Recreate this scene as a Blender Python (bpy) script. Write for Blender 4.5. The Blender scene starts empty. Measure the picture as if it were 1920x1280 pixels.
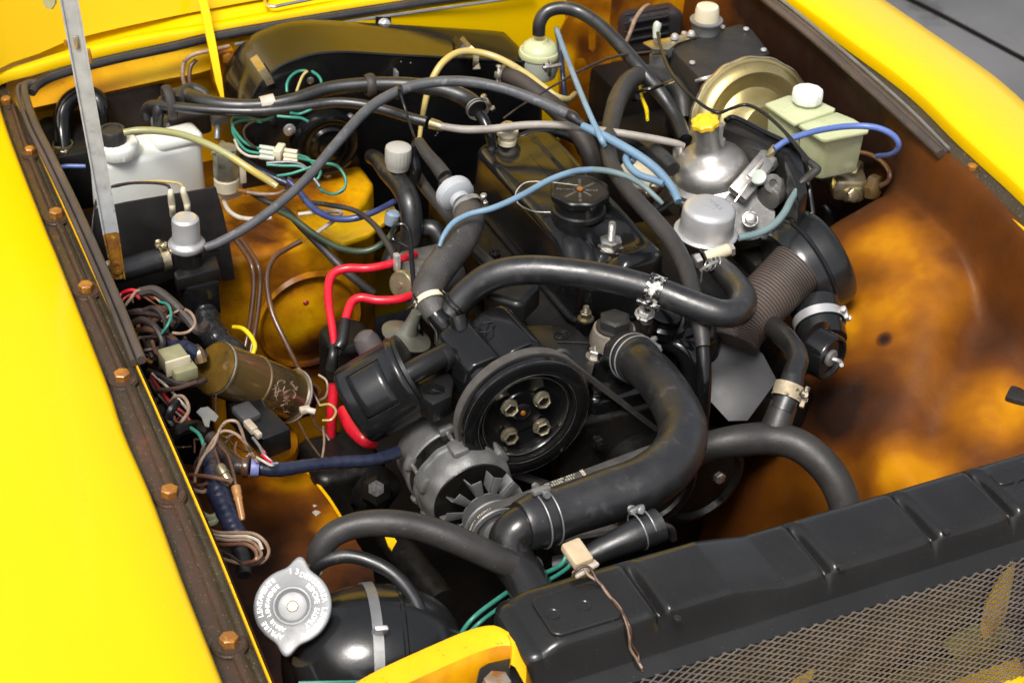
import bpy, bmesh, math, random
import numpy as np
from mathutils import Vector, Matrix
random.seed(7); np.random.seed(7)
D=bpy.data; SC=bpy.context.scene; COL=SC.collection
RAD=math.radians
# ---------------------------------------------------------------- camera
F=3580.0; CX,CY=960.0,640.0          # focal length and centre, in pixels of a 1920 wide picture
ROT=np.array([[0.90971049,0.21886447,-0.35288124],[-0.41421476,0.53806908,-0.73410339],[0.02920533,0.81399018,0.58014398]])
CAM=np.array([-0.8292709,-1.72514298,1.31333836])
cd=D.cameras.new('camera'); cam=D.objects.new('camera',cd); COL.objects.link(cam)
M4=Matrix.Identity(4)
for i in range(3):
    for j in range(3): M4[i][j]=ROT[i][j]
    M4[i][3]=CAM[i]
cam.matrix_world=M4
cd.sensor_width=36; cd.lens=F/1920*36; cd.clip_start=.05; cd.clip_end=500
cd.dof.use_dof=True; cd.dof.focus_distance=2.25; cd.dof.aperture_fstop=11
SC.camera=cam
# ---------------------------------------------------------------- light
SC.view_settings.view_transform='Standard'; SC.view_settings.look='None'
SC.view_settings.exposure=0.68; SC.view_settings.gamma=1
w=D.worlds.new('World'); SC.world=w; w.use_nodes=True
nt=w.node_tree; nt.nodes.clear()
sky=nt.nodes.new('ShaderNodeTexSky'); sky.sky_type='NISHITA'; sky.sun_disc=False
SUN_EL,SUN_AZ=60,-135          # azimuth measured from +Y (rear of the car) towards +X
sky.sun_elevation=RAD(SUN_EL); sky.sun_rotation=RAD(SUN_AZ); sky.air_density=.7; sky.dust_density=4.0; sky.ozone_density=.6
bg=nt.nodes.new('ShaderNodeBackground'); bg.inputs[1].default_value=.125
out=nt.nodes.new('ShaderNodeOutputWorld'); hs=nt.nodes.new('ShaderNodeHueSaturation'); hs.inputs['Saturation'].default_value=.35; nt.links.new(sky.outputs[0],hs.inputs['Color']); nt.links.new(hs.outputs[0],bg.inputs[0]); nt.links.new(bg.outputs[0],out.inputs[0])
sl=D.lights.new('sun','SUN'); sl.energy=2.1; sl.angle=RAD(18); sl.color=(1,.95,.88)
so=D.objects.new('sun',sl); COL.objects.link(so)
sd=Vector((math.sin(RAD(SUN_AZ))*math.cos(RAD(SUN_EL)),math.cos(RAD(SUN_AZ))*math.cos(RAD(SUN_EL)),math.sin(RAD(SUN_EL))))
so.rotation_euler=sd.to_track_quat('Z','Y').to_euler()
try: SC.cycles.max_bounces=8; SC.cycles.caustics_reflective=False; SC.cycles.caustics_refractive=False
except Exception: pass
# ---------------------------------------------------------------- surveying: where a sight line meets a plane of the car
def P(px,py,z=None,x=None,y=None):
    d=ROT@np.array([px-CX,CY-py,-F])
    i,v=(2,z) if z is not None else ((0,x) if x is not None else (1,y))
    return CAM+d*((v-CAM[i])/d[i])
def S(p): return F/-(ROT.T@(np.array(p)-CAM))[2]      # picture pixels per metre at p
def W(L,**k): return [P(*q[:2],**(k if k else dict(z=q[2]))) for q in L]
def unit(v):
    v=np.array(v,float); return v/np.linalg.norm(v)
X=np.array([1.,0,0]); Y=np.array([0,1.,0]); Z=np.array([0,0,1.])
# ---------------------------------------------------------------- mesh building
def frame(ax,ref=None):
    a=unit(ax)
    if ref is None: ref=Z if abs(a[2])<.9 else Y
    u=np.array(ref,float)-a*np.dot(ref,a); u=unit(u); return a,u,np.cross(a,u)
def cr(pts,per):
    p=np.array(pts,float)
    if len(p)<3 or per<2:
        return p if per<2 else np.array([p[0]+(p[1]-p[0])*t for t in np.linspace(0,1,per+1)])
    q=np.vstack([2*p[0]-p[1],p,2*p[-1]-p[-2]]); o=[]
    for i in range(1,len(q)-2):
        a,b,c,d=q[i-1:i+3]
        for k in range(per):
            t=k/per; o.append(.5*((2*b)+(-a+c)*t+(2*a-5*b+4*c-d)*t*t+(-a+3*b-3*c+d)*t**3))
    o.append(p[-1]); return np.array(o)
class MB:
    def __init__(s): s.v=[]; s.f=[]
    def add(s,vs,fs):
        n=len(s.v); s.v+= [tuple(float(c) for c in v) for v in vs]; s.f+=[tuple(i+n for i in f) for f in fs]; return s
    def rings(s,R,cap0=True,cap1=True,closed=False):
        n=len(R[0]); vs=[v for r in R for v in r]; fs=[]
        m=len(R)
        for i in range(m if closed else m-1):
            a=i*n; b=((i+1)%m)*n
            for k in range(n): fs.append((a+k,a+(k+1)%n,b+(k+1)%n,b+k))
        if not closed:
            if cap0: fs.append(tuple(reversed(range(n))))
            if cap1: fs.append(tuple((m-1)*n+k for k in range(n)))
        return s.add(vs,fs)
    def tube(s,pts,r,n=14,per=7,cap=True,closed=False,squash=None,mod=None):
        """sweep a round section along world points; r metres, one or one per control point"""
        pts=np.array(pts,float); rr=np.array(r if np.ndim(r) else [r]*len(pts),float)
        if closed:
            q=np.vstack([pts[-1:],pts,pts[:2]]); c=cr(np.hstack([q,np.append(np.append(rr[-1:],rr),rr[:2])[:,None]]),per)[per:-per-1]
        else: c=cr(np.hstack([pts,rr[:,None]]),per)
        P3=c[:,:3]; R=c[:,3]; m=len(P3); T=np.zeros_like(P3)
        if closed: T=np.roll(P3,-1,0)-np.roll(P3,1,0)
        else:
            T[1:-1]=P3[2:]-P3[:-2]; T[0]=P3[1]-P3[0]; T[-1]=P3[-1]-P3[-2]
        T/=np.maximum(np.linalg.norm(T,axis=1),1e-12)[:,None]
        _,u,_=frame(T[0]); rings=[]
        for i in range(m):
            u=u-T[i]*np.dot(u,T[i]); u=unit(u); v=np.cross(T[i],u)
            k=1. if mod is None else mod(i/(m-1.),i)
            rings.append([P3[i]+R[i]*k*(math.cos(a)*u+math.sin(a)*v*(squash or 1)) for a in np.linspace(0,2*math.pi,n,endpoint=False)])
        return s.rings(rings,cap,cap,closed)
    def t(s,L,r=None,n=14,per=7,**k):
        """tube through (px,py,z[,r]) survey points, radius in picture pixels"""
        w_=[P(q[0],q[1],q[2]) for q in L]
        rr=[(q[3] if len(q)>3 else r)/S(p) for q,p in zip(L,w_)]
        return s.tube(w_,rr,n,per,**k)
    def lathe(s,prof,c,ax,u=1.,seg=36,ref=None,mod=None,cap0=True,cap1=True,flip=False):
        a,e1,e2=frame(ax,ref); c=np.array(c,float); R=[]
        for i,(r,h) in enumerate(prof):
            r=max(r,1e-4)
            R.append([c+a*h*u+r*u*(mod(t,i) if mod else 1)*(math.cos(t)*e1+math.sin(t)*e2) for t in np.linspace(0,2*math.pi,seg,endpoint=False)])
        return s.rings(R,cap0,cap1)
    def lp(s,prof,c,ax=(0,0,1),**k):
        """lathe with profile in picture pixels; c=(px,py,z)"""
        w_=P(*c); return s.lathe(prof,w_,ax,u=1/S(w_),**k)
    def frombm(s,bm):
        bm.verts.ensure_lookup_table(); bm.verts.index_update()
        s.add([v.co for v in bm.verts],[[v.index for v in f.verts] for f in bm.faces]); bm.free(); return s
    def box(s,c,size,axes=None,bev=0.,seg=2,taper=None):
        bm=bmesh.new(); bmesh.ops.create_cube(bm,size=1)
        for v in bm.verts:
            k=1.
            if taper and v.co.z>0: k=taper
            v.co=Vector((v.co.x*size[0]*k,v.co.y*size[1]*k,v.co.z*size[2]))
        if bev: bmesh.ops.bevel(bm,geom=bm.edges[:],offset=bev,segments=seg,affect='EDGES',profile=.5)
        ax=axes if axes is not None else (X,Y,Z); c=np.array(c,float)
        for v in bm.verts: v.co=Vector(c+ax[0]*v.co.x+ax[1]*v.co.y+ax[2]*v.co.z)
        return s.frombm(bm)
    def prism(s,out_,d,bev=0.,seg=2,corner=0.,scale=1.):
        """outline (world points) carried along vector d; bevelled"""
        bm=bmesh.new(); o=[np.array(p,float) for p in out_]; c=sum(o)/len(o); d=np.array(d,float)
        vs=[bm.verts.new(p) for p in o]; ws=[bm.verts.new(c+(p-c)*scale+d) for p in o]; n=len(o)
        bm.faces.new(vs); bm.faces.new(ws[::-1])
        side=[]
        for i in range(n):
            f=bm.faces.new((vs[i],ws[i],ws[(i+1)%n],vs[(i+1)%n]))
        bmesh.ops.recalc_face_normals(bm,faces=bm.faces[:])
        if corner:
            es=[e for i in range(n) for e in vs[i].link_edges if e.other_vert(vs[i])==ws[i]]
            bmesh.ops.bevel(bm,geom=es,offset=corner,segments=4,affect='EDGES',profile=.5)
        if bev:
            es=[e for e in bm.edges if len(e.link_faces)==2 and e.calc_face_angle(0)>.6]
            bmesh.ops.bevel(bm,geom=es,offset=bev,segments=seg,affect='EDGES',profile=.5,clamp_overlap=True)
        return s.frombm(bm)
    def loft(s,rows,N=24,smooth=True,close=False):
        """surface through a list of world polylines"""
        G=[]
        for r in rows:
            r=np.array(r,float); c=cr(r,8) if (smooth and len(r)>2) else r
            L=np.append(0,np.cumsum(np.linalg.norm(np.diff(c,axis=0),axis=1))); t=np.linspace(0,L[-1],N)
            G.append(np.stack([np.interp(t,L,c[:,k]) for k in range(3)],1))
        vs=[p for g in G for p in g]; fs=[]
        for i in range(len(G)-1):
            for k in range(N-1): fs.append((i*N+k,i*N+k+1,(i+1)*N+k+1,(i+1)*N+k))
        return s.add(vs,fs)
    def hexa(s,c,ax,r,h,ch=.12,ref=None,dome=0.):
        """hexagon head or nut sitting on c"""
        prof=[(r,0),(r,h*(1-ch)),(r*(1-ch*1.1),h)]+([(r*.55,h*(1+dome))] if dome else [])
        return s.lathe(prof,c,ax,seg=6,ref=ref)
    def stud(s,c,ax,r,h,pitch=None):
        pitch=pitch or r*.45; n=max(2,int(h/pitch)); prof=[]
        for i in range(n): prof+=[(r,i*pitch),(r*.84,(i+.5)*pitch)]
        prof+=[(r*.8,n*pitch)]
        return s.lathe(prof,c,ax,seg=16)
    def mesh(s,name,off,ang=35,keep=False):
        me=D.meshes.new(name); me.from_pydata([tuple(np.array(v)-off) for v in s.v],[],s.f); me.validate()
        bm=bmesh.new(); bm.from_mesh(me)
        if not keep: bmesh.ops.remove_doubles(bm,verts=bm.verts[:],dist=2e-6); bmesh.ops.recalc_face_normals(bm,faces=bm.faces[:])
        for f in bm.faces: f.smooth=True
        bm.to_mesh(me); bm.free()
        try: me.set_sharp_from_angle(angle=RAD(ang))
        except Exception: pass
        return me
WL={}
def _link(o,loc,parent,mat):
    COL.objects.link(o)
    if mat is not None: o.data.materials.append(mat)
    if parent is not None: o.parent=parent; o.location=Vector(np.array(loc)-WL[parent.name])
    else: o.location=Vector(loc)
    WL[o.name]=np.array(loc,float)
def tag(o,label=None,cat=None,group=None,kind=None):
    for k,v in (('label',label),('category',cat),('group',group),('kind',kind)):
        if v: o[k]=v
    return o
def thing(name,label,cat,loc,group=None):
    o=D.objects.new(name,None); o.empty_display_size=.02; COL.objects.link(o); o.location=Vector(loc); WL[o.name]=np.array(loc,float)
    return tag(o,label,cat,group)
def part(name,mb,mat,parent,label=None,ang=35,solid=0,kind=None,sub=0):
    off=WL[parent.name]; me=mb.mesh(name,off,ang); o=D.objects.new(name,me); _link(o,off,parent,mat)
    if solid: m=o.modifiers.new('thickness','SOLIDIFY'); m.thickness=solid; m.offset=0
    if sub: m=o.modifiers.new('smooth','SUBSURF'); m.levels=sub; m.render_levels=sub
    return tag(o,label,None,None,kind)
def solo(name,mb,mat,label,cat,group=None,ang=35,solid=0,kind=None,sub=0):
    a=np.array(mb.v); off=np.array([(a[:,0].min()+a[:,0].max())/2,(a[:,1].min()+a[:,1].max())/2,a[:,2].min()])
    me=mb.mesh(name,off,ang); o=D.objects.new(name,me); _link(o,off,None,mat)
    if solid: m=o.modifiers.new('thickness','SOLIDIFY'); m.thickness=solid; m.offset=0
    if sub: m=o.modifiers.new('smooth','SUBSURF'); m.levels=sub; m.render_levels=sub
    return tag(o,label,cat,group,kind)
def B(): return MB()
# ---------------------------------------------------------------- lettering
_gl={}
def glyph(ch):
    if ch in _gl: return _gl[ch]
    cu=D.curves.new('glyph','FONT'); cu.body=ch; cu.size=1; cu.extrude=.03; cu.align_x='CENTER'
    o=D.objects.new('glyph',cu); COL.objects.link(o); bpy.context.view_layer.update()
    me=o.evaluated_get(bpy.context.evaluated_depsgraph_get()).to_mesh()
    vs=np.array([v.co[:] for v in me.vertices]) if len(me.vertices) else np.zeros((0,3)); fs=[tuple(p.vertices) for p in me.polygons]
    o.to_mesh_clear() if hasattr(o,'to_mesh_clear') else None
    D.objects.remove(o); D.curves.remove(cu); _gl[ch]=(vs,fs); return _gl[ch]
def put(mb,ch,o,ex,ey,ez,size,bold=0):
    vs,fs=glyph(ch)
    if len(vs): mb.add([o+size*(v[0]*ex+v[1]*ey)+ez*v[2]*size for v in vs],fs)
def text_line(mb,s,o,ex,ey,size,adv=.62,ez=None):
    ez=np.cross(ex,ey) if ez is None else ez; o=np.array(o,float)
    for i,c in enumerate(s): put(mb,c,o+ex*size*adv*(i-(len(s)-1)/2.),ex,ey,ez,size)
def text_arc(mb,s,c,ax,ref,r,a0,a1,size,inward=False):
    """letters along an arc; angles in degrees from ref, anticlockwise seen against ax"""
    a,e1,e2=frame(ax,ref); c=np.array(c,float)
    for i,ch in enumerate(s):
        t=RAD(a0+(a1-a0)*(i/(max(1,len(s)-1)))); rad=math.cos(t)*e1+math.sin(t)*e2; tan=-math.sin(t)*e1+math.cos(t)*e2
        if inward: ex,ey=tan,-rad
        else: ex,ey=-tan,rad
        put(mb,ch,c+rad*r,ex,ey,a,size)
# ---------------------------------------------------------------- materials
def mat(name,c1,c2=None,ns=18,rough=.5,rv=.12,metal=0.,bump=.06,bs=260,coat=0.,dust=None,dl=.0,spec=.5,c3=None,ns3=60,w3=.5,sss=0,trans=0,ior=1.5,emit=None,stretch=None,bump2=0,alpha=1):
    m=D.materials.new(name); m.use_nodes=True; n=m.node_tree; b=n.nodes['Principled BSDF']; L=n.links.new
    tc=n.nodes.new('ShaderNodeTexCoord'); src=tc.outputs['Object']
    if stretch:
        mp=n.nodes.new('ShaderNodeMapping'); mp.inputs['Scale'].default_value=stretch; L(src,mp.inputs[0]); src=mp.outputs[0]
    def noise(sc,det=5,rg=.55):
        q=n.nodes.new('ShaderNodeTexNoise'); q.inputs['Scale'].default_value=sc; q.inputs['Detail'].default_value=det; q.inputs['Roughness'].default_value=rg; L(src,q.inputs['Vector']); return q.outputs[0]
    def rng(v,a,b_,c=0.,d=1.):
        q=n.nodes.new('ShaderNodeMapRange'); q.inputs[1].default_value=a; q.inputs[2].default_value=b_; q.inputs[3].default_value=c; q.inputs[4].default_value=d; L(v,q.inputs[0]); return q.outputs[0]
    def mix(f,A,B_):
        q=n.nodes.new('ShaderNodeMix'); q.data_type='RGBA'; L(f,q.inputs[0])
        for i,v in ((6,A),(7,B_)):
            if isinstance(v,tuple): q.inputs[i].default_value=(*v,1)
            else: L(v,q.inputs[i])
        return q.outputs[2]
    n1=noise(ns); col=mix(rng(n1,.35,.65),c1,c2 or tuple(x*.75 for x in c1))
    if c3: col=mix(rng(noise(ns3,7,.65),w3,w3+.1),col,c3)
    if dust: col=mix(rng(noise(420,3,.7),.66-dl,.72-dl),col,dust)
    L(col,b.inputs['Base Color'])
    L(rng(noise(ns*3.3,6,.6),.3,.7,max(.02,rough-rv),min(1,rough+rv)),b.inputs['Roughness'])
    b.inputs['Metallic'].default_value=metal; b.inputs['Coat Weight'].default_value=coat; b.inputs['Coat Roughness'].default_value=.08
    b.inputs['Specular IOR Level'].default_value=spec; b.inputs['IOR'].default_value=ior
    if sss: b.inputs['Subsurface Weight'].default_value=sss; b.inputs['Subsurface Radius'].default_value=(.01,.008,.005); 
    if trans: b.inputs['Transmission Weight'].default_value=trans
    if bump:
        q=n.nodes.new('ShaderNodeBump'); q.inputs['Strength'].default_value=bump; q.inputs['Distance'].default_value=.0015; L(noise(bs,4,.6),q.inputs['Height']); nrm=q.outputs[0]
        if bump2:
            q2=n.nodes.new('ShaderNodeBump'); q2.inputs['Strength'].default_value=bump2; q2.inputs['Distance'].default_value=.006; L(noise(ns*1.5,3,.5),q2.inputs['Height']); L(nrm,q2.inputs['Normal']); nrm=q2.outputs[0]
        L(nrm,b.inputs['Normal'])
    return m
def wax(name,bias=0.,patches=(),ns=7.,rough=.3,seed=0.,grit=.25,coat=.35,mid=.18,dk=.35,amp=.8):
    """yellow paint under amber anti-rust wax that has gone brown; patches: (x,y,z,radius,amount) marks where the film is thin or thick, or where recess shade is painted in"""
    m=D.materials.new(name); m.use_nodes=True; n=m.node_tree; b=n.nodes['Principled BSDF']; L=n.links.new
    ge=n.nodes.new('ShaderNodeNewGeometry'); pos=ge.outputs['Position']
    mp=n.nodes.new('ShaderNodeMapping'); mp.inputs['Location'].default_value=(seed,seed*.7,seed*1.3); L(pos,mp.inputs[0]); src=mp.outputs[0]
    def noise(sc,det=5,rg=.55,dist=0.):
        q=n.nodes.new('ShaderNodeTexNoise'); q.inputs['Scale'].default_value=sc; q.inputs['Detail'].default_value=det; q.inputs['Roughness'].default_value=rg; q.inputs['Distortion'].default_value=dist; L(src,q.inputs['Vector']); return q.outputs[0]
    def math_(op,a,b_):
        q=n.nodes.new('ShaderNodeMath'); q.operation=op
        for i,v in enumerate((a,b_)):
            if isinstance(v,(int,float)): q.inputs[i].default_value=v
            else: L(v,q.inputs[i])
        return q.outputs[0]
    f=math_('ADD',math_('MULTIPLY',noise(ns,3,.5,.4),amp),math_('MULTIPLY',noise(ns*4.5,5,.6,.3),mid)); f=math_('ADD',f,.15-mid*.5+(.8-amp)*.5)
    f=math_('ADD',f,-.05+bias)
    for (x_,y_,z_,r_,a_) in patches:
        q=n.nodes.new('ShaderNodeVectorMath'); q.operation='DISTANCE'; L(pos,q.inputs[0]); q.inputs[1].default_value=(x_,y_,z_)
        dd=math_('ADD',q.outputs['Value'],math_('MULTIPLY',math_('SUBTRACT',noise(ns*2.2,3,.5),.5),r_*.8))
        g=n.nodes.new('ShaderNodeMapRange'); g.interpolation_type='SMOOTHSTEP'; g.inputs[1].default_value=r_; g.inputs[2].default_value=r_*.25; g.inputs[3].default_value=0; g.inputs[4].default_value=a_; L(dd,g.inputs[0])
        f=math_('ADD',f,g.outputs[0])
    cr_=n.nodes.new('ShaderNodeValToRGB'); e=cr_.color_ramp.elements
    e[0].position=.22; e[0].color=(.018,.008,.005,1); e[1].position=.95; e[1].color=(.80,.52,.008,1)
    for p_,c_ in ((.38,(.095,.028,.004)),(.52,(.27,.092,.003)),(.66,(.55,.235,.002)),(.8,(.74,.40,.002))):
        k=e.new(p_); k.color=(*c_,1)
    L(f,cr_.inputs[0])
    mx=n.nodes.new('ShaderNodeMix'); mx.data_type='RGBA'
    sp=n.nodes.new('ShaderNodeMapRange'); sp.inputs[1].default_value=.64; sp.inputs[2].default_value=.72; sp.inputs[4].default_value=grit; L(noise(330,3,.7),sp.inputs[0])
    L(sp.outputs[0],mx.inputs[0]); L(cr_.outputs[0],mx.inputs[6]); mx.inputs[7].default_value=(.22,.17,.10,1)
    mx2=n.nodes.new('ShaderNodeMix'); mx2.data_type='RGBA'
    sp2=n.nodes.new('ShaderNodeMapRange'); sp2.inputs[1].default_value=.60; sp2.inputs[2].default_value=.72; sp2.inputs[4].default_value=dk; L(noise(45,6,.72),sp2.inputs[0])
    L(sp2.outputs[0],mx2.inputs[0]); L(mx.outputs[2],mx2.inputs[6]); mx2.inputs[7].default_value=(.03,.013,.008,1)
    L(mx2.outputs[2],b.inputs['Base Color'])
    g=n.nodes.new('ShaderNodeMapRange'); g.inputs[1].default_value=.3; g.inputs[2].default_value=.7; g.inputs[3].default_value=rough-.1; g.inputs[4].default_value=rough+.25; L(noise(30,5,.6),g.inputs[0]); L(g.outputs[0],b.inputs['Roughness'])
    b.inputs['Coat Weight'].default_value=coat; b.inputs['Coat Roughness'].default_value=.2; b.inputs['Specular IOR Level'].default_value=.16
    q=n.nodes.new('ShaderNodeBump'); q.inputs['Strength'].default_value=.25; q.inputs['Distance'].default_value=.002; L(noise(120,5,.6),q.inputs['Height']); L(q.outputs[0],b.inputs['Normal'])
    return m
K={}
K['yellow']=mat('yellow_paint',(.80,.505,.0002),(.79,.495,.0002),ns=3,rough=.25,rv=.05,bump=.02,bs=900,coat=.12,spec=.3)
K['yellow_dull']=mat('yellow_paint_dusty',(.80,.50,.003),(.62,.32,.006),ns=16,rough=.35,coat=.3,c3=(.30,.12,.01),ns3=22,w3=.60)
K['yellow_edge']=mat('yellow_paint_chipped_edge',(.86,.47,.001),(.80,.42,.002),ns=30,rough=.35,c3=(.08,.03,.01),ns3=90,w3=.62)
K['gutter']=mat('brown_waxed_gutter',(.060,.030,.018),(.036,.024,.015),ns=11,rough=.42,rv=.15,bump=.25,bs=180,coat=.15,dust=(.30,.23,.10),dl=.02,c3=(.10,.042,.022),ns3=35,w3=.58)
K['gutter2']=mat('grimy_gutter_edge',(.050,.036,.020),(.030,.022,.014),ns=14,rough=.55,rv=.15,bump=.35,bs=200,dust=(.32,.27,.08),dl=.035)
K['seal']=mat('aged_rubber_seal',(.045,.036,.031),(.085,.062,.050),ns=26,rough=.42,rv=.12,bump=.15,stretch=(1,.35,1),dust=(.2,.16,.12))
K['sealblk']=mat('black_rubber_seal',(.016,.016,.018),(.035,.033,.035),ns=20,rough=.33,rv=.1,bump=.1)
K['rubber']=mat('black_rubber_hose',(.008,.008,.0085),(.017,.017,.0175),ns=14,rough=.36,rv=.12,bump=.14,bs=150,spec=.75,dust=(.16,.16,.16),dl=-.025,c3=(.042,.041,.040),ns3=34,w3=.58)
K['rubberg']=mat('dusty_rubber_hose',(.018,.017,.016),(.036,.033,.031),ns=16,rough=.48,rv=.1,bump=.2,bs=240,dust=(.16,.14,.13),dl=.0)
K['rubberb']=mat('brown_dusted_rubber_hose',(.022,.018,.016),(.042,.032,.027),ns=18,rough=.58,rv=.1,bump=.22,bs=240,dust=(.16,.13,.10))
K['ribbed']=mat('cloth_wrapped_hose',(.032,.030,.029),(.065,.060,.056),ns=22,rough=.5,rv=.1,bump=.7,bs=420,stretch=(1,1,1),c3=(.16,.15,.14),ns3=140,w3=.62)
K['gloss']=mat('black_gloss_enamel',(.0045,.0045,.005),(.009,.009,.009),ns=12,rough=.16,rv=.05,bump=.05,bs=90,coat=.0,spec=.45,dust=(.10,.09,.08),dl=-.045,bump2=.05)
K['satin']=mat('black_satin_paint',(.006,.006,.0063),(.011,.0107,.0103),ns=16,rough=.34,rv=.1,bump=.08,bs=300,spec=.45,dust=(.09,.08,.07),dl=-.02)
K['matte']=mat('black_matte_metal',(.012,.0115,.011),(.022,.020,.018),ns=20,rough=.55,rv=.12,bump=.2,bs=320,dust=(.10,.085,.07))
K['dark']=mat('oily_dark_iron',(.004,.0038,.0036),(.009,.0075,.006),ns=22,rough=.4,rv=.18,bump=.4,bs=120,dust=(.05,.035,.02),dl=-.01,spec=.35)
K['cast']=mat('cast_aluminium',(.34,.33,.31),(.24,.23,.21),ns=30,rough=.42,rv=.12,metal=.85,bump=.18,bs=420,c3=(.15,.13,.10),ns3=60,w3=.62)
K['dashpot']=mat('polished_cast_aluminium',(.52,.505,.48),(.42,.40,.37),ns=24,rough=.40,rv=.08,metal=.9,bump=.10,bs=500,c3=(.26,.22,.18),ns3=40,w3=.64)
K['castg']=mat('grey_alternator_casting',(.21,.21,.21),(.13,.13,.125),ns=28,rough=.5,rv=.1,metal=.45,bump=.35,bs=380,dust=(.36,.35,.33))
K['alu']=mat('bright_pressed_aluminium',(.60,.60,.60),(.52,.52,.52),ns=14,rough=.36,rv=.07,metal=.6,bump=.05,c3=(.66,.66,.65),ns3=24,w3=.62)
K['zinc']=mat('zinc_plated_steel',(.66,.64,.60),(.50,.47,.42),ns=40,rough=.30,rv=.12,metal=.9,bump=.15,c3=(.12,.09,.06),ns3=90,w3=.63)
K['grey']=mat('dull_grey_zinc',(.26,.265,.265),(.19,.19,.19),ns=24,rough=.45,rv=.1,metal=.5,bump=.12,dust=(.2,.19,.18))
K['brass']=mat('yellow_passivated_steel',(.42,.34,.18),(.50,.44,.30),ns=25,rough=.32,rv=.1,metal=.85,bump=.1,c3=(.14,.10,.05),ns3=60,w3=.62)
K['gold']=mat('gold_passivated_drum',(.50,.42,.20),(.40,.32,.13),ns=7,rough=.30,rv=.09,metal=.85,bump=.06,c3=(.20,.15,.07),ns3=40,w3=.63)
K['rust']=mat('rusty_bolt_steel',(.42,.17,.015),(.20,.075,.018),ns=60,rough=.32,rv=.12,metal=.2,bump=.4,bs=300,coat=.5,c3=(.60,.32,.02),ns3=60,w3=.56)
K['white']=mat('white_translucent_plastic',(.74,.76,.72),(.68,.71,.66),ns=10,rough=.38,rv=.06,bump=.05,sss=.15,dust=(.5,.48,.4),dl=-.05)
K['cream']=mat('cream_plastic',(.62,.57,.42),(.55,.48,.33),ns=30,rough=.45,bump=.08,dust=(.3,.25,.15),dl=-.02)
K['greenish']=mat('aged_translucent_nylon',(.50,.53,.33),(.44,.47,.27),ns=16,rough=.32,rv=.08,bump=.06,sss=.2,c3=(.36,.36,.19),ns3=30,w3=.6)
K['nylon']=mat('clear_grey_nylon',(.46,.49,.41),(.38,.42,.36),ns=18,rough=.3,bump=.08,sss=.1,c3=(.16,.16,.12),ns3=25,w3=.62)
K['blueh']=mat('light_blue_pvc_hose',(.17,.28,.38),(.12,.20,.29),ns=18,rough=.33,rv=.08,bump=.06,dust=(.1,.12,.14),dl=-.02)
K['tealh']=mat('grey_teal_pvc_hose',(.12,.18,.19),(.16,.22,.22),ns=18,rough=.35,bump=.06)
K['blue']=mat('blue_vinyl',(.10,.16,.42),(.08,.13,.33),ns=22,rough=.3,bump=.05)
K['navy']=mat('dark_blue_tape',(.012,.016,.038),(.022,.026,.052),ns=30,rough=.32,rv=.1,bump=.35,bs=160,dust=(.06,.06,.08))
K['red']=mat('red_ignition_lead',(.62,.012,.03),(.50,.012,.025),ns=20,rough=.28,rv=.06,bump=.05,dust=(.3,.05,.05),dl=-.05)
K['redw']=mat('red_wire',(.45,.02,.02),(.30,.02,.02),ns=40,rough=.4)
K['teal']=mat('green_wire_insulation',(.035,.24,.17),(.03,.17,.13),ns=40,rough=.35,bump=.05)
K['tan']=mat('tan_wire_insulation',(.32,.23,.16),(.20,.12,.08),ns=50,rough=.4,bump=.1,c3=(.06,.04,.03),ns3=90,w3=.6)
K['brownw']=mat('brown_oily_wire',(.050,.026,.018),(.095,.048,.03),ns=60,rough=.35,bump=.15)
K['darkw']=mat('dark_oily_wire',(.020,.016,.015),(.045,.03,.026),ns=50,rough=.35,bump=.15)
K['white_w']=mat('pale_wire',(.55,.50,.42),(.38,.32,.24),ns=50,rough=.4)
K['yelh']=mat('yellowed_clear_tube',(.52,.38,.10),(.42,.36,.16),ns=9,rough=.2,rv=.05,bump=.03,c3=(.22,.24,.12),ns3=14,w3=.55)
K['yelw']=mat('yellow_wire',(.75,.58,.01),(.7,.5,.01),ns=30,rough=.35)
K['copper']=mat('brown_steel_brake_pipe',(.15,.07,.045),(.28,.15,.09),ns=30,rough=.3,metal=.4,bump=.1)
K['pipe']=mat('waxed_brake_pipe',(.060,.028,.016),(.12,.055,.025),ns=22,rough=.3,rv=.1,bump=.15,coat=.3)
K['coil']=mat('waxed_coil_can',(.17,.105,.03),(.10,.07,.045),ns=11,rough=.22,rv=.08,metal=.35,bump=.1,coat=.6,c3=(.30,.17,.03),ns3=9,w3=.56,dust=(.3,.24,.12),dl=-.03)
K['canister']=mat('black_moulded_plastic',(.009,.0095,.010),(.015,.0155,.016),ns=9,rough=.20,rv=.06,bump=.06,bs=200,dust=(.2,.2,.2),dl=-.05)
K['belt']=mat('rubber_belt',(.040,.038,.036),(.060,.056,.052),ns=60,rough=.6,bump=.3,bs=300)
K['beltrib']=mat('worn_belt_cord_edge',(.10,.094,.085),(.06,.055,.05),ns=80,rough=.6,bump=.9,bs=260)
K['corr']=mat('brown_paper_hose',(.085,.062,.050),(.060,.048,.042),ns=12,rough=.6,rv=.1,bump=.1,dust=(.16,.12,.09),dl=-.01)
K['print']=mat('ivory_print',(.60,.55,.42),(.5,.45,.33),ns=60,rough=.6)
K['stamp']=mat('stamped_lettering_highlight',(.50,.50,.50),(.40,.40,.40),ns=60,rough=.35,metal=.4)
K['stampd']=mat('stamped_lettering_worn',(.22,.215,.21),(.13,.12,.11),ns=60,rough=.5)
K['yellowcap']=mat('yellow_plastic_cap',(.80,.50,.02),(.72,.42,.02),ns=30,rough=.35,bump=.08,sss=.05,c3=(.35,.2,.03),ns3=60,w3=.64)
K['rad']=mat('black_radiator_paint',(.010,.0098,.0095),(.017,.0165,.016),ns=7,rough=.23,rv=.07,bump=.10,bs=260,dust=(.14,.14,.14),dl=-.03,bump2=.04)
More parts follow.
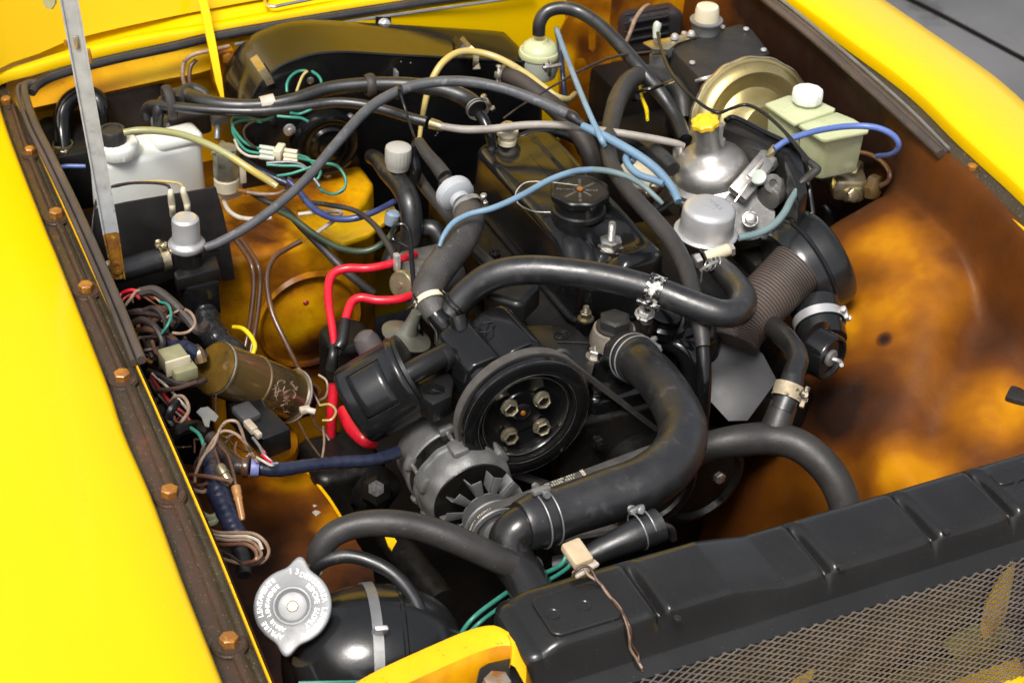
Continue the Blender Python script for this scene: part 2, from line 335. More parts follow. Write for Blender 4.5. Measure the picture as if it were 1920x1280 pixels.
K['mesh']=mat('dark_grey_expanded_metal',(.20,.20,.207),(.14,.14,.145),ns=30,rough=.32,metal=.3,bump=.1)
K['shield']=mat('grey_satin_heat_shield',(.062,.062,.064),(.048,.048,.05),ns=7,rough=.42,rv=.08,bump=.12,bs=500,dust=(.08,.08,.08),dl=-.02,c3=(.012,.012,.012),ns3=9,w3=.60)
K['foam']=mat('aged_foam_block',(.50,.40,.26),(.40,.30,.18),ns=40,rough=.8,bump=.5,bs=300)
K['primer']=mat('rust_red_coating',(.050,.022,.018),(.030,.015,.012),ns=16,rough=.5,bump=.2,c3=(.09,.025,.028),ns3=9,w3=.58)
K['maroon']=mat('reddish_diaphragm_cover',(.20,.07,.07),(.30,.17,.15),ns=30,rough=.45,metal=.3,bump=.2)
K['chrome']=mat('chrome_trim',(.75,.76,.78),(.65,.66,.68),ns=10,rough=.08,rv=.03,metal=1,bump=.0)
K['prop']=mat('galvanised_prop_stay',(.52,.54,.55),(.40,.42,.43),ns=45,rough=.42,rv=.08,metal=.35,bump=.15,c3=(.28,.30,.31),ns3=90,w3=.60)
K['asphalt']=mat('asphalt',(.115,.115,.118),(.08,.08,.083),ns=2.2,rough=.85,bump=.6,bs=70,dust=(.17,.17,.17),c3=(.045,.045,.045),ns3=3.1,w3=.54)
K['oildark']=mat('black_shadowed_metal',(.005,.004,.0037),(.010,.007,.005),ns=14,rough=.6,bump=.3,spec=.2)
# ================================================================ ground and body shell
g=B(); N_=24
g.loft([[(-30,y,-.86),(30,y,-.86)] for y in (-20,40)],N=12,smooth=False)
o=g.mesh('ground',np.zeros(3)); gr=D.objects.new('ground',o); COL.objects.link(gr); gr.data.materials.append(K['asphalt']); gr['kind']='structure'

def off(L,dx,dz,dy=0): return [np.array(p)+np.array((dx,dy,dz)) for p in L]
jl=[P(1640,-28,z=-.859),P(1760,30,z=-.859),P(1925,118,z=-.859)]
q=B().tube(jl,.012,n=6,squash=.2); o=q.mesh('expansion_joint',np.zeros(3)); jo=D.objects.new('expansion_joint',o); COL.objects.link(jo); jo.data.materials.append(K['oildark']); jo['kind']='structure'
# ---- wing on the left of the picture
LE=W([(0,207),(83,427),(100,467),(193,703),(228,807),(280,927),(340,1090),(415,1280)],z=.012)
LE=[LE[0]+np.array((.03,.22,-.002))]+LE+[LE[-1]+np.array((-.01,-.25,0)),LE[-1]+np.array((-.03,-.5,-.01))]
LIP=W([(258,685),(330,848),(400,1010),(455,1145),(510,1280)],z=.002)
LIP=[np.array((-.440,.72,.002)),np.array((-.446,.396,.002)),np.array((-.450,.188,.002))]+LIP+[LIP[-1]+np.array((-.01,-.25,0)),LIP[-1]+np.array((-.03,-.5,0))]
t=thing('front_wing','glossy yellow front wing at the left, rusty bolts along its waxed gutter','car wing',(-.7,0,-.5),'front wings of the car')
b=B().loft([off(LE,.001,-.016),off(LE,.002,-.004),off(LE,-.001,.0),off(LE,-.006,.003),off(LE,-.05,.010),off(LE,-.16,.010),off(LE,-.28,-.006),off(LE,-.38,-.06),off(LE,-.43,-.14),off(LE,-.46,-.4),off(LE,-.44,-.7)],N=70)
part('outer_panel',b,K['yellow'],t,ang=60)
def gut(a,b_,k): 
    A=cr(a,8); Bq=cr(b_,8); L1=np.linspace(0,1,60)
    def rs(c):
        l=np.append(0,np.cumsum(np.linalg.norm(np.diff(c,axis=0),axis=1))); l/=l[-1]
        return np.stack([np.interp(L1,l,c[:,i]) for i in range(3)],1)
    return rs(A),rs(Bq)
A_,B_=gut(LE,LIP,0)
def mixg(f,z): return [p*(1-f)+q*f+np.array((0,0,z-(p[2]*(1-f)+q[2]*f))) for p,q in zip(A_,B_)]
b=B().loft([mixg(-.02,-.006),mixg(.03,-.007),mixg(.24,-.008)],N=60,smooth=False); part('gutter_edge',b,K['gutter2'],t,ang=60)
b=B().loft([mixg(.24,-.008),mixg(.46,-.0085),mixg(.50,-.006),mixg(.54,-.004),mixg(.62,-.0035),mixg(.68,-.0055)],N=60,smooth=False); part('gutter_flange',b,K['gutter'],t,ang=60)
b=B().loft([mixg(.68,-.0055),mixg(.74,-.0062),mixg(.80,-.011),mixg(.88,-.011),mixg(.92,-.008),mixg(.955,-.001)],N=60,smooth=False); part('gutter_channel',b,K['gutter2'],t,ang=60)
b=B().loft([mixg(.955,-.001),mixg(.965,.002),mixg(1.0,.002),mixg(1.01,-.002)],N=60,smooth=False); part('lip',b,K['yellow_edge'],t,ang=60)
def hexbolt(c,ax,r,h,m,parent,washer=0,name='bolt',dome=.08,m2=None,ref=None,wh=None):
    q=B()
    if washer: 
        wh=wh or r*.22
        qq=B().lathe([(washer*1.12,-.001),(washer*1.05,wh*.3),(washer,wh*.4),(washer*.98,wh),(washer*.6,wh)],c,ax,seg=24); c=np.array(c)+unit(ax)*wh
        if parent is not None: part('washer',qq,K['gutter'],parent)
    q.hexa(c,ax,r,h,dome=dome,ref=ref)
    return part(name,q,m,parent) if parent is not None else q
for i,(x,y) in enumerate([(13,190),(57,284),(106,402),(162,540),(230,706),(318,924),(430,1203)]):
    c=P(x,y+5,-.006); tl=(random.uniform(-.05,.05),random.uniform(-.05,.05),1)
    hexbolt(c,tl,random.uniform(.0092,.0099) if i>1 else .0075,.0088,K['rust'],t,washer=.0165 if i>1 else .011,ref=(math.cos(i*1.7),math.sin(i*1.7),0))
# ---- inner side of the left wing
t=thing('inner_wing','dark waxed inner wing wall dropping from the left gutter','inner wing',(-.45,0,-.5))
b=B().loft([off(LIP,.003,-.003),off(LIP,.004,-.03),off(LIP,.000,-.06),off(LIP,-.015,-.12),off(LIP,-.02,-.25),off(LIP,-.02,-.55)],N=60)
K['wax_l']=wax('waxed_inner_wing_paint',bias=-.16,ns=6,seed=3.1,patches=[(-.46,-.35,-.2,.25,.12)],rough=.4)
part('wall',b,K['wax_l'],t,ang=60)
# ---- wing on the right of the picture
RE=W([(1493,0),(1580,63),(1707,157),(1800,247),(1900,337),(1920,357)],z=.015)
RE=[np.array((.755,.86,.012))]+RE+[np.array((.733,-.2,.015)),np.array((.72,-.5,.012)),np.array((.70,-.8,.0))]
RL=W([(1437,0),(1600,135),(1773,293)],z=.002)
RL=[np.array((.727,.80,.002))]+RL+W([(1850,362),(1920,428)],z=.002)+[np.array((.690,-.3,.002)),np.array((.68,-.6,.0))]
t=thing('front_wing','glossy yellow front wing crossing the upper right corner beside the grey ground','car wing',(.9,0,-.5),'front wings of the car')
b=B().loft([off(RE,-.001,-.02),off(RE,-.001,-.004),off(RE,.001,.0),off(RE,.006,.003),off(RE,.05,.004),off(RE,.12,-.004),off(RE,.155,-.018),off(RE,.185,-.045),off(RE,.205,-.10),off(RE,.21,-.3),off(RE,.19,-.7)],N=70)
part('outer_panel',b,K['yellow'],t,ang=60)
A_,B_=gut(RE,RL,0)
b=B().loft([mixg(-.02,-.006),mixg(.1,-.012),mixg(.45,-.014),mixg(.5,-.010),mixg(.8,-.009),mixg(.97,-.001)],N=60,smooth=False); part('gutter_flange',b,K['gutter2'],t,ang=60)
b=B().loft([mixg(.96,-.001),mixg(.98,.0025),mixg(1.04,.0025),mixg(1.06,-.002)],N=60,smooth=False); part('lip',b,K['yellow_edge'],t,ang=60)
for (x,y) in [(1822,318)]: hexbolt(P(x,y,-.012),Z,.0075,.006,K['rust'],t,washer=.011)
# ---- inner wheel arch on the right: one pressed panel under amber wax
def arch(x,y):
    s=lambda a: max(0.,min(1.,a)); sm=lambda a: s(a)**2*(3-2*s(a))
    z=-.004-.085*sm((.716-x)/.045)-.03*sm((.70-x)/.10)
    z-=.10*sm((.62-x)/.24)
    z+=.035*math.exp(-((x-.63)/.09)**2-((y-.06)/.17)**2)
    # crease in front of the dome
    d=((x-.475)*.635-(y+.255)*-.0-(0))
    ux,uy=.772,.635; px_,py_=x-.475,y+.255; dist=px_*-uy+py_*ux
    e_=sm((.716-x)/.06); z-=.040*e_*math.exp(-(dist/.042)**2)*sm((x-.42)/.1)
    z-=.04*e_*sm(-dist/.09)
    z-=.30*sm((.45-x)/.15)
    z-=.26*sm((y-.15)/.20)*sm((.714-x)/.025)
    return z
b=B(); nx,ny=90,120; ys=np.linspace(.86,-.60,ny)
_rl=sorted([(p[1],p[0]) for p in RL])
def lipx(y): return float(np.interp(y,[a for a,_ in _rl],[b_ for _,b_ in _rl]))+.0015
b.add([(lipx(y)+(.30-lipx(y))*k,y,arch(.716+(.30-.716)*k,y)) for k in np.linspace(0,1,nx) for y in ys],[(i*ny+j,i*ny+j+1,(i+1)*ny+j+1,(i+1)*ny+j) for i in range(nx-1) for j in range(ny-1)])
q1=P(1690,500,-.13); q2=P(1700,640,-.15); q3=P(1800,700,-.17); q4=P(1900,800,-.2); q5=P(1620,380,-.13)
K['wax_r']=wax('waxed_wheel_arch_paint',bias=-.13,ns=4.5,seed=1.2,rough=.40,grit=.05,coat=.0,mid=.08,dk=.10,amp=.34,patches=[(*P(1690,500,-.13),.11,.26),(*P(1745,600,-.15),.10,.20),(*P(1650,600,-.15),.08,.10),(*P(1560,620,-.17),.05,.16),(*P(1885,800,-.2),.10,.24),(*P(1700,885,-.2),.09,.20),(*P(1620,870,-.2),.05,.14),(*P(1655,630,-.14),.016,-.30),(*P(1520,760,-.22),.08,-.14),(*P(1610,770,-.2),.08,-.12),(*P(1855,620,-.13),.08,-.10),(*P(1640,380,-.1),.10,-.04),(.71,.48,-.15,.34,-.42),(.66,.40,-.3,.2,-.2)])  # last two patches paint the dark void at the rear into the wax colour
t=thing('wheel_arch','amber waxed inner wheel arch with a bright orange dome, right of the black air intake','wheel arch',(.6,0,-.5))
part('pressed_panel',b,K['wax_r'],t,ang=60)
q=B().box(P(1925,738,-.15),(.05,.045,.010),(unit((.77,.63,0)),unit((-.63,.77,0)),Z),.003); part('pad',q,K['matte'],t,'grey rubber pad')
# ---- lower body: floor tray, rails
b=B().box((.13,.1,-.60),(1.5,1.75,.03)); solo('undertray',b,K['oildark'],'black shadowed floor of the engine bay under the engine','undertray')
# ---- bulkhead behind the engine
K['wax_bl']=wax('orange_waxed_bulkhead',bias=.20,ns=5,seed=5.2,rough=.3,grit=.05,patches=[(-.30,.8,-.10,.10,-.10),(-.15,.8,-.06,.12,.08)])
K['wax_br']=wax('orange_brown_waxed_bracket',bias=.03,ns=9,seed=8.2,rough=.35,grit=.2,patches=[(.49,.78,-.17,.10,.10)])
t=thing('bulkhead','yellow and orange bulkhead wall behind the heater box','bulkhead',(.1,.82,-.5))
b=B()
rows=[]
for z in (.0,-.01,-.03,-.05,-.06,-.08,-.13,-.2,-.4,-.56):
    bul=.022*math.exp(-((z+.05)/.02)**2)-.012*math.exp(-((z+.075)/.012)**2)
    rows.append([(x,.845-.02*max(0,(-x-.2)/.25)-bul*1.3*max(0,min(1,(-.05-x)/.1)),z) for x in np.linspace(-.46,.02,20)])
b.loft(rows,N=40); part('left_panel',b,K['wax_bl'],t,ang=60)
b=B().box((.24,.815,-.28),(.44,.03,.56)); part('middle_panel',b,K['yellow'],t)
b=B().box((.62,.875,-.28),(.33,.03,.58)); part('right_panel',b,K['wax_br'],t)
# perforated support plate, front skin with holes cut as real openings
def plate_holes(outer,holes,ywall,thick,res=26):
    """flat plate at y=ywall; outer and holes are lists of (x,z)"""
    bm=bmesh.new()
    import mathutils
    from mathutils.geometry import delaunay_2d_cdt
    vs=[];ed=[]
    for L in [outer]+holes:
        n0=len(vs); vs+= [Vector((a,c)) for a,c in L]; ed+=[(n0+i,n0+(i+1)%len(L)) for i in range(len(L))]
    r=delaunay_2d_cdt(vs,ed,[],0,1e-6)
    def inside(p,L):
        c=False;n=len(L)
        for i in range(n):
            a,b_=L[i],L[(i+1)%n]
            if (a[1]>p[1])!=(b_[1]>p[1]) and p[0]<(b_[0]-a[0])*(p[1]-a[1])/(b_[1]-a[1])+a[0]: c=not c
        return c
    V=[bm.verts.new((v[0],ywall,v[1])) for v in r[0]]
    for f in r[2]:
        ce=(sum(r[0][i][0] for i in f)/len(f),sum(r[0][i][1] for i in f)/len(f))
        if inside(ce,outer) and not any(inside(ce,h) for h in holes):
            try: bm.faces.new([V[i] for i in f])
            except ValueError: pass
    ret=bmesh.ops.extrude_face_region(bm,geom=bm.faces[:]); 
    for e in ret['geom']:
        if isinstance(e,bmesh.types.BMVert): e.co.y+=thick
    return B().frombm(bm)
def xz(px,py,y): p=P(px,py,y=y); return (p[0],p[2])
def circ(px,py,rx,ry,y,n=20): return [xz(px+rx*math.cos(a),py+ry*math.sin(a),y) for a in np.linspace(0,2*math.pi,n,endpoint=False)]
yb=.74
ou=[xz(a,c,yb) for a,c in [(1062,-20),(1066,30),(1050,60),(1045,110),(1050,170),(1040,235),(1075,275),(1135,285),(1160,200),(1146,120),(1143,40),(1150,-30)]]
sl_=[xz(a,c,yb) for a,c in [(1103,40),(1112,36),(1119,44),(1118,90),(1112,98),(1104,92)]]
b=plate_holes(ou,[sl_,circ(1089,122,12,13,yb),circ(1103,176,18,22,yb)],yb,.004)
K['wax_pl']=wax('orange_waxed_plate',bias=.06,ns=8,seed=2.2,rough=.3,grit=.15,patches=[(*P(1055,120,y=.74),.045,.35),(*P(1120,80,y=.74),.05,-.10)])
t2=thing('support_plate','orange brown waxed plate with a slot and round holes, left of the brake servo box','bracket',(.5,.75,-.3))
part('plate',b,K['wax_pl'],t2)
# ---- scuttle (cowl) panel and its trims
t=thing('scuttle_panel','yellow scuttle panel running behind the black weather seal at the top','body panel',(0,.85,0))
cs=W([(-60,190),(0,145),(60,128),(128,108),(200,90),(300,70),(387,57),(500,36),(650,10),(800,-12),(1000,-40)],z=.012)
rows=[off(cs,0,-.012),cs,off(cs,0,.003,.004),off(cs,0,.003,.016),off(cs,0,-.002,.024),off(cs,0,-.002,.030),off(cs,0,.006,.040),off(cs,0,.008,.052),off(cs,0,.010,.075),off(cs,0,.012,.12),off(cs,0,.014,.30)]
b=B().loft(rows,N=60); part('panel',b,K['yellow'],t,ang=60)
b=B(); q0=P(497,6,.024); q1=P(660,-14,.024); d_=unit(q1-q0)
b.tube([P(660,-16,.026),P(540,8,.026),P(513,13,.026),P(499,8,.026),P(497,-6,.026)],.0028,n=10,per=6); part('chrome_trim',b,K['chrome'],t)
b=B().tube([P(440,84,.0),P(560,62,.0),P(650,42,.0),P(800,20,.0),P(900,6,.0),P(1000,-10,.0)],.0026,n=8); part('flange_edge',b,K['grey'],t,'pale grey flange edge')
# ---- bonnet held open behind
t=thing('bonnet','open yellow bonnet standing up behind the engine bay, only its hinge edge in view','bonnet',(0,.93,.02))
hp=W([(-60,165),(0,126),(60,106),(120,80),(180,63),(300,36),(420,12),(520,-8)],z=.022)
he=[p+np.array((0,.006,0)) for p in hp]+[np.array((.3,.95,.022)),np.array((.78,.92,.022))]
U_=unit((0,math.cos(RAD(66)),math.sin(RAD(66)))); NN=np.cross(X,U_)
def bo(u,n_): return [p+U_*u-NN*n_*-1 for p in he]
b=B().loft([bo(0,.004),bo(0,-.004),bo(.004,-.010),bo(.022,-.011),bo(.034,-.006),bo(.040,.004),bo(.050,.008),bo(.20,.008),bo(.40,.008),bo(.60,.008)],N=50); part('inner_frame',b,K['yellow'],t,ang=60)
b=B().loft([bo(-.002,.012),bo(.3,.03),bo(.61,.012)],N=30); part('outer_skin',b,K['yellow'],t,ang=60)
# ---- rubber weather seals
def seal(L,rr,m,label,dx,group='rubber weather seals round the engine bay',extra=None):
    q=B(); w_=[P(*p) for p in L]
    q.tube([p+np.array((-dx[0],-dx[1],0)) for p in w_],rr*.85,n=12,per=8,squash=.7)
    q.tube([p+np.array((dx[0],dx[1],.001)) for p in w_],rr,n=12,per=8)
    return solo('weather_seal',q,m,label,'rubber seal',group,ang=50)
seal([(62,158,.006),(46,160,.008),(40,168,.008),(44,192,.008),(62,240,.008),(92,300,.008),(136,392,.008),(180,490,.008),(222,588,.008),(258,678,.008)],.0058,K['seal'],'brownish perished rubber seal lying along the left gutter','' or (.0048,0))
seal([(58,172,.004),(70,158,.006),(100,142,.008),(160,124,.008),(230,107,.008),(320,88,.008),(400,69,.008),(500,51,.008),(650,26,.008),(800,3,.008),(920,-14,.008),(1010,-28,.008)],.0062,K['sealblk'],'black rubber seal along the front of the yellow scuttle panel',(0,-.0055))
seal([(1390,-40,.006),(1435,-4,.008),(1520,64,.008),(1610,143,.008),(1691,217,.008),(1770,289,.008)],.0066,K['seal'],'dark rubber seal running down the right gutter, ending in an open tube',(-.0055,0))
q=B().t([(1438,-20,.016),(1500,28,.016),(1600,112,.016),(1700,200,.016),(1780,280,.016)],3.2,n=8); solo('seal_lip',q,K['grey'],'thin pale edge strip on the right hand rubber seal','seal strip')
# seal end openings
# ================================================================ engine
def rrect(a,b_,rc,n=8):
    rc=max(1e-4,min(rc,a,b_)); L=[]
    for (sx,sy,a0) in ((1,1,0),(-1,1,90),(-1,-1,180),(1,-1,270)):
        for k in range(n+1):
            t=RAD(a0+90*k/n); L.append((sx*(a-rc)+rc*math.cos(t),sy*(b_-rc)+rc*math.sin(t)))
        # straight side mid points
        nx_={0:(-1,1),90:(-1,-1),180:(1,-1),270:(1,1)}[a0]
        p0=L[-1]; q0=(nx_[0]*(a-rc)+rc*math.cos(RAD(a0+90)),nx_[1]*(b_-rc)+rc*math.sin(RAD(a0+90)))
        for k in range(1,14): L.append((p0[0]+(q0[0]-p0[0])*k/14,p0[1]+(q0[1]-p0[1])*k/14))
    return L
def domed(mb,c,a,b_,rc,h,re,top=None,axes=None,draft=0.,n=8,rings=9,inner=14,flange=None):
    """pressed or moulded box: rounded-rectangle footprint, rounded upper edge of radius re, height h, top(x,y) added to the crown"""
    ax=axes or (X,Y,Z); c=np.array(c,float); R=[]
    def ring(d,z,f):
        o=[]
        for (x,y) in rrect(max(a-d,1e-3),max(b_-d,1e-3),max(rc-d,1e-3),n):
            zz=z+(top(x,y)*f if top else 0); o.append(c+ax[0]*x+ax[1]*y+ax[2]*zz)
        return o
    if flange: R+= [ring(-flange[0],0,0),ring(-flange[0],flange[1],0),ring(-.001,flange[1],0)]
    else: R.append(ring(0,0,0))
    for k in range(1,6): R.append(ring(draft*k/6.*1.,(h-re)*k/6.,k/6.*.9))
    for k in range(rings+1):
        t=math.pi/2*k/rings; R.append(ring(draft+re*(1-math.cos(t)),h-re+re*math.sin(t),.9+.1*k/rings))
    m=min(a,b_)-draft-re
    for k in range(1,inner+1): R.append(ring(draft+re+m*k/inner*.999,h,1))
    return mb.rings(R)
def cyl(mb,c0,c1,r,bev=.002,seg=32,r1=None):
    c0=np.array(c0,float);c1=np.array(c1,float);h=np.linalg.norm(c1-c0); r1=r1 or r
    return mb.lathe([(max(r-bev,1e-4),0),(r-bev*.3,bev*.3),(r,bev),(r1,h-bev),(r1-bev*.3,h-bev*.3),(max(r1-bev,1e-4),h)],c0,c1-c0,seg=seg)
def nutstud(parent,c,ax,rn=.0085,hn=.008,rs=.0038,hs=.012,m=None,washer=.011,ref=None):
    m=m or K['zinc']; c=np.array(c,float); ax=unit(ax); q=B()
    q.lathe([(washer,0),(washer,.0018),(rn,.0018)],c,ax,seg=24); q.hexa(c+ax*.0018,ax,rn,hn,ref=ref)
    part('nut',q,m,parent)
    if hs: part('stud',B().stud(c+ax*(hn+.0018),ax,rs,hs),m,parent)

t=thing('engine_block','dark oily engine block and cylinder head below the black rocker cover','engine',(.19,.22,-.5))
b=B().box((.195,.245,-.36),(.27,.44,.34),bev=.01); part('block',b,K['dark'],t)
b=B().box((.185,.24,-.145),(.22,.43,.055),bev=.006); part('cylinder_head',b,K['dark'],t)
for (x,y) in [(988,545),(928,470)]:
    c=P(x,y+14,-.115); nutstud(t,c,Z,.0085,.009,.0045,.006,K['dark'],.012,ref=(1,.3,0))
    cyl(B(),c,c-Z*.03,.011)
q=B(); cyl(q,P(988,570,-.145),P(988,560,-.118),.013); cyl(q,P(928,496,-.145),P(928,486,-.118),.013); part('bolt_boss',q,K['dark'],t,kind='stuff')
# ---- rocker cover
stud_=P(1145,462,-.052)
def sm(a): a=max(0.,min(1.,a)); return a*a*(3-2*a)
cc=np.array((.2005,.262,-.115))
def ctop(x,y):
    X_,Y_=x+cc[0],y+cc[1]; z=0.
    # low shelf round the front stud, running out over the left front corner
    d=math.hypot((X_-stud_[0])/.030,(Y_-stud_[1])/.030); z-=.019*sm(1.25-d*.72)
    u=(X_-.165)*.55+(Y_-.148); z-=.024*sm(-u/.022)*sm((.205-X_)/.03)
    # raised oil filler seat
    z+=.003*math.exp(-((X_-.185)/.05)**2-((Y_-.235)/.05)**2)
    # shallow rear dip beside the breather and long pressed crease
    z-=.006*math.exp(-((X_-.178)/.016)**2-((Y_-.415)/.02)**2)
    z+=.0025*sm((X_-.222)/.006)*sm((Y_-.27)/.03)
    z-=.016*sm((X_-.262)/.014)*sm((Y_-.30)/.02)*.6
    return z
t=thing('rocker_cover','long glossy black rocker cover with oil filler cap and studs, centre of the engine','rocker cover',(.2,.26,-.115))
b=domed(B(),cc,.067,.188,.030,.082,.014,top=ctop,draft=.006,n=10,rings=10,inner=36,flange=(.008,.004))
part('cover',b,K['gloss'],t,ang=70)
# oil filler cap, scalloped edge
cb=P(1085,397,-.034); lob=lambda th,i: 1+.035*math.cos(8*th) if i in (4,5,6,7) else 1
b=B().lathe([(.0365,0),(.0365,.006),(.0335,.008),(.0335,.022),(.0385,.0245),(.0395,.027),(.0395,.0335),(.0375,.0355),(.034,.0358),(.0335,.0345),(.004,.0345)],cb,Z,seg=96,mod=lob)
t=thing('oil_filler_cap','round black oil filler cap with scalloped rim and moulded lettering','oil cap',cb)
part('cap',b,K['satin'],t)
b=B().lathe([(.0045,.034),(.0045,.037),(.003,.038)],cb,Z,seg=20); part('rivet',b,K['rust'],t)
b=B()
for k,s in enumerate(['FERMER','SERRER','CLOSE','TIGHTEN','OUVRIR','SCHLIESSEN','OPEN','HUILE']):
    th=RAD(20+45*k); rad=np.array((math.cos(th),math.sin(th),0)); tg=np.array((-math.sin(th),math.cos(th),0))
    for i,chh in enumerate(s[:7]): put(b,chh,cb+Z*.0346+rad*(.009+.0034*i)-tg*.002,rad,tg,Z,.0052)
part('lettering',b,K['stampd'],t)
b=B().t([(1084,348,.004),(1060,345,.004),(1020,341,.006),(985,343,.004),(967,362,-.004),(972,382,-.012),(1000,396,-.026),(1032,398,-.028)],1.3,n=6); part('retaining_wire',b,K['zinc'],t)
# cover studs
t2=D.objects['rocker_cover']
nutstud(t2,stud_-Z*.000,Z,.0155,.010,.0052,.026,K['zinc'],.022,ref=(1,.2,0))
q=B().lathe([(.027,-.004),(.027,.0),(.020,.0015)],stud_,Z,seg=32); part('washer',q,K['gloss'],t2)
rs=P(951,268,-.036); q=B().lathe([(.0135,0),(.0135,.006),(.0105,.007),(.0105,.014),(.0155,.0145),(.0155,.020),(.011,.0205)],rs,Z,seg=32); part('washer',q,K['cream'],t2)
q=B().hexa(rs+Z*.0205,Z,.010,.011,ref=(1,.4,0),dome=.15); part('nut',q,K['zinc'],t2)
# breather pipe of the cover
b=B().t([(921,287,-.04,10),(922,272,-.03,10),(918,252,-.014,10),(908,228,-.001,11),(900,215,.004,11)],10); part('breather_pipe',b,K['gloss'],t2)
b=B().t([(968,262,-.05,9),(1000,250,-.043,9),(1040,248,-.044,9),(1078,262,-.055,9),(1092,285,-.08,9)],9); part('rear_pipe',b,K['gloss'],t2)
# ---- belts
def tangent_belt(C,y,w_,th,m,label,cat='drive belt',group=None):
    """belt round circles C=[(x,z,r)] in anticlockwise order seen from the front"""
    pts=[]; n=len(C)
    tan=[]
    for i in range(n):
        (x0,z0,r0),(x1,z1,r1)=C[i],C[(i+1)%n]; dx,dz=x1-x0,z1-z0; L=math.hypot(dx,dz)
        al=math.atan2(dz,dx); be=math.acos((r0-r1)/L); tan.append(al-be)
    for i in range(n):
        a0=tan[i-1]; a1=tan[i]
        while a1<a0: a1+=2*math.pi
        k=max(4,int((a1-a0)/.12))
        for j in range(k+1):
            a=a0+(a1-a0)*j/k; pts.append((C[i][0]+C[i][2]*math.cos(a),C[i][1]+C[i][2]*math.sin(a),math.cos(a),math.sin(a)))
    R=[]
    for (x,z,nx_,nz_) in pts:
        o=[]
        for (dy,dn) in ((-w_/2,0),(-w_/2*.8,-th),(w_/2*.8,-th),(w_/2,0),(w_/2*.6,.0004),(-w_/2*.6,.0004)):
            o.append((x+nx_*dn,y+dy,z+nz_*dn))
        R.append(o)
    q=B().rings(R,closed=True); return q
ya=-.072
pc=P(988,784,y=-.08); AX,AZ=pc[0],pc[2]
cpx=P(1222,915,y=-.10); CXp,CZp=cpx[0],cpx[2]
al=P(932,996,y=-.165); LX,LZ=al[0],al[2]
FR=-Y
# ---- air pump pulley
t=thing('pump_pulley','large black dished pulley with four bright bolts at the front of the engine','pulley',(AX,ya,AZ))
prof=[(.030,-.030),(.074,-.028),(.0835,-.026),(.0835,-.0245),(.076,-.020),(.076,-.012),(.0845,-.006),(.0845,.0),(.082,.0022),(.0655,.0028),(.0625,.0010),(.0615,-.0035),(.0600,-.0065),(.0585,-.004),(.0570,-.0036),(.0555,-.006),(.0530,-.0150),(.050,-.0165),(.030,-.0165),(.0285,-.0145),(.013,-.0145)]
b=B().lathe(prof,(AX,-.08,AZ),FR,seg=96,ref=Z); part('wheel',b,K['gloss'],t,ang=40)
b=B().lathe([(.012,-.015),(.012,-.0135),(.009,-.0115),(.004,-.0115),(.0035,-.014)],(AX,-.08,AZ),FR,seg=24); part('hub',b,K['satin'],t)
q=B().lathe([(.0035,0),(.003,.002),(.001,.0024)],(AX,-.0682,AZ),FR,seg=12); part('centre_pin',q,K['rust'],t)
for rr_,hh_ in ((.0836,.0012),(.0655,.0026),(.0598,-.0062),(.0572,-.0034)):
    b=B().tube([(AX+rr_*math.cos(a),-.08-hh_,AZ+rr_*math.sin(a)) for a in np.linspace(0,2*math.pi,72,endpoint=False)],.00045,n=6,per=1,closed=True); part('highlight_ring',b,mat('ring_highlight_metal',(.30,.29,.27),(.05,.045,.04),ns=40,rough=.35,metal=.8) if 'worn' not in K else K['worn'],t); K.setdefault('worn',D.materials['ring_highlight_metal'])  # thin paler rings painted in as highlights along rim and dish edges

for (px,py) in [(960,770),(1021,755),(1020,806),(960,823)]:
    c=P(px,py,y=-.0800)+Y*.0135-(np.array(P(px,py,y=-.0665))-P(px,py,y=-.08))*0
    c=P(px,py,y=-.0765)+Y*.010
    q=B().lathe([(.0112,0),(.0112,.0018),(.0098,.0026)],c,FR,seg=24); q.lathe([(.0102,.002),(.0102,.0095),(.0095,.0104),(.0078,.0104),(.0070,.0092),(.0068,.0045),(.001,.0045)],c,FR,seg=6,ref=(random.uniform(-1,1),0,1)); bo_=part('bolt',q,mat('pale_passivated_bolt',(.72,.66,.50),(.55,.48,.32),ns=30,rough=.22,rv=.05,metal=.9,bump=.03) if 'pale_b' not in K else K['pale_b'],t); K.setdefault('pale_b',bo_.data.materials[0])
    q=B().lathe([(.0066,.0062),(.0066,.0050),(.001,.0049)],c,FR,seg=20); part('socket',q,K['oildark'],bo_)
b=tangent_belt([(AX,AZ,.0862),(CXp,CZp,.062)][::-1],-.0625,.0135,.006,None,None)
q=b; 
t=thing('drive_belt','worn ribbed drive belt running over the large dished pulley','drive belt',(AX,-.06,AZ),'drive belts')
part('belt_band',q,K['belt'],t)
q=B()   # moulded cogs on the belt edge
for k in range(150):
    a=RAD(5+200*k/150.); 
    c=np.array((AX+.0862*math.cos(a),-.0625,AZ+.0862*math.sin(a))); n_=np.array((math.cos(a),0,math.sin(a))); tg=np.array((-math.sin(a),0,math.cos(a)))
    q.box(c+n_*.0006,(.0014,.0125,.0012),(tg,Y,n_))
part('cog',q,K['beltrib'],t,kind='stuff')
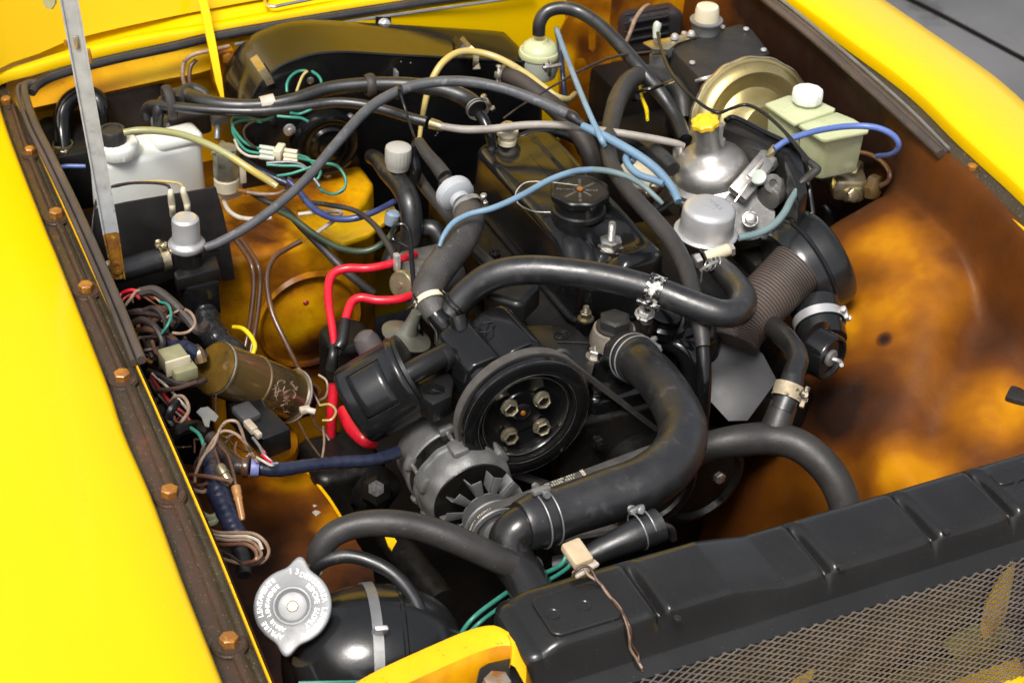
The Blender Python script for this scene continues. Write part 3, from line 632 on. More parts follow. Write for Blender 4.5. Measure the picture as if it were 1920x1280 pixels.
# ---- crank pulley and alternator belt
t=thing('crank_pulley','dark crank pulley with a rust red face, half hidden behind the top hose','pulley',(CXp,-.1,CZp))
b=B().lathe([(.03,-.06),(.060,-.058),(.066,-.05),(.066,-.012),(.0665,.0),(.062,.003),(.056,.002),(.054,-.004)],(CXp,-.10,CZp),FR,seg=72); part('wheel',b,K['dark'],t)
b=B().lathe([(.0555,-.002),(.0545,.0015),(.044,.0012),(.043,-.004),(.01,-.006)],(CXp,-.10,CZp),FR,seg=72); part('face',b,mat('rust_red_pulley_face',(.30,.13,.10),(.16,.08,.07),ns=22,rough=.45,metal=.3,bump=.3,c3=(.03,.02,.02),ns3=40,w3=.56),t)
b=B().lathe([(.008,0),(.03,.002),(.030,.012),(.02,.018),(.012,.02)],(CXp,-.105,CZp),FR,seg=40); part('hub',b,K['dark'],t)
t=thing('drive_belt','flat black alternator belt with ivory printed lettering, below the large pulley','drive belt',(LX,-.15,LZ),'drive belts')
CX2=P(1213,905,y=-.150); 
q=tangent_belt([(CX2[0],CX2[2],.062),(LX,LZ,.0335)],-.158,.0125,.006,None,None); part('belt_band',q,K['belt'],t)
q=B().lathe([(.02,-.012),(.058,-.011),(.0595,-.008),(.0565,-.006),(.0565,.004),(.0595,.006),(.058,.009),(.05,.008),(.048,.003),(.02,.0)],(CX2[0],-.158,CX2[2]),FR,seg=64); part('wheel',q,K['dark'],D.objects['crank_pulley'])
# lettering on the upper run
def belt_text(q,s,p0,p1,lane,size):
    d=np.array(p1)-np.array(p0); L=np.linalg.norm(d); d=d/L; n_=np.array((-d[2],0,d[0])); n_=n_ if n_[2]>0 else -n_
    for i,chh in enumerate(s):
        put(q,chh,np.array(p0)+d*(L-(i+.5)*size*.66)+n_*.0006+Y*lane,-d,Y*1.0 if False else Y,n_,size)
dx,dz=CX2[0]-LX,CX2[2]-LZ; LL=math.hypot(dx,dz); al_=math.atan2(dz,dx); be=math.acos((.0335-.062)/LL); a_=al_+be
nn=np.array((math.cos(a_),0,math.sin(a_))); u0=np.array((LX,-.158,LZ))+nn*.0337; u1=np.array((CX2[0],-.158,CX2[2]))+nn*.0622
q=B(); um=u0+(u1-u0)*.16; ue=u0+(u1-u0)*.52
def flat_text(q,s,o,dirx,diry,nz,size,adv=.66):
    for i,chh in enumerate(s): put(q,chh,o+dirx*(i+.5)*size*adv,dirx,diry,nz,size)
du=unit(u1-u0)
for j,s in enumerate(['7380','GATES XL']):
    pass
flat_text(q,'7380 GATES XL*',ue+nn*.0008+Y*.0005-Y*.0,-du,-Y,nn,.0048); flat_text(q,'7380 GATES XL*',ue+nn*.0008+Y*.0052+du*.003,-du,-Y,nn,.0048)
for k in range(3):
    c=ue+du*.012+nn*.0008+Y*(-.004+.004*k)
    for e in (1,-1):
        q.box(c+du*.0,(.0055,.0012,.0003),(unit(du+e*.9*Y),unit(Y-e*.9*du),nn))
flat_text(q,'11A0965',u0+du*-.004+nn*.0008+Y*.002,-du,-Y,nn,.0042) if False else None
for i,chh in enumerate('11A0965 11A0965'):
    aa=a_+.10+i*.085; n2=np.array((math.cos(aa),0,math.sin(aa))); t2_=np.array((-math.sin(aa),0,math.cos(aa)))
    if chh!=' ': put(q,chh,np.array((LX,-.158+.0005,LZ))+n2*.0340,t2_,-Y,n2,.0046)
part('lettering',q,K['print'],t)
# ---- alternator
t=thing('alternator','grey cast alternator with fan and nutted pulley, left below the large pulley','alternator',(LX,-.06,LZ-.07))
aX,aZ=LX-.004,LZ+.004; A0_=np.array((aX,-.040,aZ))
RA=.0600
def aR(th,i): return 1+.012*math.cos(12*th)
q=B().lathe([(RA*.6,-.058),(RA*.86,-.055),(RA*.95,-.048),(RA*.97,-.012),(RA*1.0,-.010),(RA*1.0,-.003),(RA*.97,-.001)],A0_,FR,seg=72); part('rear_housing',q,K['castg'],t)
q=B().lathe([(RA*.955,-.004),(RA*.955,.022)],A0_,FR,seg=72); part('stator',q,K['dark'],t)
q=B().lathe([(RA*.96,.018),(RA*1.01,.019),(RA*1.01,.026),(RA*.975,.028),(RA*.97,.046),(RA*.93,.056),(RA*.83,.062),(RA*.30,.064)],A0_,FR,seg=96,mod=aR); part('front_housing',q,K['castg'],t)
for a in (158,222,98,38):
    r_=RAD(a); d_=np.array((math.cos(r_),0,math.sin(r_))); c=A0_+d_*(RA*.97)
    q=B(); tg=np.array((-d_[2],0,d_[0])); q.box(c+Y*.005+d_*.001,(.020,.013,.013),(tg,Y,d_),.004); part('bolt_lug',q,K['castg'],t)
    q=B(); q.box(c-Y*.033+d_*.000,(.022,.028,.013),(tg,Y,d_),.005); part('bolt_lug',q,K['castg'],t)
    q=B(); cyl(q,c+d_*.001-Y*.0,c-Y*.020+d_*.001,.003,.0005); part('bolt',q,K['zinc'],t)
q=B().lathe([(RA*.86,-.0005),(RA*.84,.0012),(RA*.40,.0025),(RA*.3,.002)],A0_-Y*.0625,FR,seg=64); part('fan_shade_disc',q,K['dark'],t)  # dark disc laid on the housing as the shade behind the fan
FY=-.128
for k in range(11):
    th=RAD(360/11*k+8); r_=np.array((math.cos(th),0,math.sin(th))); tg=np.array((-math.sin(th),0,math.cos(th)))
    ce=np.array((LX,FY,LZ)); fan=B()
    fan.prism([ce+r_*.026-tg*.006,ce+r_*.030+tg*.002,ce+r_*.053+tg*.004,ce+r_*.052-tg*.009],-Y*.0016,bev=.0003)
    fan.prism([ce+r_*.029+tg*.002,ce+r_*.053+tg*.004,ce+r_*.053+tg*.007+Y*.014,ce+r_*.033+tg*.004+Y*.014],tg*.0016,bev=.0003)
    part('fan_blade',fan,K['castg'],t)
fan=B().lathe([(.030,.0),(.030,.0018),(.01,.0018)],(LX,FY,LZ),FR,seg=40); part('fan_disc',fan,K['castg'],t)
q=B().lathe([(.014,-.03),(.014,-.022),(.020,-.018),(.0360,-.0090),(.0372,-.0072),(.0360,-.0055),(.028,-.0028),(.028,.0035),(.0350,.0065),(.0362,.008),(.0350,.0098),(.030,.0104),(.0275,.0072),(.0135,.0065)],(LX,-.158,LZ),FR,seg=64,ref=Z); part('pulley_wheel',q,K['castg'],t)
c=np.array((LX,-.1645,LZ)); q=B().lathe([(.0175,0),(.0175,.002),(.0145,.0035)],c,FR,seg=32); q.hexa(c-Y*.003,FR,.0148,.011,ref=(.3,0,1)); part('nut',q,K['grey'],t)
q=B().stud(c-Y*.013,FR,.0078,.005); part('shaft',q,K['dark'],t)
# ---- air pump
t=thing('air_pump','black cast air pump body with a small raised diamond mark, behind the large pulley','air pump',(.0,.03,-.2))
f_=[(872,800),(868,720),(874,694),(884,682),(905,673),(928,664),(934,666),(940,671),(948,664),(958,654),(978,645),(996,638),(1008,640),(1018,648),(1024,662),(1030,720),(1030,800)]
yf=-.030; fo=[P(a,c,y=yf) for a,c in f_]
yr=.052
PD=P(879,602,y=.046)-P(930,665,y=-.030); PD=PD/PD[1]
def shrink(L,k):
    ce=sum(L)/len(L); return [ce+(p-ce)*k for p in L]
def dens(L,m=5):
    o=[]
    for i in range(len(L)):
        a,c=np.array(L[i]),np.array(L[(i+1)%len(L)])
        for k in range(m): o.append(a+(c-a)*k/m)
    return o
fo=dens(fo,3)
R=[shrink([p-Y*.004 for p in fo],.90),shrink([p-Y*.003 for p in fo],.955),shrink([p-Y*.0 for p in fo],.985),[p+PD*.005 for p in fo],[p+PD*.03 for p in fo],[p+PD*.06 for p in fo],[p+PD*.074 for p in fo],shrink([p+PD*.080 for p in fo],.98),shrink([p+PD*.083 for p in fo],.94)]
b=B().rings(R); part('body',b,K['gloss'],t,ang=45)
q=B(); pz=P(934,633,-.036); 
top_n=unit((-.25,0,1)); pf0=P(905,673,y=yf); pf1=P(996,638,y=yf); pnn=unit(np.cross(pf1-pf0,PD)); pnn=pnn if pnn[2]>0 else -pnn
def onplane(px,py,p0,n_):
    d=ROT@np.array([px-CX,CY-py,-F]); return CAM+d*(np.dot(p0-CAM,n_)/np.dot(d,n_))
dgo=[onplane(a,c,pf0+pnn*.0002,pnn) for a,c in [(893,619),(905,606),(925,603),(928,610),(912,622),(900,623)]]
for i in range(len(dgo)): q.tube([dgo[i],(dgo[i]+dgo[(i+1)%len(dgo)])/2,dgo[(i+1)%len(dgo)]],.0010,n=6,per=2)
part('cast_mark',q,K['gloss'],t)
# bosses at the pump front
for (px,py,r_) in [(905,712,.017),(1003,665,.014)]:
    c=P(px,py,y=yf-.004); q=B().lathe([(r_*1.15,0),(r_,.008),(r_*.8,.010),(r_*.75,.006),(r_*.3,.005)],c,FR,seg=32); part('bearing_boss',q,K['gloss'],t)
# ports behind the pump
q=B().t([(838,640,-.075,24),(835,615,-.055,22),(822,598,-.045,20),(815,588,-.04,19)],20); q.t([(868,640,-.06,18),(862,610,-.042,17),(857,592,-.032,16)],17); part('outlet_elbow',q,K['gloss'],t)
q=B(); domed(q,P(960,575,-.062),.030,.028,.012,.030,.008,axes=(unit((.8,.6,0)),unit((-.6,.8,0)),Z)); part('valve_block',q,K['satin'],t)
# side arm to filter
q=B(); cyl(q,P(758,706,-.062),P(828,668,-.056),.0145,.002); cyl(q,P(824,676,-.062),P(842,664,-.06),.017,.002); part('inlet_pipe',q,K['satin'],t)
q=B().prism([P(a,c,-.078) for a,c in [(772,716),(836,682),(852,712),(848,742),(812,758),(785,740)]],-Z*.03,bev=.004); part('bracket',q,K['satin'],t)
q=B(); c=P(812,735,-.085); q.hexa(c,unit((-.3,-.8,-.1)),.016,.012,dome=.2); part('bolt',q,K['gloss'],t)
# ---- cylindrical air filter of the pump
e0=P(766,706,-.085); e1=P(664,763,-.122); ax_=unit(e1-e0); Lf=np.linalg.norm(e1-e0)
t=thing('pump_air_filter','black moulded cylindrical pump filter with a square outline on its side, left of the pump','air filter',(e0+e1)/2-Z*.05)
rf=.0530
q=B().lathe([(rf*.75,-.004),(rf*.97,-.004),(rf*1.03,.0),(rf*1.03,.004),(rf*.995,.006),(rf*.985,Lf*.6),(rf*.96,Lf*.93),(rf*.93,Lf*.98),(rf*.86,Lf*1.02),(rf*.5,Lf*1.035),(.001,Lf*1.04)],e0,ax_,seg=72); part('housing',q,K['canister'],t,ang=50)
q=B().lathe([(rf*.9,-.010),(rf*1.0,-.010),(rf*1.0,-.005),(rf*.9,-.005)],e0,ax_,seg=72); part('end_plate',q,K['satin'],t)
a_,g1,g2=frame(ax_,Z)
def cylp(h,th,r): return e0+a_*h+r*(math.cos(th)*g1+math.sin(th)*g2)
# raised square panel following the curve
cam_dir=unit(CAM-e0); th0=math.atan2(np.dot(cam_dir,g2),np.dot(cam_dir,g1))
q=B(); n_=10; t0,t1=th0-.45,th0+.80; h0,h1=Lf*.22,Lf*.80
rr_=lambda h: rf*(.9915-.006*(h/(Lf*.6)) if h<Lf*.6 else .985-.025*((h-Lf*.6)/(Lf*.33)))
G=[[cylp(h,th,rr_(h)+.00025) for th in np.linspace(t0,t1,n_)] for h in np.linspace(h0,h1,6)]
vs=[p for r in G for p in r]; q.add(vs,[(i*n_+k,i*n_+k+1,(i+1)*n_+k+1,(i+1)*n_+k) for i in range(5) for k in range(n_-1)])
q.add([cylp(h,th,rr_(h)-.001) for h,th in [(h0,t0),(h0,t1),(h1,t1),(h1,t0)]],[])
part('label_panel',q,K['canister'],t,solid=.0003)
q=B()
for L in ([(h0,th) for th in np.linspace(t0,t1,8)],[(h1,th) for th in np.linspace(t0,t1,8)],[(h,t0) for h in np.linspace(h0,h1,4)],[(h,t1) for h in np.linspace(h0,h1,4)]): q.tube([cylp(h,th,rr_(h)+.0002) for h,th in L],.0006,n=6,per=1)
part('label_edge',q,K['dark'],t)
# ---- thermostat housing, plug and neck
t=thing('thermostat_housing','black thermostat housing with a hexagonal plug on a pale collar, right of the pump','thermostat housing',(.14,.0,-.2))
c=P(1150,640,-.085)
q=B().lathe([(.036,-.06),(.034,-.02),(.0315,-.006),(.031,-.002)],c,Z,seg=48); domed(q,c-Z*.09-Y*.01,.060,.045,.02,.05,.015); part('housing',q,K['gloss'],t,ang=50)
q=B().lathe([(.0300,-.003),(.0305,.006),(.0285,.014),(.0265,.0205),(.022,.022)],c,Z,seg=48); part('collar',q,mat('dusty_steel_collar',(.34,.28,.22),(.46,.42,.36),ns=30,rough=.42,metal=.7,bump=.2,c3=(.13,.07,.03),ns3=30,w3=.55),t)
c2=c+Z*.0215; q=B().lathe([(.0235,0),(.0235,.003),(.021,.004)],c2,Z,seg=40); q.hexa(c2+Z*.0035,Z,.0205,.014,ref=(.5,1,0),ch=.2); part('plug',q,K['matte'],t)
# neck for the top hose
n0=P(1150,668,-.10); n1=P(1182,666,-.078); 
q=B(); cyl(q,n0,n1,.024,.003); cyl(q,P(1165,690,-.13),P(1165,660,-.09),.03,.004); part('outlet_neck',q,K['gloss'],t)
for (px,py,z,r_) in [(1117,668,-.098,.0095),(1098,598,-.098,.008)]:
    c=P(px,py,z); nutstud(t,c,Z,r_,.010,.0045,.009,K['brass'] if r_<.009 else K['zinc'],r_*1.35,ref=(.3,1,0))
    q=B(); cyl(q,c-Z*.035,c,r_*1.5,.002); part('boss',q,K['gloss'],t)
# flat mounting bracket between pump and thermostat
q=B().prism([P(a,c,-.098) for a,c in [(985,610),(1050,608),(1085,618),(1105,640),(1120,665),(1105,720),(1060,720),(1020,660)]],-Z*.006,bev=.0015); part('mounting_plate',q,K['satin'],t)
q=B()
for r_ in (15,8): 
    cc_=P(1053,628,-.0975); rr0=r_/S(cc_); q.tube([cc_+np.array((rr0*math.cos(a),rr0*.8*math.sin(a),.0005)) for a in np.linspace(0,2*math.pi,14,endpoint=False)],.0009,n=6,per=3,closed=True)
q.tube([P(1045,641,-.097),P(1085,642,-.097),P(1118,644,-.097)],.0009,n=6,per=2); part('cast_mark',q,K['satin'],t)
q=B(); c=P(1052,672,-.10); q.lathe([(.014,0),(.014,.006),(.010,.008),(.006,.006)],c,unit((-.2,-.8,.4)),seg=28); part('bolt',q,K['matte'],t)
# water pump area / timing cover below
t=thing('timing_cover','black timing cover with small bolts below the large pulley','timing cover',(.15,-.03,-.4))
q=B(); domed(q,(.13,-.035,-.27),.085,.12,.03,.03,.01,axes=(X,Z,-Y)); part('cover',q,K['dark'],t)
for (px,py,yy) in [(1120,827,-.07),(1246,952,-.12),(1168,985,-.13)]:
    c=P(px,py,y=yy); q=B(); q.hexa(c,FR,.0092,.008,ref=(.3,0,1)); q.lathe([(.0055,.008),(.0055,.0135),(.003,.014)],c,FR,seg=16); cyl(q,c+Y*.05,c,.006); part('bolt',q,K['zinc'] if px>1150 else K['dark'],t)
q=B(); c=P(1310,900,y=-.05); q.lathe([(.07,-.03),(.07,.0),(.062,.004),(.058,-.004),(.02,-.006)],c,FR,seg=64); part('water_pump_disc',q,K['dark'],t)
q=B(); c=P(1346,893,y=-.065); q.hexa(c,unit((.1,-1,.1)),.0085,.008,dome=.1,ref=(.2,0,1)); part('bolt',q,K['zinc'],t)
# ================================================================ hoses and right-hand side
def hose(L,r,m,label,name='hose',cat='hose',group=None,n=16,per=8,mod=None,kind=None):
    return solo(name,B().t(L,r,n=n,per=per,mod=mod),K[m] if isinstance(m,str) else m,label,cat,group,ang=60,kind=kind)
def axis_at(p,q): return unit(np.array(q)-np.array(p))
def ringclamp(c,ax,r,label,w=.009,m='zinc',screw=(0,0,1),group='hose clamps',wires=True,name='hose_clamp',out=.35,plain=False):
    """wire or band clamp round a hose at c; screw block sits towards direction screw"""
    a,u,v=frame(ax,screw); m=K[m] if isinstance(m,str) else m
    t_=thing(name,label,'hose clamp',c,group)
    if wires:
        for s in (-1,1):
            q=B().tube([c+a*s*w*.5+(math.cos(x)*u+math.sin(x)*v)*(r+.0006) for x in np.linspace(.2,2*math.pi-.2,30)],.0011,n=8,per=2); part('wire_ring',q,m,t_)
    else:
        q=B().lathe([(r,-w/2),(r+.0012,-w/2),(r+.0012,w/2),(r,w/2)],c,a,seg=48,cap0=False,cap1=False)
        q=B(); R=[]
        for x in np.linspace(.12,2*math.pi-.12,48):
            d=math.cos(x)*u+math.sin(x)*v; R.append([c+d*(r+.0002)-a*w/2,c+d*(r+.0014)-a*w/2,c+d*(r+.0014)+a*w/2,c+d*(r+.0002)+a*w/2])
        q.rings(R); part('band',q,m,t_)
    if plain:
        q=B()
        for s in (-1,1): q.tube([c+u*(r+.0005)+v*s*.003,c+u*(r+.006)+v*s*.007+a*s*w*.3,c+u*(r+.009)+v*s*.011+a*s*w*.4],.0012,n=8)
        part('wire_ears',q,K['dark'],t_,kind='stuff'); return t_
    o=c+u*(r+.003)
    q=B(); q.box(o,(w*1.5,.009,.006),(a,v,u),.0012); part('block',q,m,t_)
    q=B(); cyl(q,o-v*.012,o+v*.010,.0021); q.hexa(o+v*.010,v,.0045,.004,dome=.1); q.lathe([(.0042,0),(.0045,.003),(.003,.004)],o-v*.0155,v,seg=16); part('screw',q,m,t_)
    return t_
# top radiator hose
TH=[(1172,662,-.083,38),(1190,672,-.075,40),(1228,706,-.058,42),(1262,755,-.050,44),(1281,808,-.046,47),(1262,862,-.046,50),(1208,905,-.048,52),(1140,930,-.050,52),(1075,952,-.050,50),(1035,966,-.05,51)]
hose(TH,44,'rubber','thick black top radiator hose curving in front of the engine to the radiator neck','radiator_hose',n=28)
hose([(1040,963,-.05,53),(1015,972,-.05,53.5),(990,982,-.05,51),(978,986,-.05,48)],52,'rubber','short black rubber cuff on the radiator end of the thick top hose','hose_cuff',n=32,cat='hose cuff',group='rubber cuffs on the top hose')
hose([(1166,658,-.086,41),(1180,664,-.080,43.5),(1200,680,-.07,45)],42,'rubber','short black rubber cuff on the thermostat end of the thick top hose','hose_cuff',n=32,cat='hose cuff',group='rubber cuffs on the top hose')
def cl(L,i,f,r,label,**k):
    A_,B_=P(*L[i][:3]),P(*L[i+1][:3]); c=A_+(B_-A_)*f; return ringclamp(c,B_-A_,r/S(c),label,**k)
cl(TH,0,.95,45,'double wire ring clamp near the thermostat end of the thick top hose',w=.013,screw=(.9,.2,.15),m='grey')
c1,c2=P(1035,966,-.05),P(1000,978,-.05); ringclamp((c1*.55+c2*.45),c2-c1,54/S(c1),'double wire ring clamp with screw on top, at the radiator end of the top hose',w=.014,screw=(-.2,.25,1),m='grey')
# radiator neck
q=B().t([(1000,980,-.05,40),(975,990,-.052,42),(957,1012,-.062,42),(962,1050,-.078,41),(985,1085,-.085,41),(1005,1130,-.095,46)],42,n=28); q.t([(1004,979,-.05,44),(992,983,-.05,45)],44,n=28)
solo('radiator_neck',q,K['rad'],'bent black metal pipe joining the radiator tank to the top hose','pipe')
# hose from pump over the engine
H2=[(838,598,-.055,22),(852,577,-.044,26),(880,546,-.024,27),(925,517,-.002,28),(990,506,.010,28),(1080,512,.014,27),(1160,526,.010,27),(1235,547,.002,27),(1300,572,-.006,27),(1352,588,-.012,27),(1386,582,-.018,27),(1393,556,-.026,26),(1372,525,-.034,24),(1348,500,-.045,21)]
hose(H2,27,'rubber','smooth black hose arching from the pump across the rocker cover front to a hairpin bend',n=24)
cl(H2,7,-.12,28.5,'painted metal band clip half way along the smooth arched hose',w=.020,wires=False,m=mat('chipped_black_band',(.012,.012,.012),(.02,.02,.02),ns=20,rough=.25,metal=.3,c3=(.62,.60,.55),ns3=120,w3=.50),screw=(-.2,-.9,-.5),name='band_clip')
t=thing('hose_bracket','white flecked bolt and tab bracket holding the arched hose above the thermostat','bracket',P(1210,600,-.05))
q=B().prism([P(a,c,-.035) for a,c in [(1190,585),(1210,572),(1232,575),(1222,592),(1212,602),(1195,597)]],-Z*.002,bev=.0006); flk=mat('flecked_white_paint',(.62,.60,.55),(.50,.49,.45),ns=60,rough=.45,metal=.3,c3=(.03,.03,.03),ns3=120,w3=.56)
part('tab',q,flk,t); q=B(); q.lathe([(.013,0),(.012,.003)],P(1209,588,-.035),Z,seg=24); q.hexa(P(1209,588,-.032),unit((.1,-.2,1)),.0105,.008,dome=.12,ref=(1,.3,0)); part('bolt',q,flk,t)
q=B(); cyl(q,P(1212,600,-.037),P(1210,640,-.075),.0085,.001); part('spacer',q,K['dark'],t)
cl(H2,1,.15,29,'spring wire clamp where the arched hose meets the pump',w=.005,screw=(-.6,.7,.5),m='dark',plain=True)
# braided hose from valve to pump
H3=[(876,388,-.012,25),(880,412,-.012,29),(866,445,-.016,31),(838,485,-.024,31),(812,522,-.034,31),(802,552,-.042,30),(812,578,-.050,27),(824,596,-.056,24)]
hose(H3,30,'ribbed','cloth textured black hose dropping from the grey valve to the pump',n=24)
cl(H3,5,.55,30,'cream spring clamp at the foot of the cloth textured hose',w=.008,wires=False,m='cream',screw=(-.9,-.3,.2),plain=True)
# grey one-way valve
v0=P(838,338,-.002); v1=P(876,388,-.012); vd=unit(v1-v0); vc=P(852,362,-.006)
t=thing('one_way_valve','pale grey plastic disc valve between two black hoses, left of the rocker cover','valve',vc)
uu=1/S(vc)
q=B().lathe([(14,-26),(18,-24),(20,-14),(30,-11),(35,-8),(36.5,-3),(36.5,2),(34,5),(35,7),(35,12),(28,17),(20,19),(19,30)],vc,vd,u=uu,seg=48); part('body',q,mat('pale_grey_plastic',(.42,.44,.46),(.34,.36,.38),ns=20,rough=.42,dust=(.25,.25,.25),dl=-.03),t)
q=B().hexa(vc-vd*uu*34,vd,19*uu,12*uu); part('hex_cap',q,K['matte'],t)
ringclamp(v1+vd*.004,vd,.0205,'small screw clamp under the pale grey disc valve',w=.009,wires=False,screw=(1,.1,.2))
hose([(786,266,.012,10),(800,288,.010,12),(820,312,.004,14),(834,331,-.001,15)],13,'rubberg','short black hose stub rising from the pale grey disc valve')
hose([(783,262,.012,10),(777,290,-.01,10),(780,318,-.03,11),(776,345,-.05,9)],10,'gloss','glossy bent black pipe behind the stub of the disc valve','pipe',cat='pipe')
hose([(782,330,-.06),(805,362,-.065),(838,402,-.07),(880,455,-.075),(925,500,-.08),(980,560,-.09)],11,'rubberg','straight grey hose running under the disc valve along the cylinder head')
# long grey hose across the bay
H4=[(385,464,-.045,8),(410,455,-.04,9),(460,428,-.03,9),(520,385,-.015,9),(575,335,.0,9),(630,270,.02,9.5),(690,205,.035,10),(745,172,.045,10),(800,156,.05,10),(870,153,.05,10),(940,165,.045,10),(1010,190,.038,10),(1070,217,.032,10)]
hose(H4,9.5,mat('grey_weathered_hose',(.085,.088,.095),(.060,.062,.068),ns=40,rough=.48,bump=.25,bs=200,c3=(.16,.165,.175),ns3=60,w3=.6),'long weathered grey hose sweeping over the heater box from the solenoid to the blue hose')
q=B().t([(1066,215,.032,11),(1075,220,.032,11),(1082,226,.031,8),(1094,233,.03,7)],8,n=12); solo('hose_joint',q,K['rubber'],'dark rubber joint between the long grey hose and the light blue hose','hose joint')
hose([(1092,236,.030,7.5),(1120,249,.028,8.5),(1160,270,.024,8.5),(1200,294,.018,8.5),(1235,322,.010,8.5),(1260,352,.0,8),(1272,378,-.008,7.5)],8,'blueh','thick light blue hose running down to the aluminium can',group='light blue vacuum hoses')
hose([(1184,305,.004,6),(1189,294,.008,7),(1178,289,.010,7),(1174,300,.008,7),(1182,315,.006,7),(1200,329,.004,7),(1224,337,.004,7),(1244,345,.004,6)],7,'blueh','short light blue hose curled into a hook beside the silver carburettor bell',group='light blue vacuum hoses')
hose([(824,462,-.002,4),(832,442,.008,5),(850,418,.016,5.5),(880,402,.020,5.5),(925,390,.024,6),(975,368,.028,6),(1030,338,.03,6),(1075,322,.03,6),(1110,318,.028,6)],5.5,'blueh','thin light blue hose crossing the rocker cover in front of the oil cap',group='light blue vacuum hoses')
hose([(1108,318,.028,6),(1140,321,.024,6),(1175,331,.018,6),(1205,348,.008,5.5),(1232,372,-.004,5),(1242,382,-.01,4)],5.5,'tealh','dirty grey end of the thin blue hose behind the oil cap')
hose([(1044,56,.01,5),(1058,95,.02,5),(1082,158,.03,5.5),(1106,215,.035,5.5),(1126,258,.03,6),(1134,274,.02,5)],5,'blueh','slim blue hose slanting down from the vapour filter',group='light blue vacuum hoses')
hose([(1043,52,.01,5),(1050,90,-.02,5),(1056,150,-.05,5),(1060,205,-.09,5)],5,'navy','dark blue hose hanging behind the slim blue one')
hose([(1452,279,.022,6),(1480,262,.03,6),(1530,246,.035,6),(1590,237,.03,6),(1640,239,.030,6),(1673,253,.022,6),(1685,272,.008,5.5),(1674,288,-.012,5),(1645,293,-.04,5)],6,'blue','violet blue vacuum hose looping over the brake fluid reservoir')
# heater hoses
HA=[(318,182,-.01,14),(345,178,-.004,15),(380,190,.0,15),(430,198,.002,14),(490,197,.004,12),(550,187,.008,13),(610,168,.012,14),(670,160,.014,14),(730,158,.014,14),(790,162,.012,15),(840,172,.006,16),(875,186,.0,17),(895,203,-.004,17)]
hose(HA,14,'rubber','upper of two parallel black heater hoses crossing in front of the heater box',group='heater hoses')
HB=[(276,222,-.04,11),(274,205,-.025,10),(290,197,-.012,10),(330,201,-.006,10),(400,207,-.002,10),(480,209,.0,10),(560,202,.002,10),(620,193,.004,10),(670,195,.004,10),(720,206,.002,10),(765,220,.0,10),(800,229,-.002,10)]
hose(HB,10,'rubber','lower of two parallel black heater hoses crossing in front of the heater box',group='heater hoses')
hose([(808,232,-.003,11),(822,236,-.003,10),(830,239,-.003,8)],10,'brass','brown hose joint where the lower heater hose meets the pale hose','hose_joint',cat='hose joint')
hose([(826,237,-.002,7),(870,243,-.002,7.5),(920,242,-.001,7.5),(985,235,.002,7.5),(1050,235,.006,7.5),(1120,244,.010,7.5),(1200,256,.008,7.5),(1262,268,.0,7),(1282,274,-.006,6)],7.5,mat('pale_braided_hose',(.33,.30,.26),(.24,.215,.19),ns=30,rough=.5,bump=.3,bs=300,c3=(.14,.12,.10),ns3=60,w3=.6),'pale grey fabric hose passing behind the rocker cover to the carburettor')
c=P(895,205,-.004); ringclamp(c,P(905,225,-.006)-P(885,193,-.004),.0148,'spring wire clamp with wing ears on the end of the upper heater hose',w=.006,screw=(.8,.5,.5))
t=thing('cable_strap','black rubber strap tying the two heater hoses near the left tank','strap',P(318,195,0),'black ties holding hoses')
q=B(); c=P(317,192,-.004)
q.tube([c+np.array((.004*math.sin(a)*0,0,0))+unit((.0,.55,.8))*math.cos(a)*.0225+X*.0+unit((0,-.8,.55))*math.sin(a)*.0135 for a in np.linspace(0,2*math.pi,16,endpoint=False)],.0032,n=8,per=3,closed=True,squash=2.2); part('loop',q,K['rubberb'],t)
t=thing('cable_strap','black strap tying the upper heater hose to the heater box','strap',P(693,160,0),'black ties holding hoses')
q=B(); c=P(693,160,.012)
q.tube([c+unit((.1,.55,.8))*math.cos(a)*.0145+unit((0,-.8,.55))*math.sin(a)*.0135 for a in np.linspace(0,2*math.pi,16,endpoint=False)],.0028,n=8,per=3,closed=True,squash=2.6); part('loop',q,K['rubberb'],t)
q=B().t([(748,166,.055,3.5),(752,180,.045,3),(760,205,.03,2.6),(768,232,.02,2.6),(777,258,.015,2.6)],3,n=8); q2=P(746,172,.045)
q.tube([q2+unit((.3,.55,.7))*math.cos(a)*.0092+unit((.1,-.8,.55))*math.sin(a)*.0092 for a in np.linspace(0,2*math.pi,14,endpoint=False)],.0016,n=8,per=3,closed=True,squash=1.8)
solo('cable_tie',q,K['satin'],'black cable tie round the long grey hose with its tail hanging down','cable tie',group='black ties holding hoses')
q=B().lathe([(13,-14),(14,-14),(15,12),(13.5,12)],P(502,193,.006),P(525,188,.006)-P(480,197,.004),u=1/S(P(502,193,.006)),seg=24,cap0=False,cap1=False); solo('paper_label',q,K['white_w'],'small pale paper label wrapped round the upper heater hose','label',solid=.0006)
# rear right hoses
hose([(1010,66,.0,12),(1012,42,.02,12.5),(1026,22,.035,13),(1055,15,.04,13),(1090,24,.035,13),(1130,52,.025,13),(1170,93,.01,13.5),(1205,135,-.005,14),(1240,178,-.03,14),(1268,222,-.05,14),(1285,262,-.06,14)],13,'rubber','black hose arching from the vapour filter over the bulkhead to the carburettor')
HC=[(1282,222,-.07,16),(1276,180,-.045,17),(1252,152,-.025,17.5),(1215,139,-.012,18),(1182,150,-.006,18),(1160,182,-.002,18),(1148,222,.002,17),(1142,258,.005,16),(1142,290,.008,15.5),(1155,325,.008,15),(1185,366,.008,15),(1225,410,.004,16),(1262,455,-.002,16.5),(1286,505,-.01,16.5),(1302,560,-.02,16),(1314,615,-.035,15.5),(1318,650,-.05,14)]
hose(HC,16,'rubberg','long dusty black hose looping up behind the carburettor and down past the rocker cover',n=18)
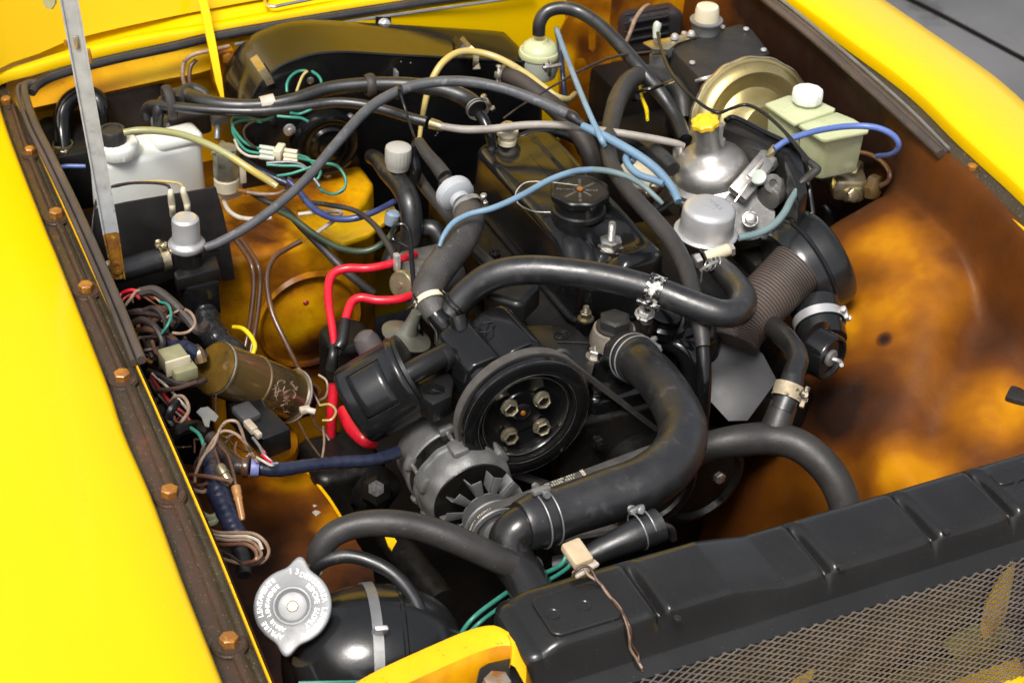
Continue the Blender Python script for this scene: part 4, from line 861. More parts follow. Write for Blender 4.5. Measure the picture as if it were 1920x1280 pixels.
hose([(1318,645,-.052,14),(1320,690,-.075,14.5),(1319,730,-.10,15),(1315,790,-.15,15),(1311,850,-.2,15)],15,'gloss','glossy black metal pipe going down beside the grey heat shield','pipe',cat='pipe')
HE=[(948,140,-.02,17),(968,147,-.015,18),(1005,172,-.02,18),(1042,204,-.03,18.5),(1075,238,-.04,19),(1098,270,-.055,19),(1112,310,-.08,18),(1116,345,-.11,18)]
hose(HE,18,'rubberb','brown dusted thick hose leaving the right end of the heater box')
ringclamp(P(952,141,-.019),P(968,147,-.015)-P(948,140,-.02),.0155,'small clamp on the thick hose at the right end of the heater box',w=.008,wires=False,screw=(-.7,-.2,.2))
hose([(1150,262,-.03,14),(1180,264,-.022,16),(1212,276,-.016,17),(1242,298,-.012,17),(1262,318,-.014,15)],16,'rubber','short fat black hose entering the left side of the silver carburettor bell')
q=B().t([(1195,172,-.0,3),(1215,168,.01,4),(1240,160,.012,4),(1262,152,.006,3.5)],4,n=8); q.t([(1188,186,-.01,6),(1196,182,-.002,6)],6,n=10); solo('cable_tie',q,K['gloss'],'black cable tie bridging the two hoses left of the servo','cable tie',group='black ties holding hoses')
# small wires
hose([(944,222,-.0,1.8),(975,200,.01,1.8),(1030,166,.02,2.2),(1090,132,.02,2.6),(1150,107,.015,2.6),(1222,97,.008,2.4)],2,'darkw','thin black cable rising from the rear cover nut to the small switch','cable',cat='cable')
hose([(1233,62,.02,3),(1238,85,.02,3),(1252,125,.025,3.2),(1276,160,.03,3.2),(1310,192,.03,3.2),(1345,211,.03,3.4),(1372,203,.03,3.4),(1400,197,.032,3.4),(1432,212,.036,3.4),(1470,246,.036,3.6),(1500,282,.034,4.5),(1517,303,.03,5)],3,'satin','thin black vacuum pipe waving across the gold servo','cable',cat='pipe')
hose([(1512,298,.03,5.5),(1528,312,.028,7),(1532,318,.026,8),(1522,327,.022,8),(1508,338,.018,7),(1500,345,.015,5)],7,'rubberg','black rubber elbow joining the thin pipe to the grey blue hose','elbow',cat='hose joint')
hose([(1503,342,.016,4),(1492,360,.012,4.5)],4,'alu','short clear link above the grey blue hose','pipe',cat='pipe')
hose([(1494,358,.012,6.5),(1482,378,.008,7),(1470,400,.002,7),(1450,422,-.005,7),(1420,438,-.01,7),(1385,446,-.012,6.5)],7,'tealh','grey blue hose curving round the carburettor to the aluminium can')
# ---- carburettor
db=P(1334,324,-.035); u_=1.05/S(db)
t=thing('carburettor','silver bell topped carburettor with a yellow damper cap, right of the rocker cover','carburettor',db-Z*.05)
tilt=unit((-.22,.0,1))
q=B().lathe([(60,-52),(70,-48),(74,-34),(79,-26),(82,-24),(82,-16),(79,-13),(80,-9),(79,-4),(73,-1),(69,2),(68,12),(64,24),(56,34),(44,41),(32,45),(25,50),(21.5,58),(20.5,84),(19.8,104),(18,105)],db,tilt,u=u_,seg=80); part('suction_chamber',q,K['dashpot'],t,ang=40)
q=B(); text_arc(q,'ZENITH STROMBERG CD MADE IN',db+tilt*u_*31,tilt,(1,0,0),54*u_,-190,-15,.0068); 
# lettering laid on the shoulder
vs=[]
for v in q.v:
    p=np.array(v); r_=np.linalg.norm((p-db)-tilt*np.dot(p-db,tilt))/u_; prof_=[(44,41),(56,34),(64,24),(68,12)]
    h_=np.interp(r_,[32,44,56,64,68],[45,41,34,24,12]); p2=p+tilt*(h_-31)*u_-tilt*.0002; vs.append(tuple(p2))
q.v=vs; part('lettering',q,K['alu'],t)
q=B().lathe([(19,104),(24,105),(24,112),(21,115),(13,116),(12,113),(4,113)],db,tilt,u=u_,seg=72,mod=lambda th,i: 1+.07*math.cos(8*th) if i in (1,2,3) else 1); part('damper_cap',q,K['yellowcap'],t)
q=B(); o=db+tilt*u_*70+X*u_*24; q.box(o+Z*u_*4,(9*u_,12*u_,50*u_),(unit((.9,-.3,.1)),unit((.3,.9,0)),Z),.001); q.box(o-Z*u_*18+X*u_*5,(10*u_,12*u_,36*u_),None,.001); part('rib',q,K['dashpot'],t)
q=B(); o=P(1272,278,-.01); cyl(q,o-Z*.016,o+Z*.005,.0078,.001); part('vent',q,K['dashpot'],t)
for (px,py,z) in [(1256,307,-.03),(1316,349,-.045),(1360,364,-.05),(1384,352,-.05),(1412,296,-.03)]:
    o=P(px,py,z); q=B().lathe([(9*u_,-.012),(9*u_,0),(6*u_,.0008)],o,unit((.05,-.3,1)),seg=20); q.lathe([(6.3*u_,0),(6*u_,.002),(4*u_,.003),(2*u_,.0028)],o,unit((.05,-.3,1)),seg=20); part('screw',q,K['dashpot'],t)
q=B(); domed(q,P(1360,400,-.11),.060,.045,.015,.055,.01,axes=(unit((.9,.4,0)),unit((-.4,.9,0)),Z)); q.box(P(1330,395,-.10),(.05,.05,.06),None,.006); part('body',q,K['cast'],t)
q=B(); cyl(q,P(1462,352,-.03),P(1440,372,-.03),.0175,.003); q.lathe([(.013,0),(.013,.003),(.006,.003),(.0055,.0)],P(1448,344,-.010),unit((-.1,-.8,.5)),seg=28); part('spring_boss',q,K['cast'],t)
# throttle disc
dc=P(1403,400,-.052); dn=unit((-.25,-.62,.62))
q=B().lathe([(47,-7),(48,-6),(48,-1),(46.5,1),(1,1)],dc,dn,u=u_,seg=60); part('throttle_disc',q,K['castg'],t)
o=P(1406,411,-.048); q=B(); q.lathe([(15*u_,0),(14*u_,.0015)],o,dn,seg=24); q.hexa(o+dn*.0015,dn,12.5*u_,9*u_,dome=.2,ref=(1,0,.4)); q.lathe([(6*u_,10*u_),(6*u_,14*u_),(4*u_,14.5*u_)],o+dn*.0015,dn,seg=16); part('nut',q,K['zinc'],t)
q=B().lathe([(3.5,0),(3.2,3),(1,3.5)],P(1400,387,-.047),dn,u=u_,seg=14); part('screw',q,K['brass'],t)
# diagonal linkage and outlet
d_=unit(P(1445,296,.0)-P(1380,372,-.03)); wv=unit(np.cross(d_,dn))
q=B(); q.box(P(1440,300,.0),(.034,.016,.014),(unit(P(1460,316,0)-P(1425,288,0)),d_,unit(np.cross(unit(P(1460,316,0)-P(1425,288,0)),d_))),.002); part('clamp_block',q,K['grey'],t)
q=B(); q.box(P(1408,335,-.012),(.070,.030,.014),(d_,wv,unit(np.cross(d_,wv))),.003); q.box(P(1424,322,-.004),(.040,.020,.016),(d_,wv,unit(np.cross(d_,wv))),.003); part('lever_body',q,K['dashpot'],t)
q=B().tube([P(1378,378,-.022),P(1402,345,-.004),P(1430,304,.010)],.0016,n=8); part('rod',q,K['zinc'],t)
q=B(); cyl(q,P(1424,335,-.002),P(1422,331,.004),.011,.002); part('disc_cap',q,K['nylon'],t)
q=B(); cyl(q,P(1441,293,.006),P(1456,276,.020),.0062,.001); part('brass_tube',q,K['brass'],t)
# maroon diaphragm unit behind
t=thing('diaphragm_unit','round cream and maroon diaphragm unit between the rocker cover and the silver bell','vacuum unit',P(1200,330,-.08))
o=P(1205,322,-.045); u3=1/S(o); q=B().lathe([(40,-14),(44,-10),(44,-6),(40,-2),(30,3),(12,7),(1,7)],o,unit((.1,-.15,1)),u=u3,seg=48); part('lid',q,K['cream'],t)
q=B(); q.lathe([(30,-60),(38,-46),(45,-24),(45,-14),(40,-13)],o,unit((.1,-.15,1)),u=u3,seg=48); part('bowl',q,K['maroon'],t)
q=B(); cyl(q,P(1246,375,-.05),P(1222,400,-.06),.008,.001); q.tube([P(1210,392,-.045),P(1232,398,-.045),P(1250,388,-.045),P(1262,378,-.045)],.003,n=8); part('link',q,K['dark'],t)
for (px,py) in [(1225,352),(1238,346),(1192,300),(1215,365)]:
    q=B().hexa(P(px,py,-.045),Z,.006,.006,dome=.2); part('screw',q,K['brass'],t)
# aluminium can
ac=P(1323,436,-.03); u4=1/S(ac)
t=thing('breather_can','brimmed bright aluminium can with embossed top, below the silver bell','can',ac)
q=B().lathe([(54,-3),(60,0),(60.5,2.5),(58,4.5),(53,5),(51.5,8),(50.5,22),(50,48),(48.5,53),(44,57.5),(36,59.5),(1,60)],ac,unit((.05,-.03,1)),u=u4,seg=72); part('can',q,K['alu'],t)
q=B(); top_=ac+Z*60.2*u4+X*.0015
ex,ey=unit((.15,-1,0)),unit((1,.15,0))
text_line(q,'SIUC',top_-ey*10*u4,ex,ey,.0095,.60); text_line(q,'NEKVLI',top_+ey*6*u4,ex,ey,.0095,.58); text_line(q,'..',top_+ey*24*u4,ex,ey,.0085,.5)
part('lettering',q,K['stamp'],t)
for (px,py) in [(1297,418),(1344,441),(1360,417),(1327,438)]:
    pass
t=thing('mounting_bolt','long cream sleeved bolt with hexagonal head under the aluminium can','bolt',P(1330,480,-.04))
q=B(); cyl(q,P(1318,485,-.035),P(1368,467,-.03),.0085,.001); part('sleeve',q,K['cream'],t)
d_=unit(P(1368,467,-.03)-P(1318,485,-.035)); q=B().hexa(P(1312,487,-.035),-d_,.0105,.009,dome=.1); part('nut',q,K['zinc'],t); q=B().hexa(P(1366,468,-.03),d_,.010,.006); part('head',q,K['zinc'],t)
q=B().lathe([(.012,0),(.012,.003)],P(1315,486,-.035),d_,seg=24); part('washer',q,K['dark'],t)
q=B()
for k in range(3):
    o=P(1328+k*8,497-k*2,-.03); q.tube([o+.008*(math.cos(a)*unit((.5,0,.8))+math.sin(a)*unit((.2,.9,0))) for a in np.linspace(0,2*math.pi,10,endpoint=False)],.0013,n=8,per=3,closed=True)
q.tube([P(1313,507,-.03),P(1330,497,-.022),P(1345,490,-.022)],.0024,n=8); q.tube([P(1345,500,-.03),P(1362,498,-.028),P(1370,505,-.03)],.0014,n=6)
q.tube([P(1316,510,-.03),P(1314,530,-.045)],.0012,n=6)
solo('spring_clamp',q,K['zinc'],'coiled wire spring clamp at the tip of the hairpin hose under the can','hose clamp',group='hose clamps')
# black air cleaner back plate behind the carburettor
t=thing('air_box_plate','upright black pressed plate edge between the silver bell and the fluid reservoir','air box',P(1440,300,-.1))
q=B().prism([P(a,c,.018) for a,c in [(1355,240),(1362,222),(1385,218),(1480,272),(1500,285),(1508,310),(1515,360),(1500,372),(1470,290),(1440,272)]],-Z*.13,bev=.004,corner=0); part('plate',q,K['satin'],t)
q=B().t([(1360,226,.021),(1378,221,.022),(1430,246,.022),(1490,276,.02),(1508,300,.016),(1516,345,.0),(1524,400,-.03)],5,n=10); part('rolled_edge',q,K['gloss'],t)
q=B().prism([P(a,c,.004) for a,c in [(1365,238),(1450,285),(1440,300),(1355,250)]],-Z*.10,bev=.006); part('side',q,K['matte'],t)
# ---- intake drum, axis across the car
t=thing('air_intake_drum','glossy black two part air intake drum with a corrugated hose plugged into it','air intake',P(1520,500,-.15))
dcn=P(1513,500,x=.470); dax=unit((1,.02,.36)); Rr=.0725
q=B().lathe([(Rr*.50,-.030),(Rr*.74,-.031),(Rr*.84,-.034),(Rr*.92,-.031),(Rr*.965,-.024),(Rr*.975,-.015),(Rr*.975,-.003),(Rr*1.01,-.002),(Rr*1.03,.0),(Rr*1.02,.002),(Rr*.97,.002)],dcn,dax,seg=84); part('front_half',q,K['canister'],t)
q=B().lathe([(Rr*.95,.0015),(Rr*.985,.004),(Rr*.985,.022),(Rr*.97,.029),(Rr*.93,.034),(Rr*.84,.038),(.001,.040)],dcn,dax,seg=84); part('rear_half',q,K['canister'],t)
# spout to the thermostatic motor
q=B().t([(1528,575,-.11,48),(1538,610,-.12,45),(1545,640,-.13,44)],46,n=32,per=5); part('spout',q,K['canister'],t)
CH=[(1494,502,-.060,52),(1462,534,-.075,51),(1425,572,-.09,50),(1392,612,-.105,47),(1378,645,-.12,44)]
ch=cr([list(P(*k[:3]))+[k[3]/S(P(*k[:3]))] for k in CH],34)
q=B().tube(ch[:,:3],list(ch[:,3]),n=40,per=1,mod=lambda f,i: 1+(.03 if i%4 in (0,1) else -.03)); solo('corrugated_hose',q,K['corr'],'brown ribbed paper air hose between the black intake drum and the exhaust side','hose',ang=25)
t=thing('thermostatic_motor','small round black vacuum motor with a grey spout, hanging under the intake drum','vacuum motor',P(1550,680,-.2))
mo=P(1560,672,-.115); mx=unit((.30,-.80,.02))
q=B().lathe([(56,-45),(46,-40),(45,-4),(44,0),(42,2),(38,1),(35,-4),(33,-6),(1,-5)],mo,mx,u=1/S(mo),seg=56); part('housing',q,K['gloss'],t)
q=B().lathe([(17,-5),(17,0),(15,2),(6,3),(5.5,3)],mo,mx,u=1/S(mo),seg=30); part('hub',q,K['grey'],t)
q=B(); q.tube([mo+mx*.001,mo+mx*.010+X*.002,P(1578,684,-.105)],.0028,n=10); part('spout',q,K['alu'],t)
ringclamp(P(1536,604,-.118),P(1545,640,-.13)-P(1528,575,-.11),.0335,'wide pale band clamp with a long screw under the black intake drum',w=.013,wires=False,m='alu',screw=(.75,-.75,.35))
# ---- heat shield
t=thing('heat_shield','flat satin grey many sided heat shield plate right of the thermostat','heat shield',P(1390,720,-.2))
sh=[(1326,640),(1333,626),(1363,624),(1407,642),(1431,664),(1457,713),(1430,750),(1402,788),(1366,789),(1328,748),(1324,700)]
def tiltp(a,c):   # plane leaning back
    for k in range(1): pass
    n_=np.array((-.18,-.55,.8)); n_/=np.linalg.norm(n_); o=P(1390,700,-.155); d=ROT@np.array([a-CX,CY-c,-F]); return CAM+d*(np.dot(o-CAM,n_)/np.dot(d,n_))
q=B().prism([tiltp(*k) for k in sh],np.array((.18,.55,-.8))*.0016,bev=.0005); part('plate',q,K['shield'],t)
q=B().prism([tiltp(a,c) for a,c in [(1330,618),(1362,620),(1410,640),(1362,626),(1332,628)]],np.array((0,.01,.012))); part('folded_edge',q,K['shield'],t)
q=B(); q.box(P(1340,682,-.17),(.02,.05,.03),None,.003); part('manifold_end',q,mat('red_oxide_casting',(.30,.05,.07),(.15,.03,.04),ns=30,rough=.5),t)
q=B(); domed(q,P(1270,665,-.16),.042,.05,.02,.065,.02); q.t([(1240,640,-.10,16),(1275,650,-.10,20),(1300,680,-.12,26),(1300,730,-.16,26)],20,n=20); q.lathe([(.030,-.012),(.030,0),(.026,.004),(.022,.004),(.022,.012),(.018,.014)],P(1245,600,-.075),unit((.1,-.1,1)),seg=40)
solo('water_outlet',q,K['gloss'],'lumpy glossy black water outlet casting behind the top hose','casting')
# ---- bottom hoses at the right
YH=[(1290,856,-.14,26),(1325,838,-.13,28),(1380,826,-.12,30),(1440,822,-.12,31),(1492,832,-.12,31),(1535,862,-.13,31),(1568,905,-.15,31),(1590,960,-.18,31)]
q=B().t(YH,30,n=28); q.t([(1448,818,-.12,30),(1456,798,-.11,28),(1463,778,-.10,26.5),(1470,758,-.09,26)],26,n=28); solo('branch_hose',q,K['rubberg'],'thick dusty Y shaped hose running down to the right end of the radiator','hose')
hose([(1466,770,-.094,24),(1476,745,-.082,24),(1484,718,-.072,23),(1488,700,-.068,21),(1496,678,-.065,20),(1490,655,-.07,20),(1468,630,-.085,21),(1440,608,-.105,22),(1405,590,-.13,22)],22,'rubber','black elbow hose dropping from behind the corrugated hose into the Y hose')
c=P(1478,735,-.078); ringclamp(c,P(1484,718,-.072)-P(1470,758,-.09),.0178,'corroded brown band clamp on the elbow above the Y hose',w=.018,wires=False,m=mat('corroded_band',(.30,.24,.15),(.45,.38,.26),ns=40,rough=.6,metal=.3,bump=.5,c3=(.03,.025,.02),ns3=60,w3=.5),screw=(.8,-.5,.1))
# lower middle hose
LH=[(1040,1060,-.09,18),(1090,1050,-.08,20),(1130,1030,-.07,24),(1180,1008,-.062,29),(1235,984,-.058,34)]
hose(LH,27,'rubber','short flared black hose just behind the radiator, under the top hose',n=24)
ringclamp(P(1205,992,-.06),P(1235,984,-.058)-P(1180,1008,-.062),.0205,'pale clamp with a bolt on the short flared hose behind the radiator',w=.012,wires=True,m='grey',screw=(-.2,.5,.8))
hose([(1235,985,-.065,10),(1256,992,-.075,9),(1262,1010,-.09,8)],9,'rubber','thin black pipe tail at the end of the short flared hose','pipe',cat='pipe')
# ================================================================ rear and left of the bay
# heater box
t=thing('heater_box','long glossy black heater box with a round blower motor, bolted to the bulkhead','heater',(.1,.66,-.3))
hf=[(452,430),(452,330),(455,250),(462,205),(473,180),(488,155),(505,138),(525,123),(548,113),(575,104),(605,99),(650,97),(733,102),(850,108),(985,116),(1003,120),(1012,130),(1014,150),(1013,200),(1012,430)]
HF=[P(a,c,y=.655) for a,c in hf]; HF=[np.array(p) for p in cr(HF[:],3)]
R=[[p+Y*d for p in HF] for d in (0,.004,.03,.06,.09,.112)]
ce=sum(HF)/len(HF)
R=[[ce+(p-ce)*np.array((.985,1,.975)) for p in HF]]+R+[[ce+Y*.118+(p-ce)*np.array((.97,1,.96)) for p in HF]]
R[0]=[p+Y*.0 -Y*.003 for p in R[0]]
q=B().rings(R); part('casing',q,K['gloss'],t,ang=50)
q=B().tube([p-Y*.002 for p in HF[2:-2]],.0022,n=8,per=1); part('seam_flange',q,K['satin'],t)
mc=P(612,268,y=.632); um=1/S(mc)
q=B().lathe([(80,-18),(82,-14),(80,-12),(74,-11)],P(606,262,y=.648),FR,u=um,seg=56,mod=lambda th,i: 1+.10*math.cos(2*th+.9)); part('motor_plate',q,K['satin'],t)
q=B().lathe([(64,-14),(65,6),(62,14),(56,16),(52,14),(40,15),(36,21),(34,21),(33,17),(24,18),(22,24),(14,25),(13,20),(5,20),(4,26),(1,26)],mc,FR,u=um,seg=64); part('motor',q,K['gloss'],t)
for (px,py,m_) in [(543,244,'alu'),(657,221,'zinc'),(660,268,'zinc'),(568,286,'zinc'),(614,330,'zinc'),(581,150,'zinc'),(510,228,'dark')]:
    c=P(px,py,y=.640 if px>520 and py>200 else .654); q=B().lathe([(11.5 if m_=='alu' else 8,-3),(11.5 if m_=='alu' else 8,2),(6,3),(5.5,7),(2,8)],c,FR,u=um,seg=20); part('screw',q,K[m_],t)
for (px,py) in [(751,115),(769,117),(816,253),(819,248)]:
    q=B().lathe([(3,0),(2.5,2),(.5,3)],P(px,py,y=.654),FR,u=um,seg=12); part('rivet',q,K['alu'],t)
q=B().box(P(742,143,y=.648),(.005,.016,.022),None,.002); part('tab',q,K['grey'],t)
q=B().tube([P(a,c,y=.6525) for a,c in [(732,134),(832,126),(834,226),(740,222)]],.0005,n=6,per=1,closed=True); part('sticker_edge',q,K['satin'],t)
def strip(L,w_,m,parent,name,th=.0016,y=None):
    """flat sheet strip along survey points (px,py,y)"""
    pts=[P(a,c,y=yy) for a,c,yy in L]; q=B(); R=[]
    for i,p in enumerate(pts):
        d=unit(pts[min(i+1,len(pts)-1)]-pts[max(i-1,0)]); s_=unit(np.cross(d,unit(CAM-p))); n_=np.cross(s_,d)
        R.append([p-s_*w_/2,p+s_*w_/2,p+s_*w_/2+n_*th,p-s_*w_/2+n_*th])
    q.rings(R); return part(name,q,K[m],parent) if parent is not None else q
strip([(719,32,.788),(718,62,.785),(716,76,.755),(713,97,.70)],.024,'gloss',t,'hanger_strap')
q=B(); c=P(720,47,y=.778); q.lathe([(.0105,0),(.010,.003),(.0075,.004)],c,unit((.1,-1,.4)),seg=24); q.hexa(c+unit((.1,-1,.4))*.004,unit((.1,-1,.4)),.0075,.006,dome=.1); part('bolt',q,K['alu'],t)
strip([(476,108,.70),(492,132,.652),(503,149,.648),(507,158,.648)],.012,'brass',t,'spring_clip')
strip([(852,73,.72),(866,88,.66),(880,99,.648)],.010,'satin',t,'spring_clip')
strip([(866,72,.72),(882,90,.66),(898,104,.648)],.007,'brass',t,'spring_clip')
strip([(893,104,.648),(892,116,.645),(890,126,.645),(900,124,.64)],.009,'brass',t,'spring_clip')
q=B(); q.box(P(872,98,y=.64),(.020,.014,.010),None,.003); solo('tube_clip',q,K['alu'],'small shiny clip holding the yellow tube on top of the heater box','clip')
hose([(786,262,-.08,4),(792,220,-.06,5),(800,180,-.035,6),(812,146,-.01,6.5),(832,116,.008,6.5),(862,98,.014,6.5),(900,99,.010,6.5),(940,112,.004,6.5),(985,138,-.004,6.5),(1020,165,-.012,7),(1045,182,-.02,6.5),(1066,186,-.03,6),(1078,176,-.04,5)],6.5,'yelh','yellowed clear tube looping over the heater box and down behind the engine')
# vapour filter
t=thing('vapour_filter','clear domed vapour filter with a yellowed lid, by the right end of the heater box','filter',P(1012,130,-.08))
vf=P(1012,96,-.03); uv=1/S(vf)
q=B().lathe([(20,-58),(32,-50),(36,-36),(37,-12),(33,-8)],vf,Z,u=uv,seg=40); part('bowl',q,K['nylon'],t)
q=B().lathe([(33,-9),(39,-8),(40,-2),(38,3),(35,4),(33,10),(26,17),(16,21),(13,26),(1,26)],vf,Z,u=uv,seg=48); part('lid',q,K['greenish'],t)
q=B(); cyl(q,P(1018,128,y=.60),P(1052,122,y=.60),.0032,.0006); q.hexa(P(1022,128,y=.60),unit((1,0,.1)),.008,.006); q.box(P(1030,128,y=.61),(.004,.01,.028),None,.001); part('clamp_bolt',q,K['zinc'],t)
# ---- grey PCV cap and hose
t=thing('oil_breather','round ribbed pale grey cap on an elbow hose, in front of the heater box','cap',P(745,320,-.04))
bc=P(746,306,-.02); ub=1/S(bc)
q=B().lathe([(21,-10),(23,0),(24.5,4),(25,30),(24,34),(20,36.5),(1,37)],bc,unit((.05,.0,1)),u=ub,seg=88,mod=lambda th,i: 1+(.014*math.cos(22*th) if i in (1,2,3) else 0)); part('cap',q,mat('pale_warm_grey_plastic',(.40,.39,.35),(.33,.32,.28),ns=20,rough=.5,dust=(.2,.19,.16),dl=-.02),t)
hose([(696,293,-.05,14),(708,300,-.045,15),(728,322,-.045,19),(750,345,-.045,21),(766,375,-.05,21),(772,410,-.07,21),(770,450,-.1,21),(760,490,-.13,20)],20,'rubber','black elbow hose carrying the pale grey ribbed cap',n=20)
hose([(727,500,-.15,17),(745,462,-.125,17),(778,436,-.10,17),(808,428,-.09,17),(826,446,-.10,16),(836,480,-.12,15)],17,'rubber','short black elbow hose seen behind the cloth textured hose')
t=thing('choke_unit','bronze and silver rotary unit with bracket beside the red leads','distributor',P(760,530,-.12))
dcx=P(752,534,-.09)
q=B().lathe([(26,-30),(28,-4),(27,0),(24,3),(6,4),(5,7),(1,7)],dcx,unit((-.75,-.45,.3)),u=1/S(dcx),seg=40); part('cover',q,K['brass'],t)
q=B(); cyl(q,P(764,532,-.095),P(850,520,-.115),.030,.004); q.box(P(800,500,-.12),(.07,.05,.04),None,.008); q.lathe([(.02,0),(.022,.004),(.022,.02),(.015,.03)],P(835,505,-.10),unit((.2,0,1)),seg=28); part('body',q,K['cast'],t)
strip([(748,478,.30),(756,500,.30),(762,522,.29)],.014,'brass',t,'bracket')
q=B(); q.box(P(744,492,-.07),(.008,.010,.026),None,.0015); part('terminal',q,K['alu'],t)
hose([(570,378,-.09,4),(620,385,-.08,5),(665,395,-.075,5),(700,420,-.07,5.5),(725,455,-.07,6),(741,484,-.07,6)],5,'rubberg','thin grey cable arching down to the bronze unit','cable',cat='cable')
# red leads
hose([(778,478,-.09,8),(758,484,-.08,8),(728,496,-.075,8),(690,503,-.075,8),(652,503,-.078,8.5),(626,512,-.082,8.5),(616,535,-.09,8.5),(617,575,-.10,8),(624,620,-.115,7.5),(627,650,-.125,6)],8,'red','upper red ignition lead bending down into a black boot',cat='ignition lead',name='ignition_lead',group='red ignition leads')
hose([(778,552,-.09,8),(748,561,-.09,8.5),(710,563,-.09,8.5),(678,558,-.09,8.5),(660,566,-.093,8.5),(651,588,-.10,8.5),(647,604,-.105,8)],8,'red','lower red ignition lead bending down into a black boot',cat='ignition lead',name='ignition_lead',group='red ignition leads')
t=thing('distributor_cap','black distributor cap with rubber boots left of the pump filter','distributor cap',P(640,680,-.2))
q=B().t([(647,600,-.103,9),(645,618,-.108,10),(641,640,-.115,11),(634,652,-.12,11)],10); part('boot',q,K['rubber'],t)
q=B().t([(627,648,-.125,8),(624,668,-.132,9),(622,690,-.15,12)],9); part('boot',q,K['rubber'],t)
q=B().t([(634,655,-.125,12),(655,655,-.13,11),(690,652,-.14,11)],11); part('boot',q,K['rubber'],t)
q=B(); domed(q,P(650,700,-.24),.035,.035,.030,.07,.012); part('cap',q,K['dark'],t)
q=B().lathe([(25,-30),(26,0),(25,40),(20,54),(10,60),(1,61)],P(706,672,-.14),unit((-.35,.35,.85)),u=1/1480.,seg=36); solo('plug_boot',q,mat('brown_grey_bakelite',(.10,.085,.085),(.07,.06,.06),ns=14,rough=.5,bump=.1),'brown grey moulded bulb standing behind the pump filter','plug boot')
hose([(627,720,-.20,10),(622,780,-.24,10),(620,850,-.30,9)],9,'red','red cable hanging in the dark left of the pump filter',cat='cable',name='cable')
hose([(645,770,-.22,14),(660,800,-.22,15),(682,822,-.22,15),(700,832,-.23,12)],13,'red','red hose just showing below the pump filter',cat='hose')
t=thing('suction_dish','grey green tin dish with a funnel neck above the pump filter','dish',P(765,640,-.12))
q=B().lathe([(47,-3),(48,0),(46,1),(30,4),(19,11),(13,26),(11,44),(10,56)],P(762,630,-.085),unit((.35,-.1,1)),u=1/1460.,seg=48); part('dish',q,mat('grey_green_tin',(.20,.20,.16),(.14,.14,.11),ns=20,rough=.35,metal=.6,bump=.1),t)
q=B().t([(770,465,-.05,3),(748,455,-.045,3.4),(737,448,-.04,3.6),(736,430,-.035,3.8),(748,421,-.032,4),(762,425,-.033,4),(769,445,-.04,4.5),(772,490,-.05,5),(777,540,-.065,5),(785,600,-.08,5),(792,650,-.10,5)],4,n=10)
solo('dipstick',q,K['gloss'],'black wire dipstick handle looping beside the cloth textured hose','dipstick')
# ---- footwell box behind the left wires
K['wax_f']=wax('waxed_footwell_paint',bias=.05,ns=7,seed=4.4,rough=.35,grit=.15,coat=.1,mid=.35,dk=.5,amp=.6,patches=[(*P(600,450,-.2),.10,.20),(*P(690,390,-.2),.10,.22),(*P(470,440,-.165),.08,-.12),(*P(610,660,-.35),.06,-.2),(*P(440,560,-.25),.07,.14),(*P(640,520,-.2),.06,.25),(*P(560,600,-.28),.07,.22)])
t=thing('footwell_box','yellow and orange waxed footwell box with a round pressed dome, behind the red leads','body panel',(-.15,.5,-.4))
q=B(); out=[(-.30,.47),(-.08,.475),(-.055,.48),(-.04,.50),(.02,.56),(.05,.60),(.05,.76),(-.30,.76)]
q.prism([np.array((a,c,-.165)) for a,c in out],-Z*.38,bev=.012,seg=3); part('shell',q,K['wax_f'],t)
dcx=P(580,600,y=.474); q=B().lathe([(112,-8),(106,0),(100,8),(95,6),(91,-3),(85,-3),(62,9),(30,17),(1,20)],dcx,FR,u=1/S(dcx),seg=64); part('dome',q,K['wax_f'],t)
q=B().lathe([(6,0),(4,3),(1,4)],P(574,568,y=.45),FR,u=1/1300.,seg=12); part('plug',q,K['redw'],t)
q=B(); q.tube([P(438,497,-.163),P(520,476,-.163),P(600,458,-.163)],.003,n=8); q=B().prism([P(a,c,-.158) for a,c in [(600,430),(650,400),(740,385),(745,398),(690,440),(640,455)]],-Z*.01,bev=.003); part('yellow_flange',q,K['yellow_dull'],t)
# second wing-side panel (between tank and fender), dark
# brake pipes
g_='brown brake pipes on the footwell box'
hose([(440,448,-.12,4.5),(455,468,-.125,4.5),(471,495,-.13,4.8),(476,530,-.15,5),(472,580,-.18,5),(464,630,-.21,5),(456,670,-.23,5)],5,'pipe','left of the paired brown pipes running down the footwell box','brake_pipe',cat='pipe',group=g_)
hose([(452,448,-.12,4.5),(468,470,-.125,4.5),(484,498,-.13,4.8),(488,530,-.15,5),(484,580,-.18,5),(476,630,-.21,5),(468,670,-.23,5)],5,'pipe','right of the paired brown pipes running down the footwell box','brake_pipe',cat='pipe',group=g_)
hose([(565,452,-.12,5),(540,465,-.125,5),(515,482,-.13,5.2),(502,510,-.14,5.4),(502,545,-.155,5.4),(512,590,-.175,5.4),(535,640,-.20,5.2),(560,690,-.23,5),(580,730,-.26,5)],5.4,'pipe','single brown pipe bending across the orange dome','brake_pipe',cat='pipe',group=g_)
